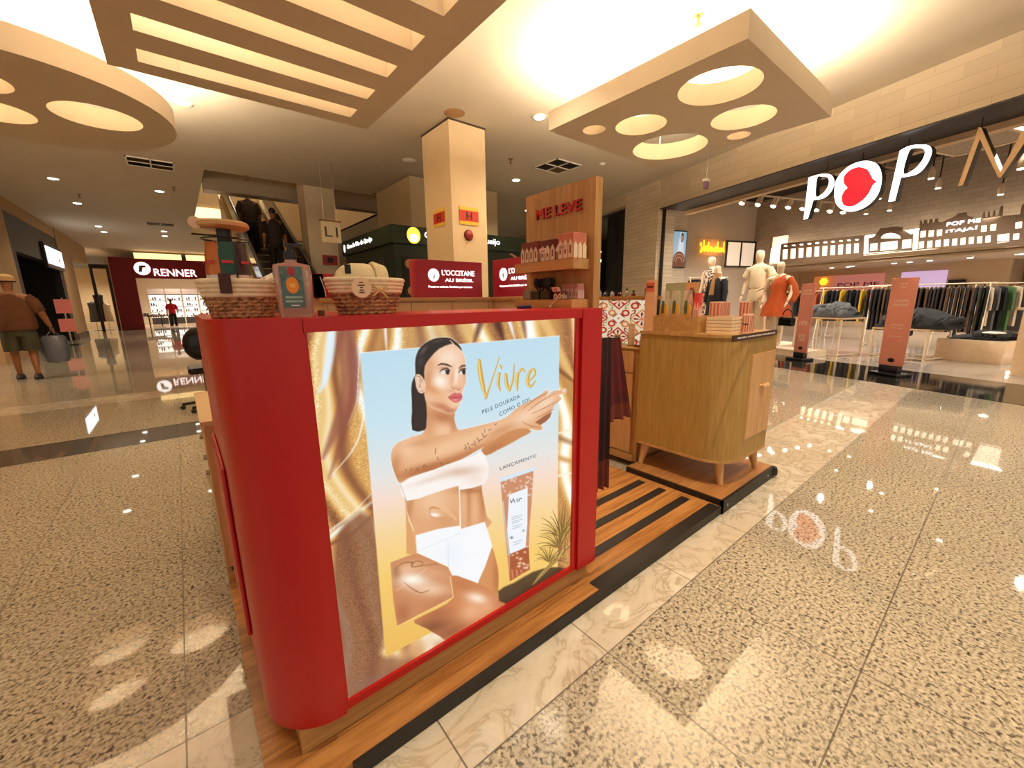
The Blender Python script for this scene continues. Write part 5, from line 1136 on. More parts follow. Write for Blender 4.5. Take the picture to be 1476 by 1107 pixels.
for s_,(a,b),h_ in (('POP ME',((925,425),(1165,398)),.10),('ITAJAÍ',((918,478),(1143,452)),.115)):
    A_=onv(1176+a[0]/4.92,240+a[1]/4.92,VS-.02); B_=onv(1176+b[0]/4.92,240+b[1]/4.92,VS-.02)
    a3=np.array(sv(*A_)); b3=np.array(sv(*B_)); b3[2]=a3[2]; L_=np.linalg.norm(b3-a3)
    put(text_mesh('lettering',s_,.1,.004,.003,spacing=1.1,M=frame((a3+b3)/2,b3-a3,(0,0,1)),width=L_,height=h_),'lettering',wh,tt,smooth=False)
for l_ in (8.6,4.6,3.0): lamp('AREA','led_wash',sv(VS+.15,l_,3.12),5,(1,.9,.75),.15,(0,0,0),sy=1.2) 
# ---- big hanging shop letters
VL=.30
def big(px,py): q=onv(px,py,VL); return (-q[1],q[2])
ML=SM@Matrix.Translation((VL,0,0))@Matrix(((0,0,1,0),(-1,0,0,0),(0,1,0,0),(0,0,0,1)))
ledw=pm('letter_face_lit',(255,255,255),.4,emit=(250,252,255),es=2.2); 
c6b=lambda L:[(1080+x/3.727,130+y/3.727) for x,y in L]
tt=thing('shop_sign','large hanging shop sign letters, lit white with a red heart in the O','sign',sv(VL,-2,2.6),SANG)
def letter(name,outer,holes,mface,depth=.10):
    O_=[[big(*p) for p in outer]]+[[big(*p) for p in h] for h in holes]
    put(curve_mesh(name+'_body',O_,depth/2,ML@Matrix.Translation((0,0,depth/2+.001))),name+'_body',blackm,tt,smooth=False)
    return put(curve_mesh(name+'_face',O_,.004,ML@Matrix.Translation((0,0,-.0035))),name+'_face',mface,tt,smooth=False)
sp_=lambda L,n=5: [tuple(q) for q in smoothpoly(L,n)]
P1o=c6b([(293,695),(315,690),(345,590)])+c6b(smoothpoly([(345,590),(400,580),(440,545),(458,495),(440,455),(395,450),(355,458),(320,470)],4,False)[1:].tolist())
letter('letter_p',P1o,[c6b(smoothpoly([(358,570),(395,555),(420,525),(430,490),(420,468),(390,464),(365,472)],4).tolist())],ledw)
letter('letter_o',c6b(smoothpoly([(640,380),(690,400),(712,460),(700,540),(660,600),(600,640),(530,652),(475,620),(458,560),(470,480),(520,420),(580,388)],5).tolist()),[],ledw)
heart=put(curve_mesh('heart',[[big(*p) for p in c6b(smoothpoly([(605,415),(640,430),(665,475),(685,492),(665,512),(640,560),(600,600),(550,625),(510,615),(500,575),(515,540),(530,525),(512,500),(515,460),(545,430),(580,415)],5).tolist())]],.004,ML@Matrix.Translation((0,0,-.013))),'heart',pm('heart_red',(220,20,40),.4,emit=(226,20,44),es=1.0),tt,smooth=False)
P2o=c6b([(748,600),(783,595),(815,470)])+c6b(smoothpoly([(815,470),(900,452),(950,405),(980,340),(970,300),(920,292),(860,300),(810,325)],4,False)[1:].tolist())
letter('letter_p',P2o,[c6b(smoothpoly([(828,445),(880,430),(925,385),(945,340),(935,315),(890,312),(858,330)],4).tolist())],ledw)
tan=pm('letter_face_unlit',(206,170,126),.5)
letter('letter_m',c6b([(1123,515),(1233,200),(1248,200),(1350,440),(1462,230),(1545,190),(1600,300),(1560,560),(1530,560),(1550,320),(1530,240),(1475,290),(1352,470),(1338,468),(1240,262),(1148,512)]),[],tan)
for px_,py_ in ((1192,250),(1243,232),(1310,210),(1415,183)):
    q=onv(px_,py_,VL+.05); MB().cyl(sv(VL+.05,q[1],q[2]-.1),sv(VL+.05,q[1],FB+.08),.006,seg=6).build('hanger',blackm,tt)
# ---- track lights
rail=MB(SM); rail.box(2.9,8.0-.02,6.58,6.62,4.05,4.09)
rail.build('track_rail',pm('rail_white',(220,200,170),.4),None,label='long white lighting track near the left wall of the shop',cat='light track',smooth=False)
lens=pm('spot_lens',(255,250,240),.4,emit=(255,246,230),es=10)
spotp=thing('track_spot','white track spotlight','spotlight',sv(3.1,6.6,3.95),SANG,group='white spotlights along the left track of the shop')
MB(SM).cyl((3.1,6.6,4.02),(3.0,6.6,3.82),.07,.08,14).build('spot_can',pm('rail_white',(220,200,170),.4),spotp); MB(SM).cyl((3.0,6.6,3.819),(2.995,6.6,3.812),.065,.065,14).build('lens',lens,spotp); MB(SM).cyl((3.1,6.6,4.02),(3.1,6.6,4.06),.015,seg=8).build('bracket',blackm,spotp)
spotp['label']='white track spotlight hanging from the track at the left of the shop, nearest'
nms=['second','third','fourth','fifth','sixth','seventh','farthest']
for k_ in range(7): dup(spotp,sv(3.7+.6*k_,6.6,3.95),label='white track spotlight on the left track of the shop, %s from the front'%nms[k_] if k_<6 else 'white track spotlight at the far end of the left track')
def can(px,py,V,label,r=.05):
    q=onv(px,py,V); tt=thing('ceiling_spot',label,'spotlight',sv(*q),SANG)
    MB(SM).lathe([(r*.95,.012),(r,.12),(r*.3,.22)],(q[0],q[1],q[2]),16).build('spot_can',pm('rail_white',(220,200,170),.4),tt); MB(SM).lathe([(r*.88,0),(r*.88,.010)],(q[0],q[1],q[2]),16).build('lens',lens,tt)
    MB(SM).cyl((q[0],q[1],q[2]+.221),(q[0],q[1],max(q[2]+.3,4.95 if V<8 else 2.42)),.012,seg=6).build('stem',blackm,tt)
for px,py,V,lb in ((1107,263,1.6,'bright ceiling spotlight left of the first big letter'),(1194,236,1.6,'bright ceiling spotlight above the first big letter'),(1314,193,1.6,'bright ceiling spotlight above the second P'),(1352,272,4.5,'bright ceiling spotlight below the unlit letter, left'),(1442,281,5.5,'bright ceiling spotlight above the town hall relief'),(1248,309,6.5,'small spotlight below the heart letter, left'),(1282,304,6.5,'small spotlight below the heart letter, right'),(1267,287,5.5,'spotlight showing just right of the heart letter'),(1342,258,3.2,'spotlight between the second P and the unlit letter'),(1472,244,2.5,'bright ceiling spotlight at the right picture edge')): can(px,py,V,lb)
for px,py,lb in ((1223,384,'rear ceiling spot above the pink wall, first from left'),(1198,393,'rear ceiling spot above the round yellow light'),(1226,398,'rear ceiling spot just above the pink lettering'),(1287,390,'rear ceiling spot left of the pink totem top'),(1309,390,'rear ceiling spot right of the pink totem top'),(1338,387,'rear ceiling spot with a golden glow'),(1396,384,'rear ceiling spot over the black wall rail'),(1465,381,'rear ceiling spot by the fitting room entrance'),(1467,394,'rear ceiling spot at the fitting room door')):
    q=onv(px,py,10.5); tt=thing('rear_spot',lb,'spotlight',sv(q[0],q[1],2.40),SANG); MB(SM).lathe([(.075,-.03),(.10,.0195)],(q[0],q[1],2.40),14).build('spot_can',ring,tt); MB(SM).lathe([(.07,-.036),(.07,-.031)],(q[0],q[1],2.40),14).build('lens',lens,tt)
def lamps(name,V_,L_,z,pw,col):
    for v_ in V_:
        for l_ in L_: lamp('SPOT',name,sv(v_,l_,z),pw,col,.05,(0,0,0),150,.5)
lamps('shop_lamp',(1.7,3.8,5.8),(-3.5,.5,4,7),3.9,230,WHITE)
lamps('rear_lamp',(10.2,15),(1,4,8),2.36,280,WHITE)
for l_ in (1.5,-1.2,4.2): lamp('SPOT','shop_spot',sv(.9,l_,3.9),120,(1,.82,.55),.05,(0,math.radians(22),SANG+PI),70,.7)
# ---- left wall things: screen, neon, window
LW=10.24
def onL(px,py): return onl(px,py,LW)
def scr(p):
    p.c[:]=lerp([(0,(150,186,206)),(.6,(186,206,220)),(1,(120,80,60))],p.y/100.)
    p.fill([(60,0),(78,0),(84,40),(90,100),(40,100),(50,40)],(236,238,244),2); p.fill(circ(72,16,9,20,14),(60,36,30)); p.fill(circ(70,18,5,16,9),(206,160,130))
    p.fill(circ(60,84,38,30,28),(120,64,40)); 
    for r_ in (34,28,22,16): p.stroke([(60+r_*math.cos(a_),90-r_*.8*math.sin(a_)) for a_ in np.linspace(.2,2.9,14)],2.4,(226,170,130) if r_%4 else (160,90,60))
a,b,c,d=[onL(*q) for q in ((966.5,333.5),(986.5,335),(985.5,385.5),(961,384))]
v0,v1,zt5,zb5=(a[0]+d[0])/2,(b[0]+c[0])/2,(a[2]+b[2])/2,(c[2]+d[2])/2
tt=thing('wall_screen','tall lit wall screen showing a figure in white, on the shop side wall','screen',sv((v0+v1)/2,LW,zb5),SANG)
MB(SM).box(v0-.03,v1+.03,LW-.08,LW-.02,zb5-.03,zt5+.03).build('screen_frame',blackm,tt,smooth=False)
spn=Paint(40,90,lambda u,v_:(u*100,v_*100)); scr(spn)
put(spn.mesh('display',sv(v0,LW-.084,zt5),sv(v1,LW-.084,zt5),sv(v1,LW-.084,zb5),sv(v0,LW-.084,zb5)),'display',vcol_mat('screen_print',.8,.2),tt,smooth=False)
a=onL(1006,372); b=onL(1042,362); 
tt=thing('neon_sign','glowing orange and yellow neon handwriting on the shop side wall','neon sign',sv((a[0]+b[0])/2,LW,3.0),SANG)
neo=pm('neon_yellow',(255,210,40),.4,emit=(255,190,30),es=3.2); ncup=[]
W_=b[0]-a[0]; zc5=(onL(1024,359)[2]); 
word=[(0,.1),(.03,.2),(.05,.0),(.02,-.12),(.08,-.1),(.12,.1),(.14,.28),(.15,.0),(.17,-.1),(.2,.08),(.23,-.08),(.27,.1),(.3,-.1),(.33,.22),(.35,-.1),(.38,.06),(.41,-.08),(.44,.07),(.47,-.08),(.52,.04),(.55,-.08),(.6,.0),(.64,.08),(.62,-.1),(.67,-.06),(.7,.24),(.72,-.1),(.75,.06),(.79,-.1),(.83,.05),(.86,-.1),(.9,.04),(.93,-.08),(.96,.25),(.98,-.1),(1,-.05)]
MB(SM).tube([(a[0]+W_*q[0],LW-.07,zc5+q[1]*1.1) for q in smoothpoly(word,4,False)],.011,6).build('neon_tube',neo,tt)
MB(SM).box(a[0]-.05,b[0]+.05,LW-.05,LW-.02,zc5-.24,zc5+.36).build('backing',pm('neon_backing',(236,190,150),.5,alpha=.35),tt,smooth=False)
lamp('POINT','neon_lamp',sv((a[0]+b[0])/2,LW-.3,zc5),10,(1,.45,.1),.2)
a,c=onL(1047,343),onL(1085,386); b=onL(1086,352)
v0,v1,zt5,zb5=a[0],c[0],(a[2]+b[2])/2,c[2]
tt=thing('wall_window','dark-framed window with faintly glowing panes on the shop side wall','window',sv((v0+v1)/2,LW,zb5),SANG)
f=MB(SM)
for q in ((v0,v0+.06,zb5,zt5),(v1-.06,v1,zb5,zt5),(v0+.06,v1-.06,zb5,zb5+.06),(v0+.06,v1-.06,zt5-.06,zt5),((v0+v1)/2-.03,(v0+v1)/2+.03,zb5+.06,zt5-.06)): f.box(q[0],q[1],LW-.06,LW-.02,q[2],q[3])
f.build('window_frame',blackm,tt,smooth=False)
MB(SM).box(v0+.06,v1-.06,LW-.035,LW-.03,zb5+.06,zt5-.06).build('pane',pm('lit_pane',(236,214,190),.3,emit=(255,232,205),es=.55),tt,smooth=False)  # mirror-like brightness of the panes put in as a faint glow
# shutters of the white lamp on the bulkhead wall
q=onv(1118,352,7.9)
tt=thing('shutter_relief','pale lit shutter panel left of the colonnade relief','wall relief',sv(7.9,q[1],2.62),SANG)
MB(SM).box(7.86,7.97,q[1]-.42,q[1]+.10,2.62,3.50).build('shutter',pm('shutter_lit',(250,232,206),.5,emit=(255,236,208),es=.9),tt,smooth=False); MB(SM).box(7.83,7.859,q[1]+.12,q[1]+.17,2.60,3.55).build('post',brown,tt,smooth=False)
# ---- rear wall graphics
def onB(px,py,V=12.95): return onv(px,py,V)
a,b=onB(1203,395),onB(1270,428)
tt=thing('pink_wall_panel','pink wall panel with dark capital letters at the back of the shop','panel',sv(12.9,(a[1]+b[1])/2,b[2]),SANG)
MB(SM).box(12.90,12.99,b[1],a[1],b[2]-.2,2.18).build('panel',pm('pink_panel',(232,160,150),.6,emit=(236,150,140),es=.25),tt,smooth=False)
la,lb_=onB(1208,407,12.88),onB(1268,405,12.88); a3=np.array(sv(*la)); b3=np.array(sv(*lb_)); b3[2]=a3[2]
zz=onB(1240,412,12.88)[2]; a3[2]=b3[2]=zz-.02
L_=np.linalg.norm(b3-a3)
put(text_mesh('lettering','POP ME',.1,.003,.0005,M=frame((a3+b3)/2,b3-a3,(0,0,1)),width=L_,height=.17),'lettering',pm('maroon_print',(110,40,44),.5),tt,smooth=False)
MB(SM).box(12.885,12.899,lb_[1],la[1],zz-.075,zz-.06).build('underline',pm('maroon_print',(110,40,44),.5),tt,smooth=False)
a,b=onB(1298,393),onB(1362,414)
tt=thing('lavender_light_panel','wide glowing lavender panel at the back of the shop','panel',sv(12.9,(a[1]+b[1])/2,b[2]),SANG)
MB(SM).box(12.90,12.99,b[1],a[1]-.05,b[2],2.16,bev=.03).build('panel',pm('lavender',(206,180,214),.5,emit=(206,180,220),es=.7),tt)
a=onB(1188,406)
tt=thing('flower_lamp','glowing yellow flower-shaped lamp on a peach panel at the back','lamp',sv(12.9,a[1],a[2]-.12),SANG)
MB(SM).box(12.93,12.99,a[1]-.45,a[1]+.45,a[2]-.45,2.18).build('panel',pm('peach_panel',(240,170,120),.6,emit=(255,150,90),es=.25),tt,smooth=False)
fl=MB(SM)
for k_ in range(6): an=k_*PI/3; fl.ball((12.90,a[1]+.10*math.cos(an),a[2]+.10*math.sin(an)),(.02,.07,.07),10)
fl.ball((12.89,a[1],a[2]),(.03,.09,.09),12); fl.build('flower',neo,tt)
a,b=onB(1366,411),onB(1418,416)
tt=thing('wall_rail','black ladder-like rail on the cream rear wall','rail',sv(12.9,(a[1]+b[1])/2,a[2]),SANG)
rl=MB(SM); rl.box(12.88,12.92,b[1],a[1],a[2]-.02,a[2]).box(12.88,12.92,b[1],a[1],a[2]-.09,a[2]-.07)
for k_ in range(5): l_=a[1]+(b[1]-a[1])*k_/4; rl.box(12.88,12.99,l_-.015,l_+.015,a[2]-.09,a[2])
rl.build('rail_bars',blackm,tt,smooth=False); MB(SM).box(12.92,12.98,a[1]-.45,a[1],a[2]+.02,a[2]+.18).build('rail_sign',blackm,tt,smooth=False)
# ---- mannequins and people: one continuous skinned body
def skin(name,V_,E_,mat,parent,M,sub=2,root=0,**k):
    me=bpy.data.meshes.new(name); me.from_pydata([p[:3] for p in V_],E_,[]); o=bpy.data.objects.new(name,me); COL.objects.link(o)
    md=o.modifiers.new('s','SKIN'); md.use_smooth_shade=True
    for i,v_ in enumerate(o.data.skin_vertices[0].data):
        r=V_[i][3]; v_.radius=(r,V_[i][4] if len(V_[i])>4 else r); v_.use_root=(i==root)
    if sub: o.modifiers.new('u','SUBSURF').levels=sub
    dg=bpy.context.evaluated_depsgraph_get(); dg.update(); m2=bpy.data.meshes.new_from_object(o.evaluated_get(dg)); bpy.data.objects.remove(o)
    m2.name=name; m2.materials.clear(); m2.transform(M); return put(m2,name,mat,parent,ang=180,**k)
# local figure frame: x right of the figure, y forward, z up; heights as fractions scaled by s
def human(M,s,parent,mat,la=None,ra=None,ll=None,rl=None,name='body',wid=1.,head=True,hands=True):
    w_=wid; J=[(0,0,.53*s,.085*s*w_,.065*s),(0,.005,.62*s,.072*s*w_,.058*s),(0,.005,.72*s,.088*s*w_,.062*s),(0,0,.80*s,.075*s*w_,.052*s),(0,0,.845*s,.032*s),(0,.008*s,.87*s,.030*s)]
    E_=[(0,1),(1,2),(2,3),(3,4),(4,5)]
    if head: J+=[(0,.012*s,.905*s,.042*s,.052*s),(0,.012*s,.955*s,.044*s,.055*s),(0,.008*s,.985*s,.028*s,.036*s)]; E_+=[(5,6),(6,7),(7,8)]
    ends={}
    for side,A_ in ((-1,la),(1,ra)):
        A_=A_ or [(.115,0,.79),(.14,0,.63),(.15,.03,.49)]
        b=len(J); J.append((side*A_[0][0]*s,A_[0][1]*s,A_[0][2]*s,.036*s*w_)); J.append((side*A_[1][0]*s,A_[1][1]*s,A_[1][2]*s,.025*s*w_)); J.append((side*A_[2][0]*s,A_[2][1]*s,A_[2][2]*s,.017*s))
        E_+=[(3,b),(b,b+1),(b+1,b+2)]; ends[side]=(J[-2],J[-1])
    for side,L_ in ((-1,ll),(1,rl)):
        L_=L_ or [(.055,0,.48),(.06,.01,.27),(.06,-.01,.045)]
        b=len(J); J.append((side*L_[0][0]*s,L_[0][1]*s,L_[0][2]*s,.056*s*w_)); J.append((side*L_[1][0]*s,L_[1][1]*s,L_[1][2]*s,.034*s)); J.append((side*L_[1][0]*s,(L_[1][1]*.6+L_[2][1]*.4-.012)*s,(L_[1][2]*.65+L_[2][2]*.35)*s,.032*s)); J.append((side*L_[2][0]*s,L_[2][1]*s,L_[2][2]*s,.020*s)); J.append((side*L_[2][0]*s,(L_[2][1]+.055)*s,max(.014*s,L_[2][2]*s-.025*s),.017*s,.012*s))
        E_+=[(0,b),(b,b+1),(b+1,b+2),(b+2,b+3),(b+3,b+4)]
    bo=skin(name,J,E_,mat,parent,M)
    if hands:
        for side in (-1,1):
            e_,w1=ends[side]; d=Vector(w1[:3])-Vector(e_[:3]); d.normalize(); p=Vector(w1[:3]); sd=Vector((side,0,0)); f_=Vector((0,1,0)) if abs(d.y)<.8 else Vector((0,0,1))
            V_=[(*p,.014*s),(*(p+d*.03*s),.019*s,.012*s)]; E2=[(0,1)]
            for k_ in range(4):
                off=f_*(k_-1.5)*.0085*s; a1=p+d*.052*s+off; a2=p+d*(.075+.006*(k_ in(1,2)))*s+off-sd*.006*s; b=len(V_); V_+=[(*a1,.0062*s),(*a2,.005*s)]; E2+=[(1,b),(b,b+1)]
            a1=p+d*.035*s+f_*.02*s; a2=p+d*.058*s+f_*.028*s; b=len(V_); V_+=[(*a1,.0065*s),(*a2,.005*s)]; E2+=[(0,b),(b,b+1)]
            skin('hand',V_,E2,mat,parent,M,sub=1)
    return bo,ends
def garment(name,rings,mat,parent,M,n=28,amp=0.,waves=11,thick=0.):
    """rings: (z, rx, ry, cx, cy)"""
    R_=[]
    for k_,(z_,rx,ry,cx,cy) in enumerate(rings):
        f=k_/(len(rings)-1); R_.append([(cx+(rx*(1+amp*f*math.sin(waves*a_)))*math.cos(a_),cy+(ry*(1+amp*f*math.sin(waves*a_)))*math.sin(a_),z_) for a_ in np.linspace(0,2*PI,n*2 if amp else n,endpoint=False)])
    mb=MB(M); mb.loft(R_,cap=True); return mb.build(name,mat,parent,ang=60)
manm=pm('mannequin_ivory',(238,214,182),.35,var=.02)
def mannequin(px,ptop,V,label,zbase,yaw,build,height=None):
    q=onv(px,ptop,V); hgt=q[2]-zbase
    tt=thing('mannequin',label,'mannequin',sv(V,q[1],zbase),SANG)
    M=SM@Matrix.Translation((V,q[1],zbase))@Matrix.Rotation(yaw,4,'Z')
    build(M,hgt,tt); return q,hgt
PLZ=.14
q0=onv(1098,358,1.9); 
struct_pl=MB(SM).prism([(1.66,3.4),(2.25,3.4),(2.25,4.5),(3.2,4.5),(3.2,7.9),(1.66,7.9)],.0065,PLZ).build('display_plinth',pm('plinth_white',(232,212,184),.4),None,label='low white plinth carrying the mannequins in the shop front',cat='plinth')
offw=pm('offwhite_cloth',(236,216,186),.75,var=.04,scale=30)
def m_white(M,s,tt):
    human(M,s,tt,manm,wid=.85,la=[(.11,0,.79),(.175,-.02,.67),(.10,.07,.60)],ra=[(.11,0,.79),(.13,0,.65),(.135,.04,.52)])
    garment('trousers',[(.58*s,.078*s,.062*s,0,0),(.50*s,.095*s,.07*s,0,0),(.46*s,.098*s,.068*s,0,0)],offw,tt,M)
    for sd in (-1,1): garment('trouser_leg',[(.47*s,.052*s,.064*s,.048*s*sd,0),(.3*s,.050*s,.058*s,.055*s*sd,0),(.12*s,.056*s,.060*s,.062*s*sd,0),(.03*s,.062*s,.066*s,.064*s*sd,.005*s)],offw,tt,M,amp=.03,waves=7)
    garment('blouse',[(.60*s,.082*s,.064*s,0,.002),(.70*s,.084*s,.066*s,0,.005),(.78*s,.092*s,.058*s,0,0),(.825*s,.06*s,.045*s,0,0),(.84*s,.038*s,.036*s,0,0)],offw,tt,M)
    for sd in (-1,1): MB(M).cyl((sd*.095*s,0,.80*s),(sd*.135*s,-.008*s,.715*s),.036*s,.042*s,14).build('sleeve',offw,tt)
orange=pm('orange_cloth',(190,80,20),.7,var=.08,scale=20)
def m_orange(M,s,tt):
    human(M,s,tt,manm,wid=.85,la=[(.11,0,.79),(.14,.02,.64),(.12,.08,.53)],ra=[(.11,0,.79),(.15,-.02,.64),(.15,.03,.50)])
    garment('dress',[(.83*s,.035*s,.035*s,-.04*s,0),(.79*s,.084*s,.058*s,-.012*s,0),(.70*s,.086*s,.068*s,0,.005),(.62*s,.078*s,.062*s,0,0),(.50*s,.125*s,.10*s,0,0),(.36*s,.16*s,.13*s,0,0)],orange,tt,M,amp=.05,waves=17)
    sd=-1; MB(M).tube([(sd*.09*s,0,.80*s),(sd*.14*s,-.01*s,.70*s),(sd*.155*s,-.01*s,.60*s),(sd*.152*s,.02*s,.53*s)],[.038*s,.044*s,.054*s,.030*s],14).build('sleeve',orange,tt)
navy=pm('navy_cloth',(16,18,26),.7)
def m_coat(M,s,tt):
    human(M,s,tt,manm)
    garment('coat',[(.84*s,.05*s,.045*s,0,0),(.80*s,.115*s,.07*s,0,0),(.66*s,.105*s,.082*s,0,0),(.48*s,.12*s,.095*s,0,0),(.25*s,.135*s,.11*s,0,0)],navy,tt,M,amp=.03,waves=9)
    for sd in (-1,1): MB(M).tube([(sd*.10*s,0,.80*s),(sd*.145*s,0,.64*s),(sd*.155*s,.025*s,.50*s)],[.04*s,.036*s,.030*s],12).build('sleeve',navy,tt)
    garment('scarf',[(.60*s,.035*s,.03*s,0,.085*s),(.74*s,.03*s,.025*s,0,.07*s),(.845*s,.055*s,.05*s,0,.01*s),(.88*s,.045*s,.045*s,0,0)],pm('tan_scarf',(176,130,76),.7),tt,M)
def m_print(M,s,tt):
    human(M,s,tt,manm)
    tn=NT('blossom_print'); v_=tn.coord(); n_=tn.noise(v_,16,3,.6); tn.l(tn.ramp(n_,[(.46,(.03,.025,.02)),(.54,(.75,.55,.42))]),tn.b.inputs['Base Color']); tn.b.inputs['Roughness'].default_value=.7
    garment('printed_dress',[(.84*s,.05*s,.045*s,0,0),(.80*s,.11*s,.066*s,0,0),(.66*s,.085*s,.072*s,0,0),(.50*s,.11*s,.09*s,0,0),(.20*s,.15*s,.12*s,0,0)],tn.m,tt,M,amp=.04,waves=9)
FACE_=-PI/2+.25      # facing out of the shop
mannequin(1098,358,1.95,'tall white mannequin in an off-white blouse and wide trousers, hand on hip',PLZ,PI/2+.2,m_white)
qo,ho=mannequin(1127.5,375,1.9,'white mannequin in a short orange dress holding a black bag',PLZ,PI/2+.4,m_orange)
mannequin(1036,381,2.0,'mannequin in a long navy coat and tan scarf on the plinth',PLZ,PI/2,m_coat)
mannequin(1028,368,2.75,'mannequin in a flower-printed dress behind the navy coat',PLZ,PI/2,m_print)
# handbag in the mannequin's hand
q=onv(1134,463,1.80); tt=thing('handbag','glossy black handbag hanging from the hand of the mannequin in orange','bag',sv(*q),SANG)
MB(SM).box(q[0]-.07,q[0]+.07,q[1]-.17,q[1]+.17,q[2]-.10,q[2]+.08,bev=.03).build('bag_body',pm('black_leather',(14,12,14),.2),tt)
MB(SM).tube([(q[0],q[1]-.13,q[2]+.07),(q[0],q[1]-.08,q[2]+.22),(q[0],q[1]+.0,q[2]+.27),(q[0],q[1]+.08,q[2]+.22),(q[0],q[1]+.13,q[2]+.07)],.012,8).build('handle',pm('black_leather',(14,12,14),.2),tt)
# ---- clothes racks
gcol={'black':(22,20,22),'dark brown':(52,36,26),'brown':(86,58,36),'mustard':(206,160,30),'green':(78,110,62),'rust':(150,66,34),'orange':(200,84,36),'grey':(96,92,90),'cream':(206,184,154),'navy':(22,26,44),'white':(226,214,200),'pink':(216,140,130)}
GP={}
def garm(colr,L_):
    key=(colr,round(L_,2))
    if key in GP: return GP[key]
    tt=thing('hanging_garment','x','garment',(0,0,0))
    m_=pm('cloth_'+colr.replace(' ','_'),gcol[colr],.8,var=.15,scale=20)
    w_=.21
    MB().loft([[(x_,y_,z_) for x_,y_ in ((-a_,-b_),(0,-b_*1.5),(a_,-b_),(a_,b_),(0,b_*1.5),(-a_,b_))] for z_,a_,b_ in ((-L_,w_*.95,.022),(-L_*.5,w_*.85,.02),(-.20,w_*.8,.02),(-.10,w_,.02),(-.055,.07,.014))]).build('cloth',m_,tt,ang=60)
    for s_ in (-1,1): MB().loft([[(s_*(x0_+dx),dy,z_) for dx,dy in ((-.03,-.015),(.03,-.015),(.03,.015),(-.03,.015))] for z_,x0_ in ((-.09,w_*.92),(-.35,w_*1.05),(-min(.6,L_*.8),w_*1.08))]).build('sleeve',m_,tt,ang=60)
    MB().tube([(-w_*.9,0,-.10),(0,0,-.045),(w_*.9,0,-.10)],.006,6).tube([(0,0,-.045),(0,0,-.012),(.012,0,.004),(.004,0,.016),(-.010,0,.010)],.003,5).build('hanger',pm('wood_hanger',(190,150,100),.5),tt)
    GP[key]=[tt,False]; return GP[key]
def hang(a,b,z_,n,cols,L_,where,cat_group,ends='perp'):
    """row of garments along a rail from a to b (shop v,l), hung across it"""
    a=np.array(a,float); b=np.array(b,float); d=b-a; an=SANG+math.atan2(d[1],d[0])+PI/2
    for k_ in range(n):
        f=(k_+.5)/n; c_=cols[k_%len(cols)]; ll=L_*(1+.12*random.random()); ll=round(ll/.12)*.12
        g=garm(c_,ll); pos=S(*(a+d*f),z_-.012); lab_='%s garment on a hanger, %s'%(c_,where)
        if not g[1]:
            o=g[0]; g[1]=True; o.location=tuple(float(x) for x in pos); o.rotation_euler=(0,0,an+random.uniform(-.12,.12)); o['label']=lab_; o['group']=cat_group
        else: dup(g[0],pos,an+random.uniform(-.12,.12),label=lab_,group=cat_group)
def arack(v0,l0,v1,l1,z_,label,m_=None,A=True):
    tt=thing('clothes_rack',label,'clothes rack',sv((v0+v1)/2,(l0+l1)/2,.0065),SANG); m_=m_ or pm('rack_white',(232,214,184),.4)
    r_=.014; d=Vector((v1-v0,l1-l0,0)).normalized(); p=Vector((-d.y,d.x,0))
    MB(SM).cyl((v0-d.x*.1,l0-d.y*.1,z_),(v1+d.x*.1,l1+d.y*.1,z_),r_,seg=8).build('rail',m_,tt)
    for v_,l_ in ((v0,l0),(v1,l1)):
        for s_ in (-1,1): MB(SM).cyl((v_,l_,z_),(v_+p.x*s_*.36*(1 if A else .1),l_+p.y*s_*.36*(1 if A else .1),.02),r_,seg=8).build('leg',m_,tt)
        if A: MB(SM).cyl((v_+p.x*.30,l_+p.y*.30,.02),(v_-p.x*.30,l_-p.y*.30,.02),r_*.8,seg=8).build('foot_bar',m_,tt)
    return tt
RZ=1.52
r1=(5.2,4.35); r2=(5.95,2.55)
arack(r1[0],r1[1],r2[0],r2[1],RZ,'white A-frame clothes rack full of dark garments in the middle of the shop')
hang(r1,r2,RZ,27,['dark brown','black','dark brown','brown','black'],1.05,'in the packed row on the middle A-frame rack','dark garments on the middle A-frame rack')
arack(6.5,3.0,7.4,2.3,RZ,'second white A-frame rack with green and cream garments, further back'); hang((6.5,3.0),(7.4,2.3),RZ,9,['green','cream','grey','black'],.95,'on the back right A-frame rack','garments on the back right rack')
arack(6.2,6.2,6.6,4.9,RZ,'white clothes rack with mustard and black garments behind the jeans tables'); hang((6.2,6.2),(6.6,4.9),RZ,12,['mustard','black','black','navy'],.9,'on the rack behind the jeans tables','garments behind the jeans tables')
arack(7.0,8.4,7.4,6.6,1.45,'low clothes rack with rust and black garments under the colonnade relief'); hang((7.0,8.4),(7.4,6.6),1.45,14,['black','rust','brown','black','orange','grey'],.8,'on the far rack under the colonnade relief','garments on the far rack')
arack(3.3,8.6,4.6,8.4,1.95,'tall clothes rack with black garments behind the mannequins',A=False); hang((3.3,8.6),(4.6,8.4),1.95,12,['black','navy'],1.1,'on the tall rack behind the mannequins','black garments behind the mannequins')
arack(10.0,6.8,10.8,5.6,1.5,'rear clothes rack with black and white garments below the black wall rail'); hang((10.0,6.8),(10.8,5.6),1.5,10,['black','black','white','grey'],.9,'on the rear rack below the black wall rail','garments on the rear rack')
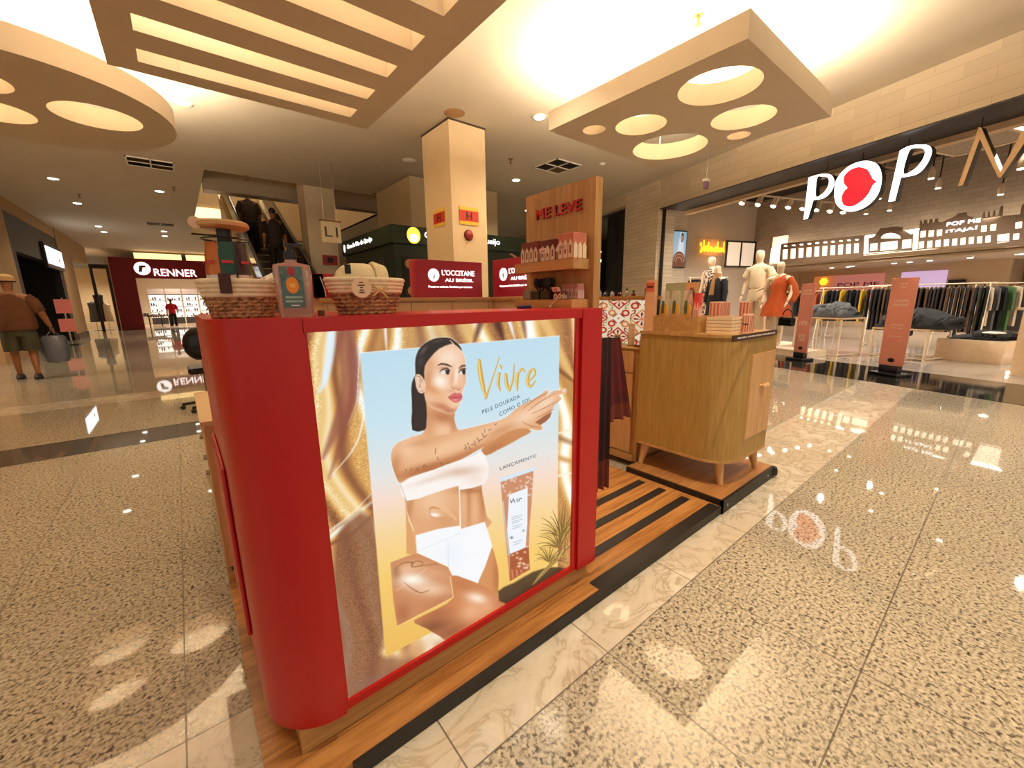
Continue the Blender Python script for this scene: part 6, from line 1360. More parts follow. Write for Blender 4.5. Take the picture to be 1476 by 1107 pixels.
# ---- jeans tables
def frame_table(v0,v1,l0,l1,z_,label):
    tt=thing('display_table',label,'table',sv((v0+v1)/2,(l0+l1)/2,.0065),SANG); m_=pm('rack_white',(232,214,184),.4)
    MB(SM).box(v0,v1,l0,l1,z_-.035,z_,bev=.004).build('table_top',pm('table_oak',(206,174,132),.45),tt)
    for v_ in (v0+.02,v1-.02):
        for l_ in (l0+.02,l1-.02): MB(SM).box(v_-.015,v_+.015,l_-.015,l_+.015,.0066,z_-.036).build('leg',m_,tt,smooth=False)
    b=MB(SM)
    for l_ in (l0+.02,l1-.02): b.box(v0+.036,v1-.036,l_-.01,l_+.01,.03,.05)
    for v_ in (v0+.02,v1-.02): b.box(v_-.01,v_+.01,l0+.036,l1-.036,.03,.05)
    b.build('lower_frame',m_,tt,smooth=False)
def pile(v0,v1,l0,l1,z_,h_,mat,label,seed,tail=0.):
    rs_=np.random.RandomState(seed); n_=18; mb=MB(SM); rings=[]
    tt=thing('jeans_heap',label,'clothes heap',sv((v0+v1)/2,(l0+l1)/2,z_),SANG)
    for i in range(7):
        a_=v0+(v1-v0)*.06*i; pass
    for k_ in range(10):
        f=k_/9; l_=l0+(l1-l0)*f; hh_=h_*(.45+.55*math.sin(PI*min(1,f*1.1+.05)))*(1+.15*rs_.rand()); mb_=[]
        rings.append([( (v0+v1)/2-(v1-v0)/2*math.cos(t_)*(1+.05*rs_.rand()), l_+.03*rs_.randn(), z_+.0005+max(0,hh_*math.sin(t_)*(1+.18*rs_.randn()))) for t_ in np.linspace(0,PI,n_)])
    mb.loft([r for r in rings],cap=True); mb.build('folded_heap',mat,tt,ang=80)
    for k_ in range(7):
        f=rs_.rand(); l_=l0+(l1-l0)*f; pts_=[((v0+v1)/2-(v1-v0)/2*math.cos(t_)*.98,l_+.05*math.sin(t_*3+k_),z_+.03+h_*(.75+.2*rs_.rand())*math.sin(t_)*(.6+.4*math.sin(PI*f))) for t_ in np.linspace(.25,PI-.25,10)]
        MB(SM).tube(pts_,[.02]+[.05]*8+[.02],8).build('trouser_fold',mat,tt)
den=pm('grey_denim',(76,78,80),.85,var=.25,scale=12); bden=pm('black_denim',(20,20,22),.85,var=.3,scale=12)
frame_table(2.35,3.15,3.25,4.25,.82,'white-framed oak display table with grey jeans, nearest the shop front'); pile(2.4,3.1,3.3,4.2,.8205,.26,den,'heap of grey jeans on the front display table',1)
frame_table(3.1,3.9,2.15,3.1,.62,'lower white-framed display table with black jeans beside the pink totem'); pile(3.15,3.85,1.95,3.05,.6205,.30,bden,'long heap of black jeans on the lower display table',2)
MB(SM).box(3.75,4.75,1.35,2.30,.0066,.42,bev=.008).build('display_block',pm('plinth_white2',(226,204,174),.4),None,label='low white display block behind the pink totem',cat='plinth')
pile(3.85,4.6,1.45,2.2,.4206,.12,bden,'small heap of black clothes on the low white block',5)
q=MB(SM); q.ball((4.0,1.62,.56),(.13,.16,.03),12); q.build('pale_shirt',pm('cloth_white',(226,214,200),.8),None,label='pale folded shirt on top of the small black heap',cat='shirt')
# ---- pink totems
pink=pm('totem_pink',(222,146,130),.5,var=.03,scale=3); wprint=pm('white_print2',(250,226,216),.5)
def totem(pxb,pyb,pxt,pyt,w_,label,lines):
    V,l_,_=(lambda P: (float((P-P0)@SV),float((P-P0)@SL),0))(fz(pxb,pyb,.0)); q=onv(pxt,pyt,V); h_=q[2]; an=math.radians(-8)
    tt=thing('promotion_totem',label,'sign',sv(V,l_,.0045),SANG)
    M=SM@Matrix.Translation((V,l_,.0045))@Matrix.Rotation(an,4,'Z')
    MB(M).box(-.16,.16,-w_*.6,w_*.6,0,.045,bev=.01).build('base',blackm,tt); MB(M).box(-.05,.05,-w_*.4,w_*.4,.0453,.16,bev=.01).build('base_block',pm('totem_foot',(40,34,44),.3),tt)
    MB(M).box(-.012,.012,-w_/2,w_/2,.1603,h_,bev=.003).build('panel',pink,tt,smooth=False)
    F=M@Matrix(((0,0,-1,-.0125),(-1,0,0,0),(0,1,0,0),(0,0,0,1)))
    F=M@Matrix.Translation((-.0128,0,0))@Matrix(((0,0,-1,0),(-1,0,0,0),(0,1,0,0),(0,0,0,1)))
    for s_,z_,wd,ht in lines: put(text_mesh('lettering',s_,.1,.0003,.0008,M=F@Matrix.Translation((0,h_*z_,.0005)),width=wd*w_,height=ht*h_),'lettering',wprint,tt,smooth=False)
    MB(F).lathe([(.05,.0002),(.05,.001)],(0,h_*.16,0),20,sy=.7).build('logo_spot',blackm,tt)
totem(1152,519,1163,409,.30,'narrow pink totem sign with ten percent offer beside the mannequin in orange',[('POP ME',.90,.6,.02),('CUPOM',.86,.7,.022),('10%',.46,.6,.06),('50%',.30,.55,.045),('OFF',.25,.5,.04)])
totem(1281,541,1303,401,.36,'larger pink totem sign in the middle of the shop entrance',[('POP',.93,.3,.02),('ME',.90,.2,.02),('COMPRE',.76,.6,.025),('ONLINE',.72,.6,.025),('PARCELE',.52,.5,.015),('ATÉ 10X',.49,.5,.015),('SEM JUROS',.40,.5,.015)])
# ---- lit counter at the right edge
P=fz(1451,540,0.007); V=float((P-P0)@SV); l_=float((P-P0)@SL)
tt=thing('cash_desk','cream counter with a glowing white edge at the right of the shop','counter',sv(V+1.5,l_-.6,.0065),SANG)
MB(SM).box(V,V+4.5,l_-1.2,l_-.02,.0066,1.02).build('body',pm('desk_cream',(232,204,166),.4),tt,smooth=False)
MB(SM).box(V-.02,V+4.52,l_-1.25,l_+.06,1.0205,1.06,bev=.01).build('top',pm('desk_top',(206,176,140),.4),tt)
MB(SM).box(V-.02,V+4.5,l_-.0198,l_+.01,.02,.06).build('led_edge',pm('led_edge',(255,250,245),.5,emit=(255,248,240),es=4),tt,smooth=False)
# ---- dark neighbouring shop between pillar and panel
struct(MB(SM).box(.3,.4,7.67,8.4,0,3.8).box(2.9,3.0,10.2,16,0,3.8).box(.1,3,15.8,16,0,3.8),'wall_dark_shop',pm('dark_wall',(26,22,22),.7))
struct(MB(SM).prism([(.2,7.72),(.72,7.72),(2.95,10.3),(3.0,16),(.2,16)],3.75,3.8),'ceiling_dark_shop',pm('dark_soffit',(52,44,38),.7))
cb=thing('black_curtain','black pleated curtain at the side of the dark shop front','curtain',sv(.6,8.7,.01),SANG)
pts_=[(.45+.05*math.sin(t_*9),8.4+.9*t_) for t_ in np.linspace(0,1,50)]
MB(SM).loft([[(x_,y_,.008) for x_,y_ in pts_]+[(x_+.02,y_,.008) for x_,y_ in reversed(pts_)],[(x_,y_,3.74) for x_,y_ in pts_]+[(x_+.02,y_,3.74) for x_,y_ in reversed(pts_)]]).build('curtain_cloth',pm('curtain_black',(24,22,24),.8),cb,ang=60)
bulb=pm('bulb_glow',(255,236,200),.4,emit=(255,226,170),es=12)
for k_,(px,py,V) in enumerate(((890,353,1.2),(881,360,1.8),(885,367,2.2),(864,376,1.5),(888,378,2.5),(865,363,2.2))):
    q=onv(px,py,V); tt=thing('pendant_bulb','round glowing bulb hanging in the dark shop, '+['largest and highest','second highest','third, below the first two','lowest, at the wood panel edge','small one near the red letter','tall narrow one at the left'][k_],'lamp',sv(*q),SANG)
    MB(SM).ball((q[0],q[1],q[2]),.07 if k_<4 else .045,14).build('bulb',bulb,tt); MB(SM).cyl((q[0],q[1],q[2]+.05),(q[0],q[1],3.749),.006,seg=5).build('cord',blackm,tt)
q=onv(898,386,2.8); tt=thing('neon_letter','glowing red letter P box in the dark shop','sign',sv(*q),SANG)
MB(SM).box(2.75,2.80,q[1]-.17,q[1]+.17,q[2]-.22,q[2]+.22).build('sign_box',pm('red_glow',(226,70,50),.5,emit=(240,70,44),es=1.2),tt,smooth=False)
a3=np.array(sv(2.74,q[1]+.1,q[2]-.14)); b3=np.array(sv(2.74,q[1]-.1,q[2]-.14)); put(text_mesh('letter','P',.2,.002,.004,M=frame((a3+b3)/2,b3-a3,(0,0,1)),width=.18,height=.28),'letter',pm('peach_glow',(255,220,190),.5,emit=(255,220,190),es=1.5),tt,smooth=False)
q=onv(897,410,2.6); MB(SM).box(2.5,2.7,q[1]-.35,q[1]+.4,.0,q[2]+.2).build('counter_block',pm('counter_grey',(120,112,90),.6),None,label='grey-green counter block inside the dark shop',cat='counter',smooth=False)
# ================================================================ LEFT CORRIDOR
def F(px,py,z=0.): p=fz(px,py,z); return float(p[0]),float(p[1])
WX=-3.15
lw=pm('corridor_wall',(186,150,106),.65,var=.02,scale=2)
struct(MB().box(WX-.3,WX,22.9,25.3,0,CEIL).box(WX-.3,WX,14.2,16.8,0,CEIL).box(WX-.3,WX,2,8.6,0,CEIL),'wall_left',lw)
struct(MB().box(WX-.25,WX-.02,8.6,14.2,3.0,CEIL).box(WX-.25,WX-.02,16.8,22.9,3.75,CEIL).box(WX-.3,WX,25.3,29.4,3.3,CEIL),'wall_left_header',lw)
struct(MB().box(WX,WX+.03,22.9,25.3,0,.22),'baseboard_left',pm('skirting_dark',(96,72,50),.5))
# nearer shop (at the picture edge) with warm interior
struct(MB().box(-7,-6.9,8.4,14.4,0,3.2).box(-6.9,WX-.3,8.4,8.5,0,3.2).box(-6.9,WX-.3,14.3,14.4,0,3.2),'wall_left_shop',pm('warm_shop',(176,124,78),.7))
struct(MB().box(-7,WX,8.4,14.4,3.0,3.1),'ceiling_left_shop',pm('warm_shop_ceiling',(206,160,110),.7))
lamp('SPOT','left_shop_lamp',(-5,11.5,2.9),260,WARM,.06,(0,0,0),150,.5)
for k_,(y_,z_) in enumerate(((9.6,.5),(10.9,.5),(12.2,.5),(13.4,.5))):
    tt=thing('shelf_bay','warm-lit shelf bay with small goods in the left shop, '+['nearest','second','third','farthest'][k_],'shelf',(-5.6,y_,0)); fr=MB(); 
    fr.box(-5.9,-5.3,y_-.5,y_-.46,0.001,2.3).box(-5.9,-5.3,y_+.46,y_+.5,0.001,2.3)
    for z2 in (.1,.6,1.1,1.6,2.1): fr.box(-5.9,-5.3,y_-.46,y_+.46,z2,z2+.03)
    fr.build('shelf_frame',woodY,tt,smooth=False); gd=MB(); rs_=random.Random(k_)
    for z2 in (.13,.63,1.13,1.63):
        for q in range(7): yy=y_-.40+q*.125; gd.box(-5.55,-5.35,yy,yy+.09,z2+.001,z2+.15+rs_.random()*.2)
    o_=gd.build('goods',pm('goods_%d'%k_,[(220,200,180),(150,60,50),(236,226,210),(90,70,60)][k_],.5),tt,smooth=False); o_['kind']='stuff'
# letters of the nearer shop
for px,py,s_ in ((4,385,'M'),(2,368,'E')):
    p=fx(px,py,WX+.03) if False else fx(px,py,-3.6)
    put(text_mesh('shop_letter',s_,.3,.01,.004,M=frame(p,(0,-1,0),(0,0,1)),height=.24,width=.26),'shop_letter',wh,label='lit white capital %s on the shop at the left picture edge'%s_,cat='sign',smooth=False)
# dark shop with white lit sign
dk=pm('charcoal_front',(24,20,18),.5)
struct(MB().box(-6.5,-6.4,16.6,23.0,0,3.9).box(-6.4,WX-.26,16.7,16.8,0,3.9).box(-6.4,WX-.26,22.9,23.0,0,3.9),'wall_black_shop',dk)
tt=thing('storefront','black shop front with a bright white lit sign on the left','shop front',(WX,19.9,0))
fb=MB(); fb.box(WX-.24,WX-.03,16.81,22.89,2.75,3.74); fb.box(WX-.24,WX-.03,16.81,17.3,0.001,2.749); fb.box(WX-.24,WX-.03,22.5,22.89,0.001,2.749); fb.build('front_frame',dk,tt,smooth=False)
a=fx(56,338,WX); b=fx(85,365,WX)
MB().box(WX-.02,WX+.05,float(a[1]),float(b[1]),2.55,3.35).build('sign_panel',pm('sign_back',(60,44,36),.5),tt,smooth=False)
zc6=2.98
MB().box(WX+.0502,WX+.075,float(a[1])+.12,float(b[1])-.1,2.68,3.24,bev=.01).build('lit_panel',pm('sign_bright',(255,255,255),.5,emit=(250,252,255),es=3.0),tt,smooth=False)
MB().box(WX+.0755,WX+.080,float(a[1])*.35+float(b[1])*.65,float(a[1])*.28+float(b[1])*.72,2.80,2.95).build('sign_mark',pm('mark_blue',(110,130,160),.5),tt,smooth=False)
for k_ in range(3): MB().box(WX-1.2,WX-1.1,17.6+k_*.9,18.3+k_*.9,1.2,2.7).build('shop_panel',pm('taupe_panel',(130,96,70),.6),tt,smooth=False)
p=fx(91,440,WX+.25)
tt=thing('promotion_stand','salmon pink promotion boards on a pole by the black shop','sign',(float(p[0]),float(p[1]),0)); X_,Y_=float(p[0]),float(p[1])
MB().lathe([(.18,.001),(.18,.03)],(X_,Y_,0),16).build('base',blackm,tt); MB().cyl((X_,Y_,.03),(X_,Y_,1.55),.02,seg=8).build('pole',ring,tt)
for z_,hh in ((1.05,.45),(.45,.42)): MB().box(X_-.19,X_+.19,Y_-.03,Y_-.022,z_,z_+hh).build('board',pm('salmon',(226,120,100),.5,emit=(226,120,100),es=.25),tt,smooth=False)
# far shop window between wall and red portal
struct(MB().box(-5.5,-2.5,34,34.2,0,3.4).box(WX-2.4,WX-2.3,25.3,34,0,3.4),'wall_far_shop',pm('far_wall',(206,180,140),.7))
lamp('SPOT','far_shop_lamp',(-3.4,31,3.5),420,WHITE,.06,(0,0,0),150,.5)
tt=thing('shop_window','frame of the lit shop window left of the crimson portal','window',(-2.9,29.3,0))
wf=MB(); wf.box(-3.12,-3.0,29.2,29.3,0.001,3.3); wf.box(-2.52,-2.42,29.2,29.3,0.001,3.3); wf.box(-2.9995,-2.5205,29.2,29.3,3.1,3.3); wf.build('window_frame',pm('frame_dark',(60,44,34),.5),tt,smooth=False)
# ---- far store with the crimson portal
crim=pm('portal_crimson',(140,10,18),.45,var=.04,scale=1)
RY=29.5
tt=thing('store_portal','crimson store portal with a round white emblem and white capitals','shop front',(1.2,RY,0))
MB().box(-2.40,-1.50,RY,RY+.4,0.001,3.72).build('portal_post',crim,tt,smooth=False)
MB().box(-1.4995,5.4,RY,RY+.4,2.68,3.68).build('portal_header',crim,tt,smooth=False); MB().box(5.4005,6.2,RY,RY+.4,.001,3.68).build('portal_post',crim,tt,smooth=False)
ce=fy(205,387,RY-.02); MB(frame((float(ce[0]),RY-.002,float(ce[2])),(1,0,0),(0,0,1))).lathe([(.33,0),(.33,.02)],(0,0,0),32).build('emblem',wh,tt)
put(text_mesh('emblem_letter','r',.5,.004,.03,shear=.2,M=frame((float(ce[0]),RY-.024,float(ce[2])-.19),(1,0,0),(0,0,1)),height=.36,width=.32),'emblem_letter',pm('emblem_dark',(110,16,24),.5),tt,smooth=False)
a=fy(222,394,RY-.02); b=fy(284,398,RY-.02)
put(text_mesh('lettering','RENNER',.5,.01,.006,M=frame((float(a[0]+b[0])/2,RY-.012,float(a[2]+b[2])/2-.08),(1,0,0),(0,0,1)),width=float(b[0]-a[0]),height=.37),'lettering',wh,tt,smooth=False)
struct(MB().box(-6,8,40,40.2,0,3.9).box(-2.6,-2.4,30,40,0,3.7).box(6.2,6.4,30,40,0,3.7),'wall_store_back',pm('store_wall',(232,214,186),.6))
struct(MB().box(-2.5,6.3,RY+.4,40,3.3,3.4),'ceiling_store',pm('store_ceiling',(232,214,186),.6))
struct(MB().box(-2.4,6.3,RY+.41,40,.001,.006),'floor_store',pm('store_floor',(206,176,136),.12))
for x_,y_ in ((0,32),(3,32),(0,35.5),(3,35.5)): lamp('SPOT','store_lamp',(x_,y_,3.25),420,(1,.92,.8),.06,(0,0,0),150,.5)
for k_ in range(2):
    x_=[.0,2.6][k_]; MB().box([-1.4,.75][k_],[.55,3.0][k_],RY+.1,RY+.3,3.70,3.98).build('clerestory',pm('clerestory_lit',(255,226,170),.5,emit=(255,220,150),es=1.6),None,label='warm lit strip above the crimson portal, '+['left','right'][k_]+' one',cat='light',smooth=False)
rs_=random.Random(9)
for k_,x_ in enumerate((-1.0,-.1,.8,1.7,2.6)):
    tt=thing('lit_wall_shelf','white lit shelf unit with dark goods deep in the far store, '+['leftmost','second','third','fourth','fifth from left'][k_],'shelf',(x_,36.8,0))
    MB().box(x_-.40,x_+.40,37,37.1,.45,1.95).build('light_back',pm('shelf_glow',(255,250,240),.5,emit=(255,248,238),es=1.3),tt,smooth=False)
    fr=MB(); 
    for z2 in (.4,.78,1.16,1.54,1.95): fr.box(x_-.42,x_+.42,36.7,37,z2,z2+.03)
    fr.box(x_-.42,x_+.42,36.7,37,.001,.3995); fr.build('shelf_boards',pm('shelf_dark',(40,34,32),.5),tt,smooth=False)
    gd=MB()
    for z2 in (.43,.81,1.19,1.57):
        for q in range(6):
            if rs_.random()<.6: gd.box(x_-.36+q*.12,x_-.28+q*.12,36.75,36.9,z2+.031,z2+.05+.22*rs_.random())
    o_=gd.build('goods',pm('goods_dark',(60,46,46),.5),tt,smooth=False); o_['kind']='stuff'
    MB().box(x_-.42,x_+.42,36.6,36.7,2.0,2.35).build('header_sign',pm('header_taupe',(120,104,96),.5,emit=(200,180,160),es=.3),tt,smooth=False)
for k_,(x_,y_,c_) in enumerate(((-.9,31.6,(206,176,120)),(1.4,32,(206,120,90)),(-1.3,33,(60,50,54)))):
    tt=thing('goods_table','low table with '+['cream','coral','dark'][k_]+' goods inside the far store','table',(x_,y_,.006))
    MB().box(x_-.5,x_+.5,y_-.3,y_+.3,.62,.66).build('table_top',blackm,tt,smooth=False)
    for sx_ in (-1,1):
        for sy_ in (-1,1): MB().box(x_+sx_*.45-.02,x_+sx_*.45+.02,y_+sy_*.26-.02,y_+sy_*.26+.02,.0065,.6195).build('leg',blackm,tt,smooth=False)
    o_=MB()
    for q in range(7): o_.box(x_-.45+q*.13,x_-.35+q*.13,y_-.2,y_+.2,.6605,.70+.12*rs_.random())
    o_=o_.build('goods',pm('goods_t%d'%k_,c_,.6),tt,smooth=False); o_['kind']='stuff'
# glimpse of goods in the window left of the portal
for k_,(px,c_,h_) in enumerate(((140,'grey',1.5),(150,'black',1.9),(158,'cream',1.4))):
    p=fy(px,470,30.6); x_=float(p[0]); tt=thing('dressed_rack',['grey','black','cream'][k_]+' clothes on a stand in the lit window left of the portal','clothes stand',(x_,30.6,0))
    MB().lathe([(.16,.001),(.16,.02)],(x_,30.6,0),12).cyl((x_,30.6,.02),(x_,30.6,h_),.015,seg=6).build('stand',ring,tt)
    MB().loft([[(x_+a_*math.cos(q),30.6+b_*math.sin(q),z_) for q in np.linspace(0,2*PI,14,endpoint=False)] for z_,a_,b_ in ((.45,.22,.14),(h_-.35,.17,.12),(h_-.08,.2,.1),(h_,.05,.04))]).build('clothes',pm('cloth_'+c_,gcol[c_],.8),tt)
# ---- people
def person(x,y,yaw,s,label,skinc,parts,**kw):
    tt=thing('person',label,'person',(x,y,0)); M=Matrix.Translation((x,y,0))@Matrix.Rotation(yaw,4,'Z'); bo,ends=human(M,s,tt,pm('skin_%d%d%d'%skinc,skinc,.5),**kw); parts(M,s,tt,ends); return tt,M,ends
brownc=pm('brown_shirt',(92,52,28),.85,var=.12,scale=10); olive=pm('olive_shorts',(62,60,42),.85,var=.2,scale=12); shoe=pm('dark_shoe',(24,22,28),.5)
def man_parts(M,s,tt,ends):
    garment('shirt',[(.49*s,.128*s,.10*s,0,0),(.52*s,.138*s,.11*s,0,0),(.60*s,.135*s,.11*s,0,.005),(.72*s,.13*s,.098*s,0,0),(.79*s,.118*s,.075*s,0,0),(.825*s,.085*s,.06*s,0,0),(.845*s,.045*s,.042*s,0,0)],brownc,tt,M)
    for sd,(a_,e_) in ((-1,((.115,0,.79),(.15,.02,.66))),(1,((.115,0,.79),(.165,.01,.66)))): MB(M).tube([(sd*.095*s,0,.80*s),(sd*a_[0]*s*1.12,0,.765*s),(sd*e_[0]*s,e_[1]*s,e_[2]*s)],[.050*s,.055*s,.052*s],14).build('sleeve',brownc,tt)
    garment('shorts_waist',[(.43*s,.11*s,.085*s,0,0),(.50*s,.118*s,.092*s,0,0)],olive,tt,M)
    for sd,oy in ((-1,.02),(1,-.01)): garment('shorts_leg',[(.47*s,.066*s,.085*s,.054*s*sd,0),(.38*s,.068*s,.078*s,.060*s*sd,oy*s*.5),(.285*s,.064*s,.070*s,.062*s*sd,oy*s)],olive,tt,M)
    MB(M).lathe([(.062*s,-.012*s),(.064*s,.01*s),(.060*s,.035*s),(.040*s,.055*s),(.008*s,.063*s)],(0,.005*s,.96*s),20).build('cap',pm('cap_beige',(206,172,124),.8),tt)
    MB(M).lathe([(.064*s,0),(.066*s,.012*s)],(0,.005*s,.945*s),20).build('cap_band',pm('cap_dark',(50,32,26),.7),tt)
    MB(M).loft([[(x_*s,y_*s,z_*s) for x_,y_ in ((-.05,.05),(.05,.05),(.035,.125),(-.035,.125))] for z_ in (.952,.958)]).build('cap_brim',pm('cap_beige',(206,172,124),.8),tt)
    for sd,oy in ((-1,.06),(1,-.06)): MB(M).loft([[(sd*.062*s+a_*math.cos(q)*s,(oy+.012)*s+b_*math.sin(q)*s,z_*s) for q in np.linspace(0,2*PI,16,endpoint=False)] for z_,a_,b_ in ((.0005,.032,.078),(.02,.034,.080),(.04,.028,.055),(.055,.020,.025))]).build('shoe',shoe,tt)
pM=F(44,546)
MT,Mm,me_=person(pM[0],pM[1],.12,1.79,'man in a beige cap, brown shirt and olive shorts walking away with a bag',(150,98,62),man_parts,wid=1.25,
  la=[(.12,0,.79),(.15,.02,.65),(.13,.10,.57)],ra=[(.12,0,.79),(.18,.01,.64),(.215,.06,.50)],ll=[(.055,0,.47),(.062,.04,.27),(.062,.05,.05)],rl=[(.055,0,.47),(.062,.0,.27),(.064,-.065,.05)])
h_=me_[1][1]; hp=Mm@(Vector(h_[:3])+Vector((0,.02,-.06)))
bg=thing('shopping_bag','round translucent grey-blue shopping bag carried by the man in the cap','bag',(hp.x,hp.y,hp.z-.60))
MB().loft([[(hp.x+a_*math.cos(q),hp.y+b_*math.sin(q),hp.z+z_) for q in np.linspace(0,2*PI,22,endpoint=False)] for z_,a_,b_ in ((-.60,.08,.06),(-.57,.15,.12),(-.42,.185,.15),(-.24,.18,.14),(-.13,.165,.12),(-.09,.13,.09))]).build('bag_body',pm('bag_greyblue',(104,108,124),.25,trans=.15),bg)
MB().tube([(hp.x-.09,hp.y,hp.z-.10),(hp.x-.03,hp.y,hp.z-.02),(hp.x+.03,hp.y,hp.z-.02),(hp.x+.09,hp.y,hp.z-.10)],.010,6).build('bag_handle',pm('bag_greyblue',(104,108,124),.25,trans=.15),bg)
def simple_clothes(top,bot,skirtlen=None,long=True):
    mt_=pm('cloth_t%d_%d_%d'%top,top,.8); mb_=pm('cloth_t%d_%d_%d'%bot,bot,.8)
    def f(M,s,tt,ends):
        garment('shirt',[(.49*s,.10*s,.075*s,0,0),(.60*s,.10*s,.08*s,0,0),(.74*s,.11*s,.08*s,0,0),(.81*s,.095*s,.06*s,0,0),(.845*s,.04*s,.04*s,0,0)],mt_,tt,M)
        for sd in (-1,1): MB(M).tube([(sd*.095*s,0,.80*s),(sd*.135*s,0,.70*s),(sd*.142*s,.005*s,.635*s)],[.042*s,.044*s,.036*s],12).build('sleeve',mt_,tt)
        garment('trousers',[(.42*s,.095*s,.08*s,0,0),(.50*s,.098*s,.078*s,0,0)],mb_,tt,M)
        for sd in (-1,1): garment('trouser_leg',[(.45*s,.056*s,.072*s,.05*s*sd,0),(.27*s,.046*s,.055*s,.058*s*sd,.008*s),(.05*s,.040*s,.046*s,.06*s*sd,0)],mb_,tt,M)
        MB(M).ball((0,-.006*s,.962*s),(.047*s,.056*s,.048*s),14).build('hair',pm('dark_hair',(28,20,16),.6),tt)
    return f
p=fy(252,470,30.9); person(float(p[0]),30.9,.1,1.62,'person in a red shirt and dark trousers standing inside the far store',(150,100,70),simple_clothes((200,24,44),(20,20,26)))
# ---- escalator with two people
tt=thing('escalator','escalator with glass sides and black handrails rising to the upper floor','escalator',(2.1,12.5,0))
y0e,z0e=9.2,0.0; sl=math.tan(math.radians(30)); XL,XR=1.55,2.62; y1e=16.5
steel=pm('brushed_steel',(176,160,136),.3,.8); rub=pm('handrail_rubber',(14,12,12),.35)
def ze(y_): return max(0,(y_-y0e)*sl)+.18
for k_ in range(20):
    ya=y0e+.2+k_*.36; 
    if ya>y1e: break
    MB().box(XL+.14,XR-.14,ya,ya+.40,ze(ya)-.16,ze(ya)).build('step',pm('step_grey',(66,54,44),.4,.5),tt,smooth=False)
for X_,nm in ((XL,'left'),(XR,'right')):
    MB().loft([[(X_+dx,y_,z_) for dx in (-.07,.07) for y_,z_ in (((y0e-1.2,.0),(y0e-1.2,.36)) if dx<0 else ((y0e-1.2,.36),(y0e-1.2,.0)))],[(X_+dx,y_,z_) for dx in (-.07,.07) for y_,z_ in (((y0e,.0),(y0e,.40)) if dx<0 else ((y0e,.40),(y0e,.0)))],[(X_+dx,y_,z_) for dx in (-.07,.07) for y_,z_ in (((y1e,ze(y1e)-.7),(y1e,ze(y1e)+.28)) if dx<0 else ((y1e,ze(y1e)+.28),(y1e,ze(y1e)-.7)))]]).build('balustrade_base',pm('skirt_panel',(200,170,120),.35,.3) ,tt,smooth=False)
    MB().loft([[(X_-.008,y0e-1.0,.36),(X_+.008,y0e-1.0,.36),(X_+.008,y0e-1.0,1.0),(X_-.008,y0e-1.0,1.0)],[(X_-.008,y0e,.40),(X_+.008,y0e,.40),(X_+.008,y0e,1.12),(X_-.008,y0e,1.12)],[(X_-.008,y1e,ze(y1e)+.28),(X_+.008,y1e,ze(y1e)+.28),(X_+.008,y1e,ze(y1e)+1.0),(X_-.008,y1e,ze(y1e)+1.0)]]).build('glass_side',pm('tinted_glass',(90,76,56),.08,trans=.5),tt,smooth=False)
    MB().tube([(X_,y0e-.9,.40),(X_,y0e-1.15,.6),(X_,y0e-1.1,.95),(X_,y0e-.6,1.10),(X_,y0e,1.16),(X_,y1e,ze(y1e)+1.02)],.038,8).build('handrail',rub,tt)
    MB().tube([(X_+.02,y0e,.46),(X_+.02,y1e,ze(y1e)+.34)],.016,6).build('trim_rail',steel,tt)
MB().box(XL-.3,XR+.3,y0e-2.2,y0e+.2,0.001,.012).build('landing_plate',steel,tt,smooth=False)
for k_,(x_,y_,top,bot,lb) in enumerate(((1.86,13.6,(58,46,36),(14,14,16),'person in a dark striped top on the escalator, farther up and left'),(2.22,12.6,(30,24,24),(10,10,12),'person in black on the escalator, nearer and to the right'))):
    n_=math.floor((y_-y0e-.2)/.36); zz_=ze(y0e+.2+n_*.36)
    t3=thing('person',lb,'person',(x_,y_,zz_+.002)); M=Matrix.Translation((x_,y0e+.2+n_*.36+.18,zz_+.002)); b_,e_=human(M,1.7,t3,pm('skin_150_98_62',(150,98,62),.5)); simple_clothes(top,bot)(M,1.7,t3,e_)
# underside screen of the escalator / far wall bits of the void
pB=float(fx(443,300,2.8)[1])
l1c=pm('level_column',(206,190,164),.55,var=.02,scale=2)
struct(MB().box(2.80,3.50,11.46+.06,12.2,0,CEIL+.4),'column_level',l1c)
tt=thing('wall_notice','small dark red notice plate on the level column, facing the kiosk','sign',(3.25,11.5,2.15)); a=fy(476,375,11.5)
MB().box(float(a[0])-.18,float(a[0])+.18,11.495,11.518,float(a[2])-.12,float(a[2])+.12).build('plate',crim,tt,smooth=False); MB().box(float(a[0])-.07,float(a[0])+.07,11.49,11.4945,float(a[2])-.07,float(a[2])+.07).build('mark',pm('black_ink',(22,16,14),.5),tt,smooth=False)
tt=thing('level_sign','pale hanging sign panel reading L1 on two thin wires','sign',(2.75,9.4,2.55)); a=fy(462,318,9.4); b=fy(490,322,9.4); c=fy(490,347,9.4)
xa,xb,zt6,zb6=float(a[0]),float(b[0]),float(a[2]),float(c[2])
MB().box(xa,xb,9.40,9.43,zb6-.05,zt6).build('sign_panel',pm('panel_pale',(206,190,160),.5),tt,smooth=False); MB().box(xa-.02,xb+.02,9.38,9.45,zt6+.0005,zt6+.03).build('top_rail',pm('brown_metal',(130,96,60),.5),tt,smooth=False)
put(text_mesh('lettering','L1',.2,.002,.001,M=frame(((xa+xb)/2,9.396,(zt6+zb6)/2-.12),(1,0,0),(0,0,1)),width=.26,height=.20),'lettering',pm('dark_letters',(40,34,36),.5),tt,smooth=False)
for x_ in (2.62,2.87): MB().cyl((x_,9.415,zt6+.03),(x_,9.415,CEIL),.006,seg=6).build('wire',steel,tt)
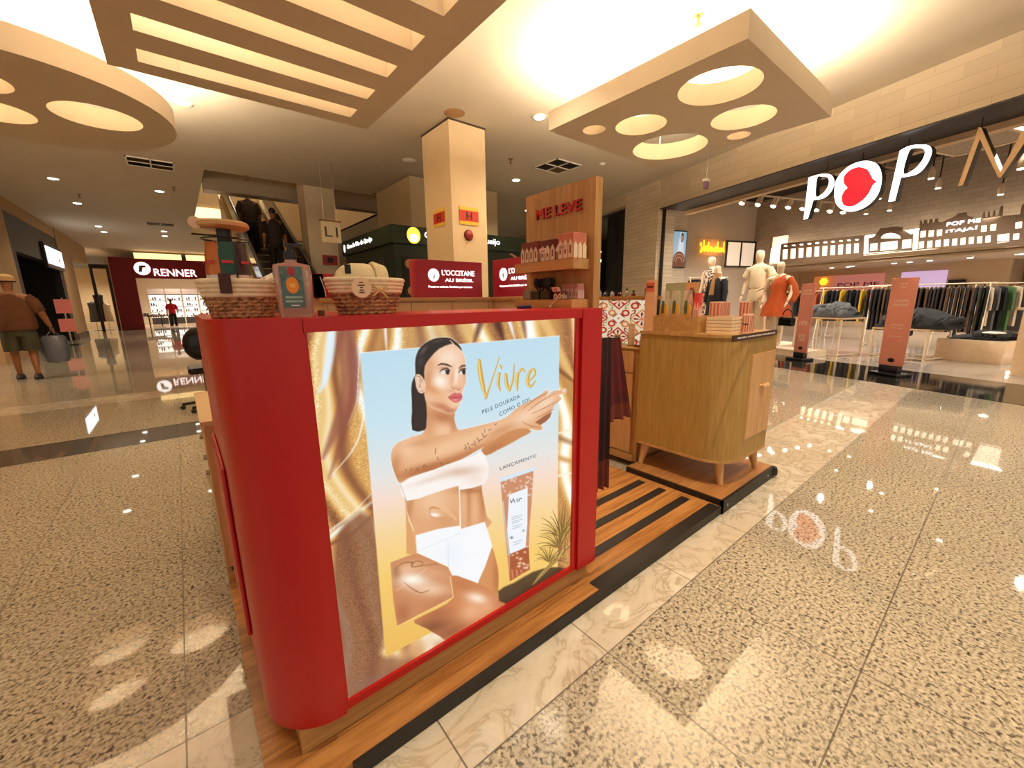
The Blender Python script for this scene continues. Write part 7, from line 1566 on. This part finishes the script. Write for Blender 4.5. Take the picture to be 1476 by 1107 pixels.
# ---- dark green food kiosk
tn=NT('green_boards'); v_=tn.coord((1,1,1),kind='World'); sx=tn.n('ShaderNodeSeparateXYZ'); tn.l(v_,sx.inputs[0]); fr_=tn.math('FRACT',tn.math('MULTIPLY',sx.outputs[2],9)); g_=tn.math('LESS_THAN',fr_,.1); tn.l(tn.mix(g_,tuple(s2l((30,46,28))),tuple(s2l((14,22,14)))),tn.b.inputs['Base Color']); tn.b.inputs['Roughness'].default_value=.5; green=tn.m
dkg=pm('dark_green_panel',(24,38,24),.5)
KX,KY=3.52,8.15
tt=thing('food_kiosk','dark green kiosk with ribbed header band and white lit lettering','kiosk',(5.0,10.5,0))
MB().box(KX,7.2,KY,11.3,2.45,2.80).build('header_band',green,tt,smooth=False)
MB().box(KX+.06,7.14,KY+.06,11.25,1.1,2.4495).build('upper_panel',dkg,tt,smooth=False); MB().box(KX+.02,7.18,KY+.02,11.28,.001,1.0995).build('counter_front',pm('kiosk_brown',(60,40,26),.5),tt,smooth=False)
for X_,Y_,ax in ((KX+.055,9.2,1),(4.1,KY+.055,0),(5.4,KY+.055,0)):
    if ax: MB().box(KX+.04,KX+.0595,8.7,9.7,1.3,2.15).build('menu_board',pm('menu_dark',(60,44,34),.5),tt,smooth=False)
    else: MB().box(X_-.35,X_+.35,KY+.04,KY+.0595,1.3,2.2).build('menu_board',blackm,tt,smooth=False); q=MB(); [q.lathe([(.10,0),(.09,.006)],seg=14,M=frame((X_+dx,KY+.0395,1.5+dz),(1,0,0),(0,0,1))) for dx,dz in ((-.18,0),(.1,.08),(-.05,.3),(.2,.42),(-.2,.55))]; q.build('food_photos',pm('bread_tan',(190,130,84),.5),tt)
a=fx(499,359,KX); b=fx(536,344,KX); zc7=2.58
put(text_mesh('lettering','Casa do Pão de Queijo',.2,.003,.002,M=frame((KX-.004,float(a[1]+b[1])/2-.05,zc7-.02),(0,-1,0),(0,0,1)),width=abs(float(b[1]-a[1]))*.95,height=.13),'lettering',wh,tt,smooth=False)
MB(frame((KX-.001,float(a[1])+.12,2.62),(0,-1,0),(0,0,1))).lathe([(.06,0),(.06,.006)],(0,0,0),16,sy=1.6).build('emblem',wh,tt)
a=fy(596,337,KY); cx7=float(a[0]); cz7=2.62
MB(frame((cx7,KY-.001,cz7),(1,0,0),(0,0,1))).lathe([(.15,0),(.15,.008)],(0,0,0),24,sy=1.1).build('emblem',pm('emblem_yellow',(246,220,70),.5,emit=(246,220,80),es=1.2),tt)
MB(frame((cx7,KY-.010,cz7-.05),(1,0,0),(0,0,1))).lathe([(.10,0),(.10,.004)],(0,0,0),20,sy=.8).build('emblem_face',wh,tt)
put(text_mesh('lettering','Casa do Pão de Queijo',.2,.003,.002,M=frame((cx7+1.25,KY-.004,cz7-.07),(1,0,0),(0,0,1)),width=2.0,height=.17),'lettering',wh,tt,smooth=False)
struct(MB().box(4.5,7.0,9.2,11.2,2.81,CEIL-.02),'wall_kiosk_core',beige)
# dark shops far behind the kiosk on the right
struct(MB().box(9.2,9.4,14,30,0,3.4),'wall_far_dark',pm('dark_wall',(26,22,22),.7))
struct(MB().box(9.1,9.45,14,30,3.4,CEIL),'wall_far_header',lw)
# black chair back by the left end
p=fz(274,508,.0) ; q=fy(272,487,6.0)
tt=thing('office_chair','black rounded chair back showing just left of the red counter','chair',(float(q[0])+.05,6.0,0)); X_=float(q[0])+.10
MB().ball((X_,6.0,.62+.20),(.17,.06,.2),16).build('backrest',pm('black_leather',(14,12,14),.2),tt); MB().box(X_-.16,X_+.20,6.02,6.45,.46,.53,bev=.03).build('seat',pm('black_leather',(14,12,14),.2),tt)
MB().cyl((X_,6.22,.10),(X_,6.22,.459),.025,seg=10).build('gas_column',steel,tt); MB().cyl((X_,6.03,.50),(X_,6.03,.62),.02,seg=8).build('back_support',steel,tt)
for k_ in range(5):
    an=k_*2*PI/5+.3; MB().cyl((X_,6.22,.10),(X_+.28*math.cos(an),6.22+.28*math.sin(an),.07),.018,seg=8).build('foot',blackm,tt); MB().ball((X_+.28*math.cos(an),6.22+.28*math.sin(an),.0325),(.03,.03,.032),8).build('castor',blackm,tt)
# low wooden drawer unit past the left flank of the counter
p1=fz(313,712,.45); X_=-.02
tt=thing('side_cabinet','pale low cabinet standing past the left flank of the red counter','cabinet',(.1,2.6,DZ))
MB().box(.012,.55,2.05,2.75,.12,.78,bev=.004).build('body',pale,tt,smooth=False); MB().box(.006,.56,2.03,2.77,.7805,.80).build('top',pm('cream_laminate',(212,176,128),.4),tt,smooth=False)
for y_ in (2.15,2.65):
    for x_ in (.05,.47): MB().cyl((x_,y_,.0505),(x_,y_,.1195),.02,seg=8).build('foot',blackm,tt)
for y_,z_ in ((2.14,.62),(2.14,.55),(2.5,.62)): MB(frame((.012,y_,z_),(0,-1,0),(0,0,1))).lathe([(.014,0),(.014,.014)],(0,0,0),12).build('knob',steel,tt)
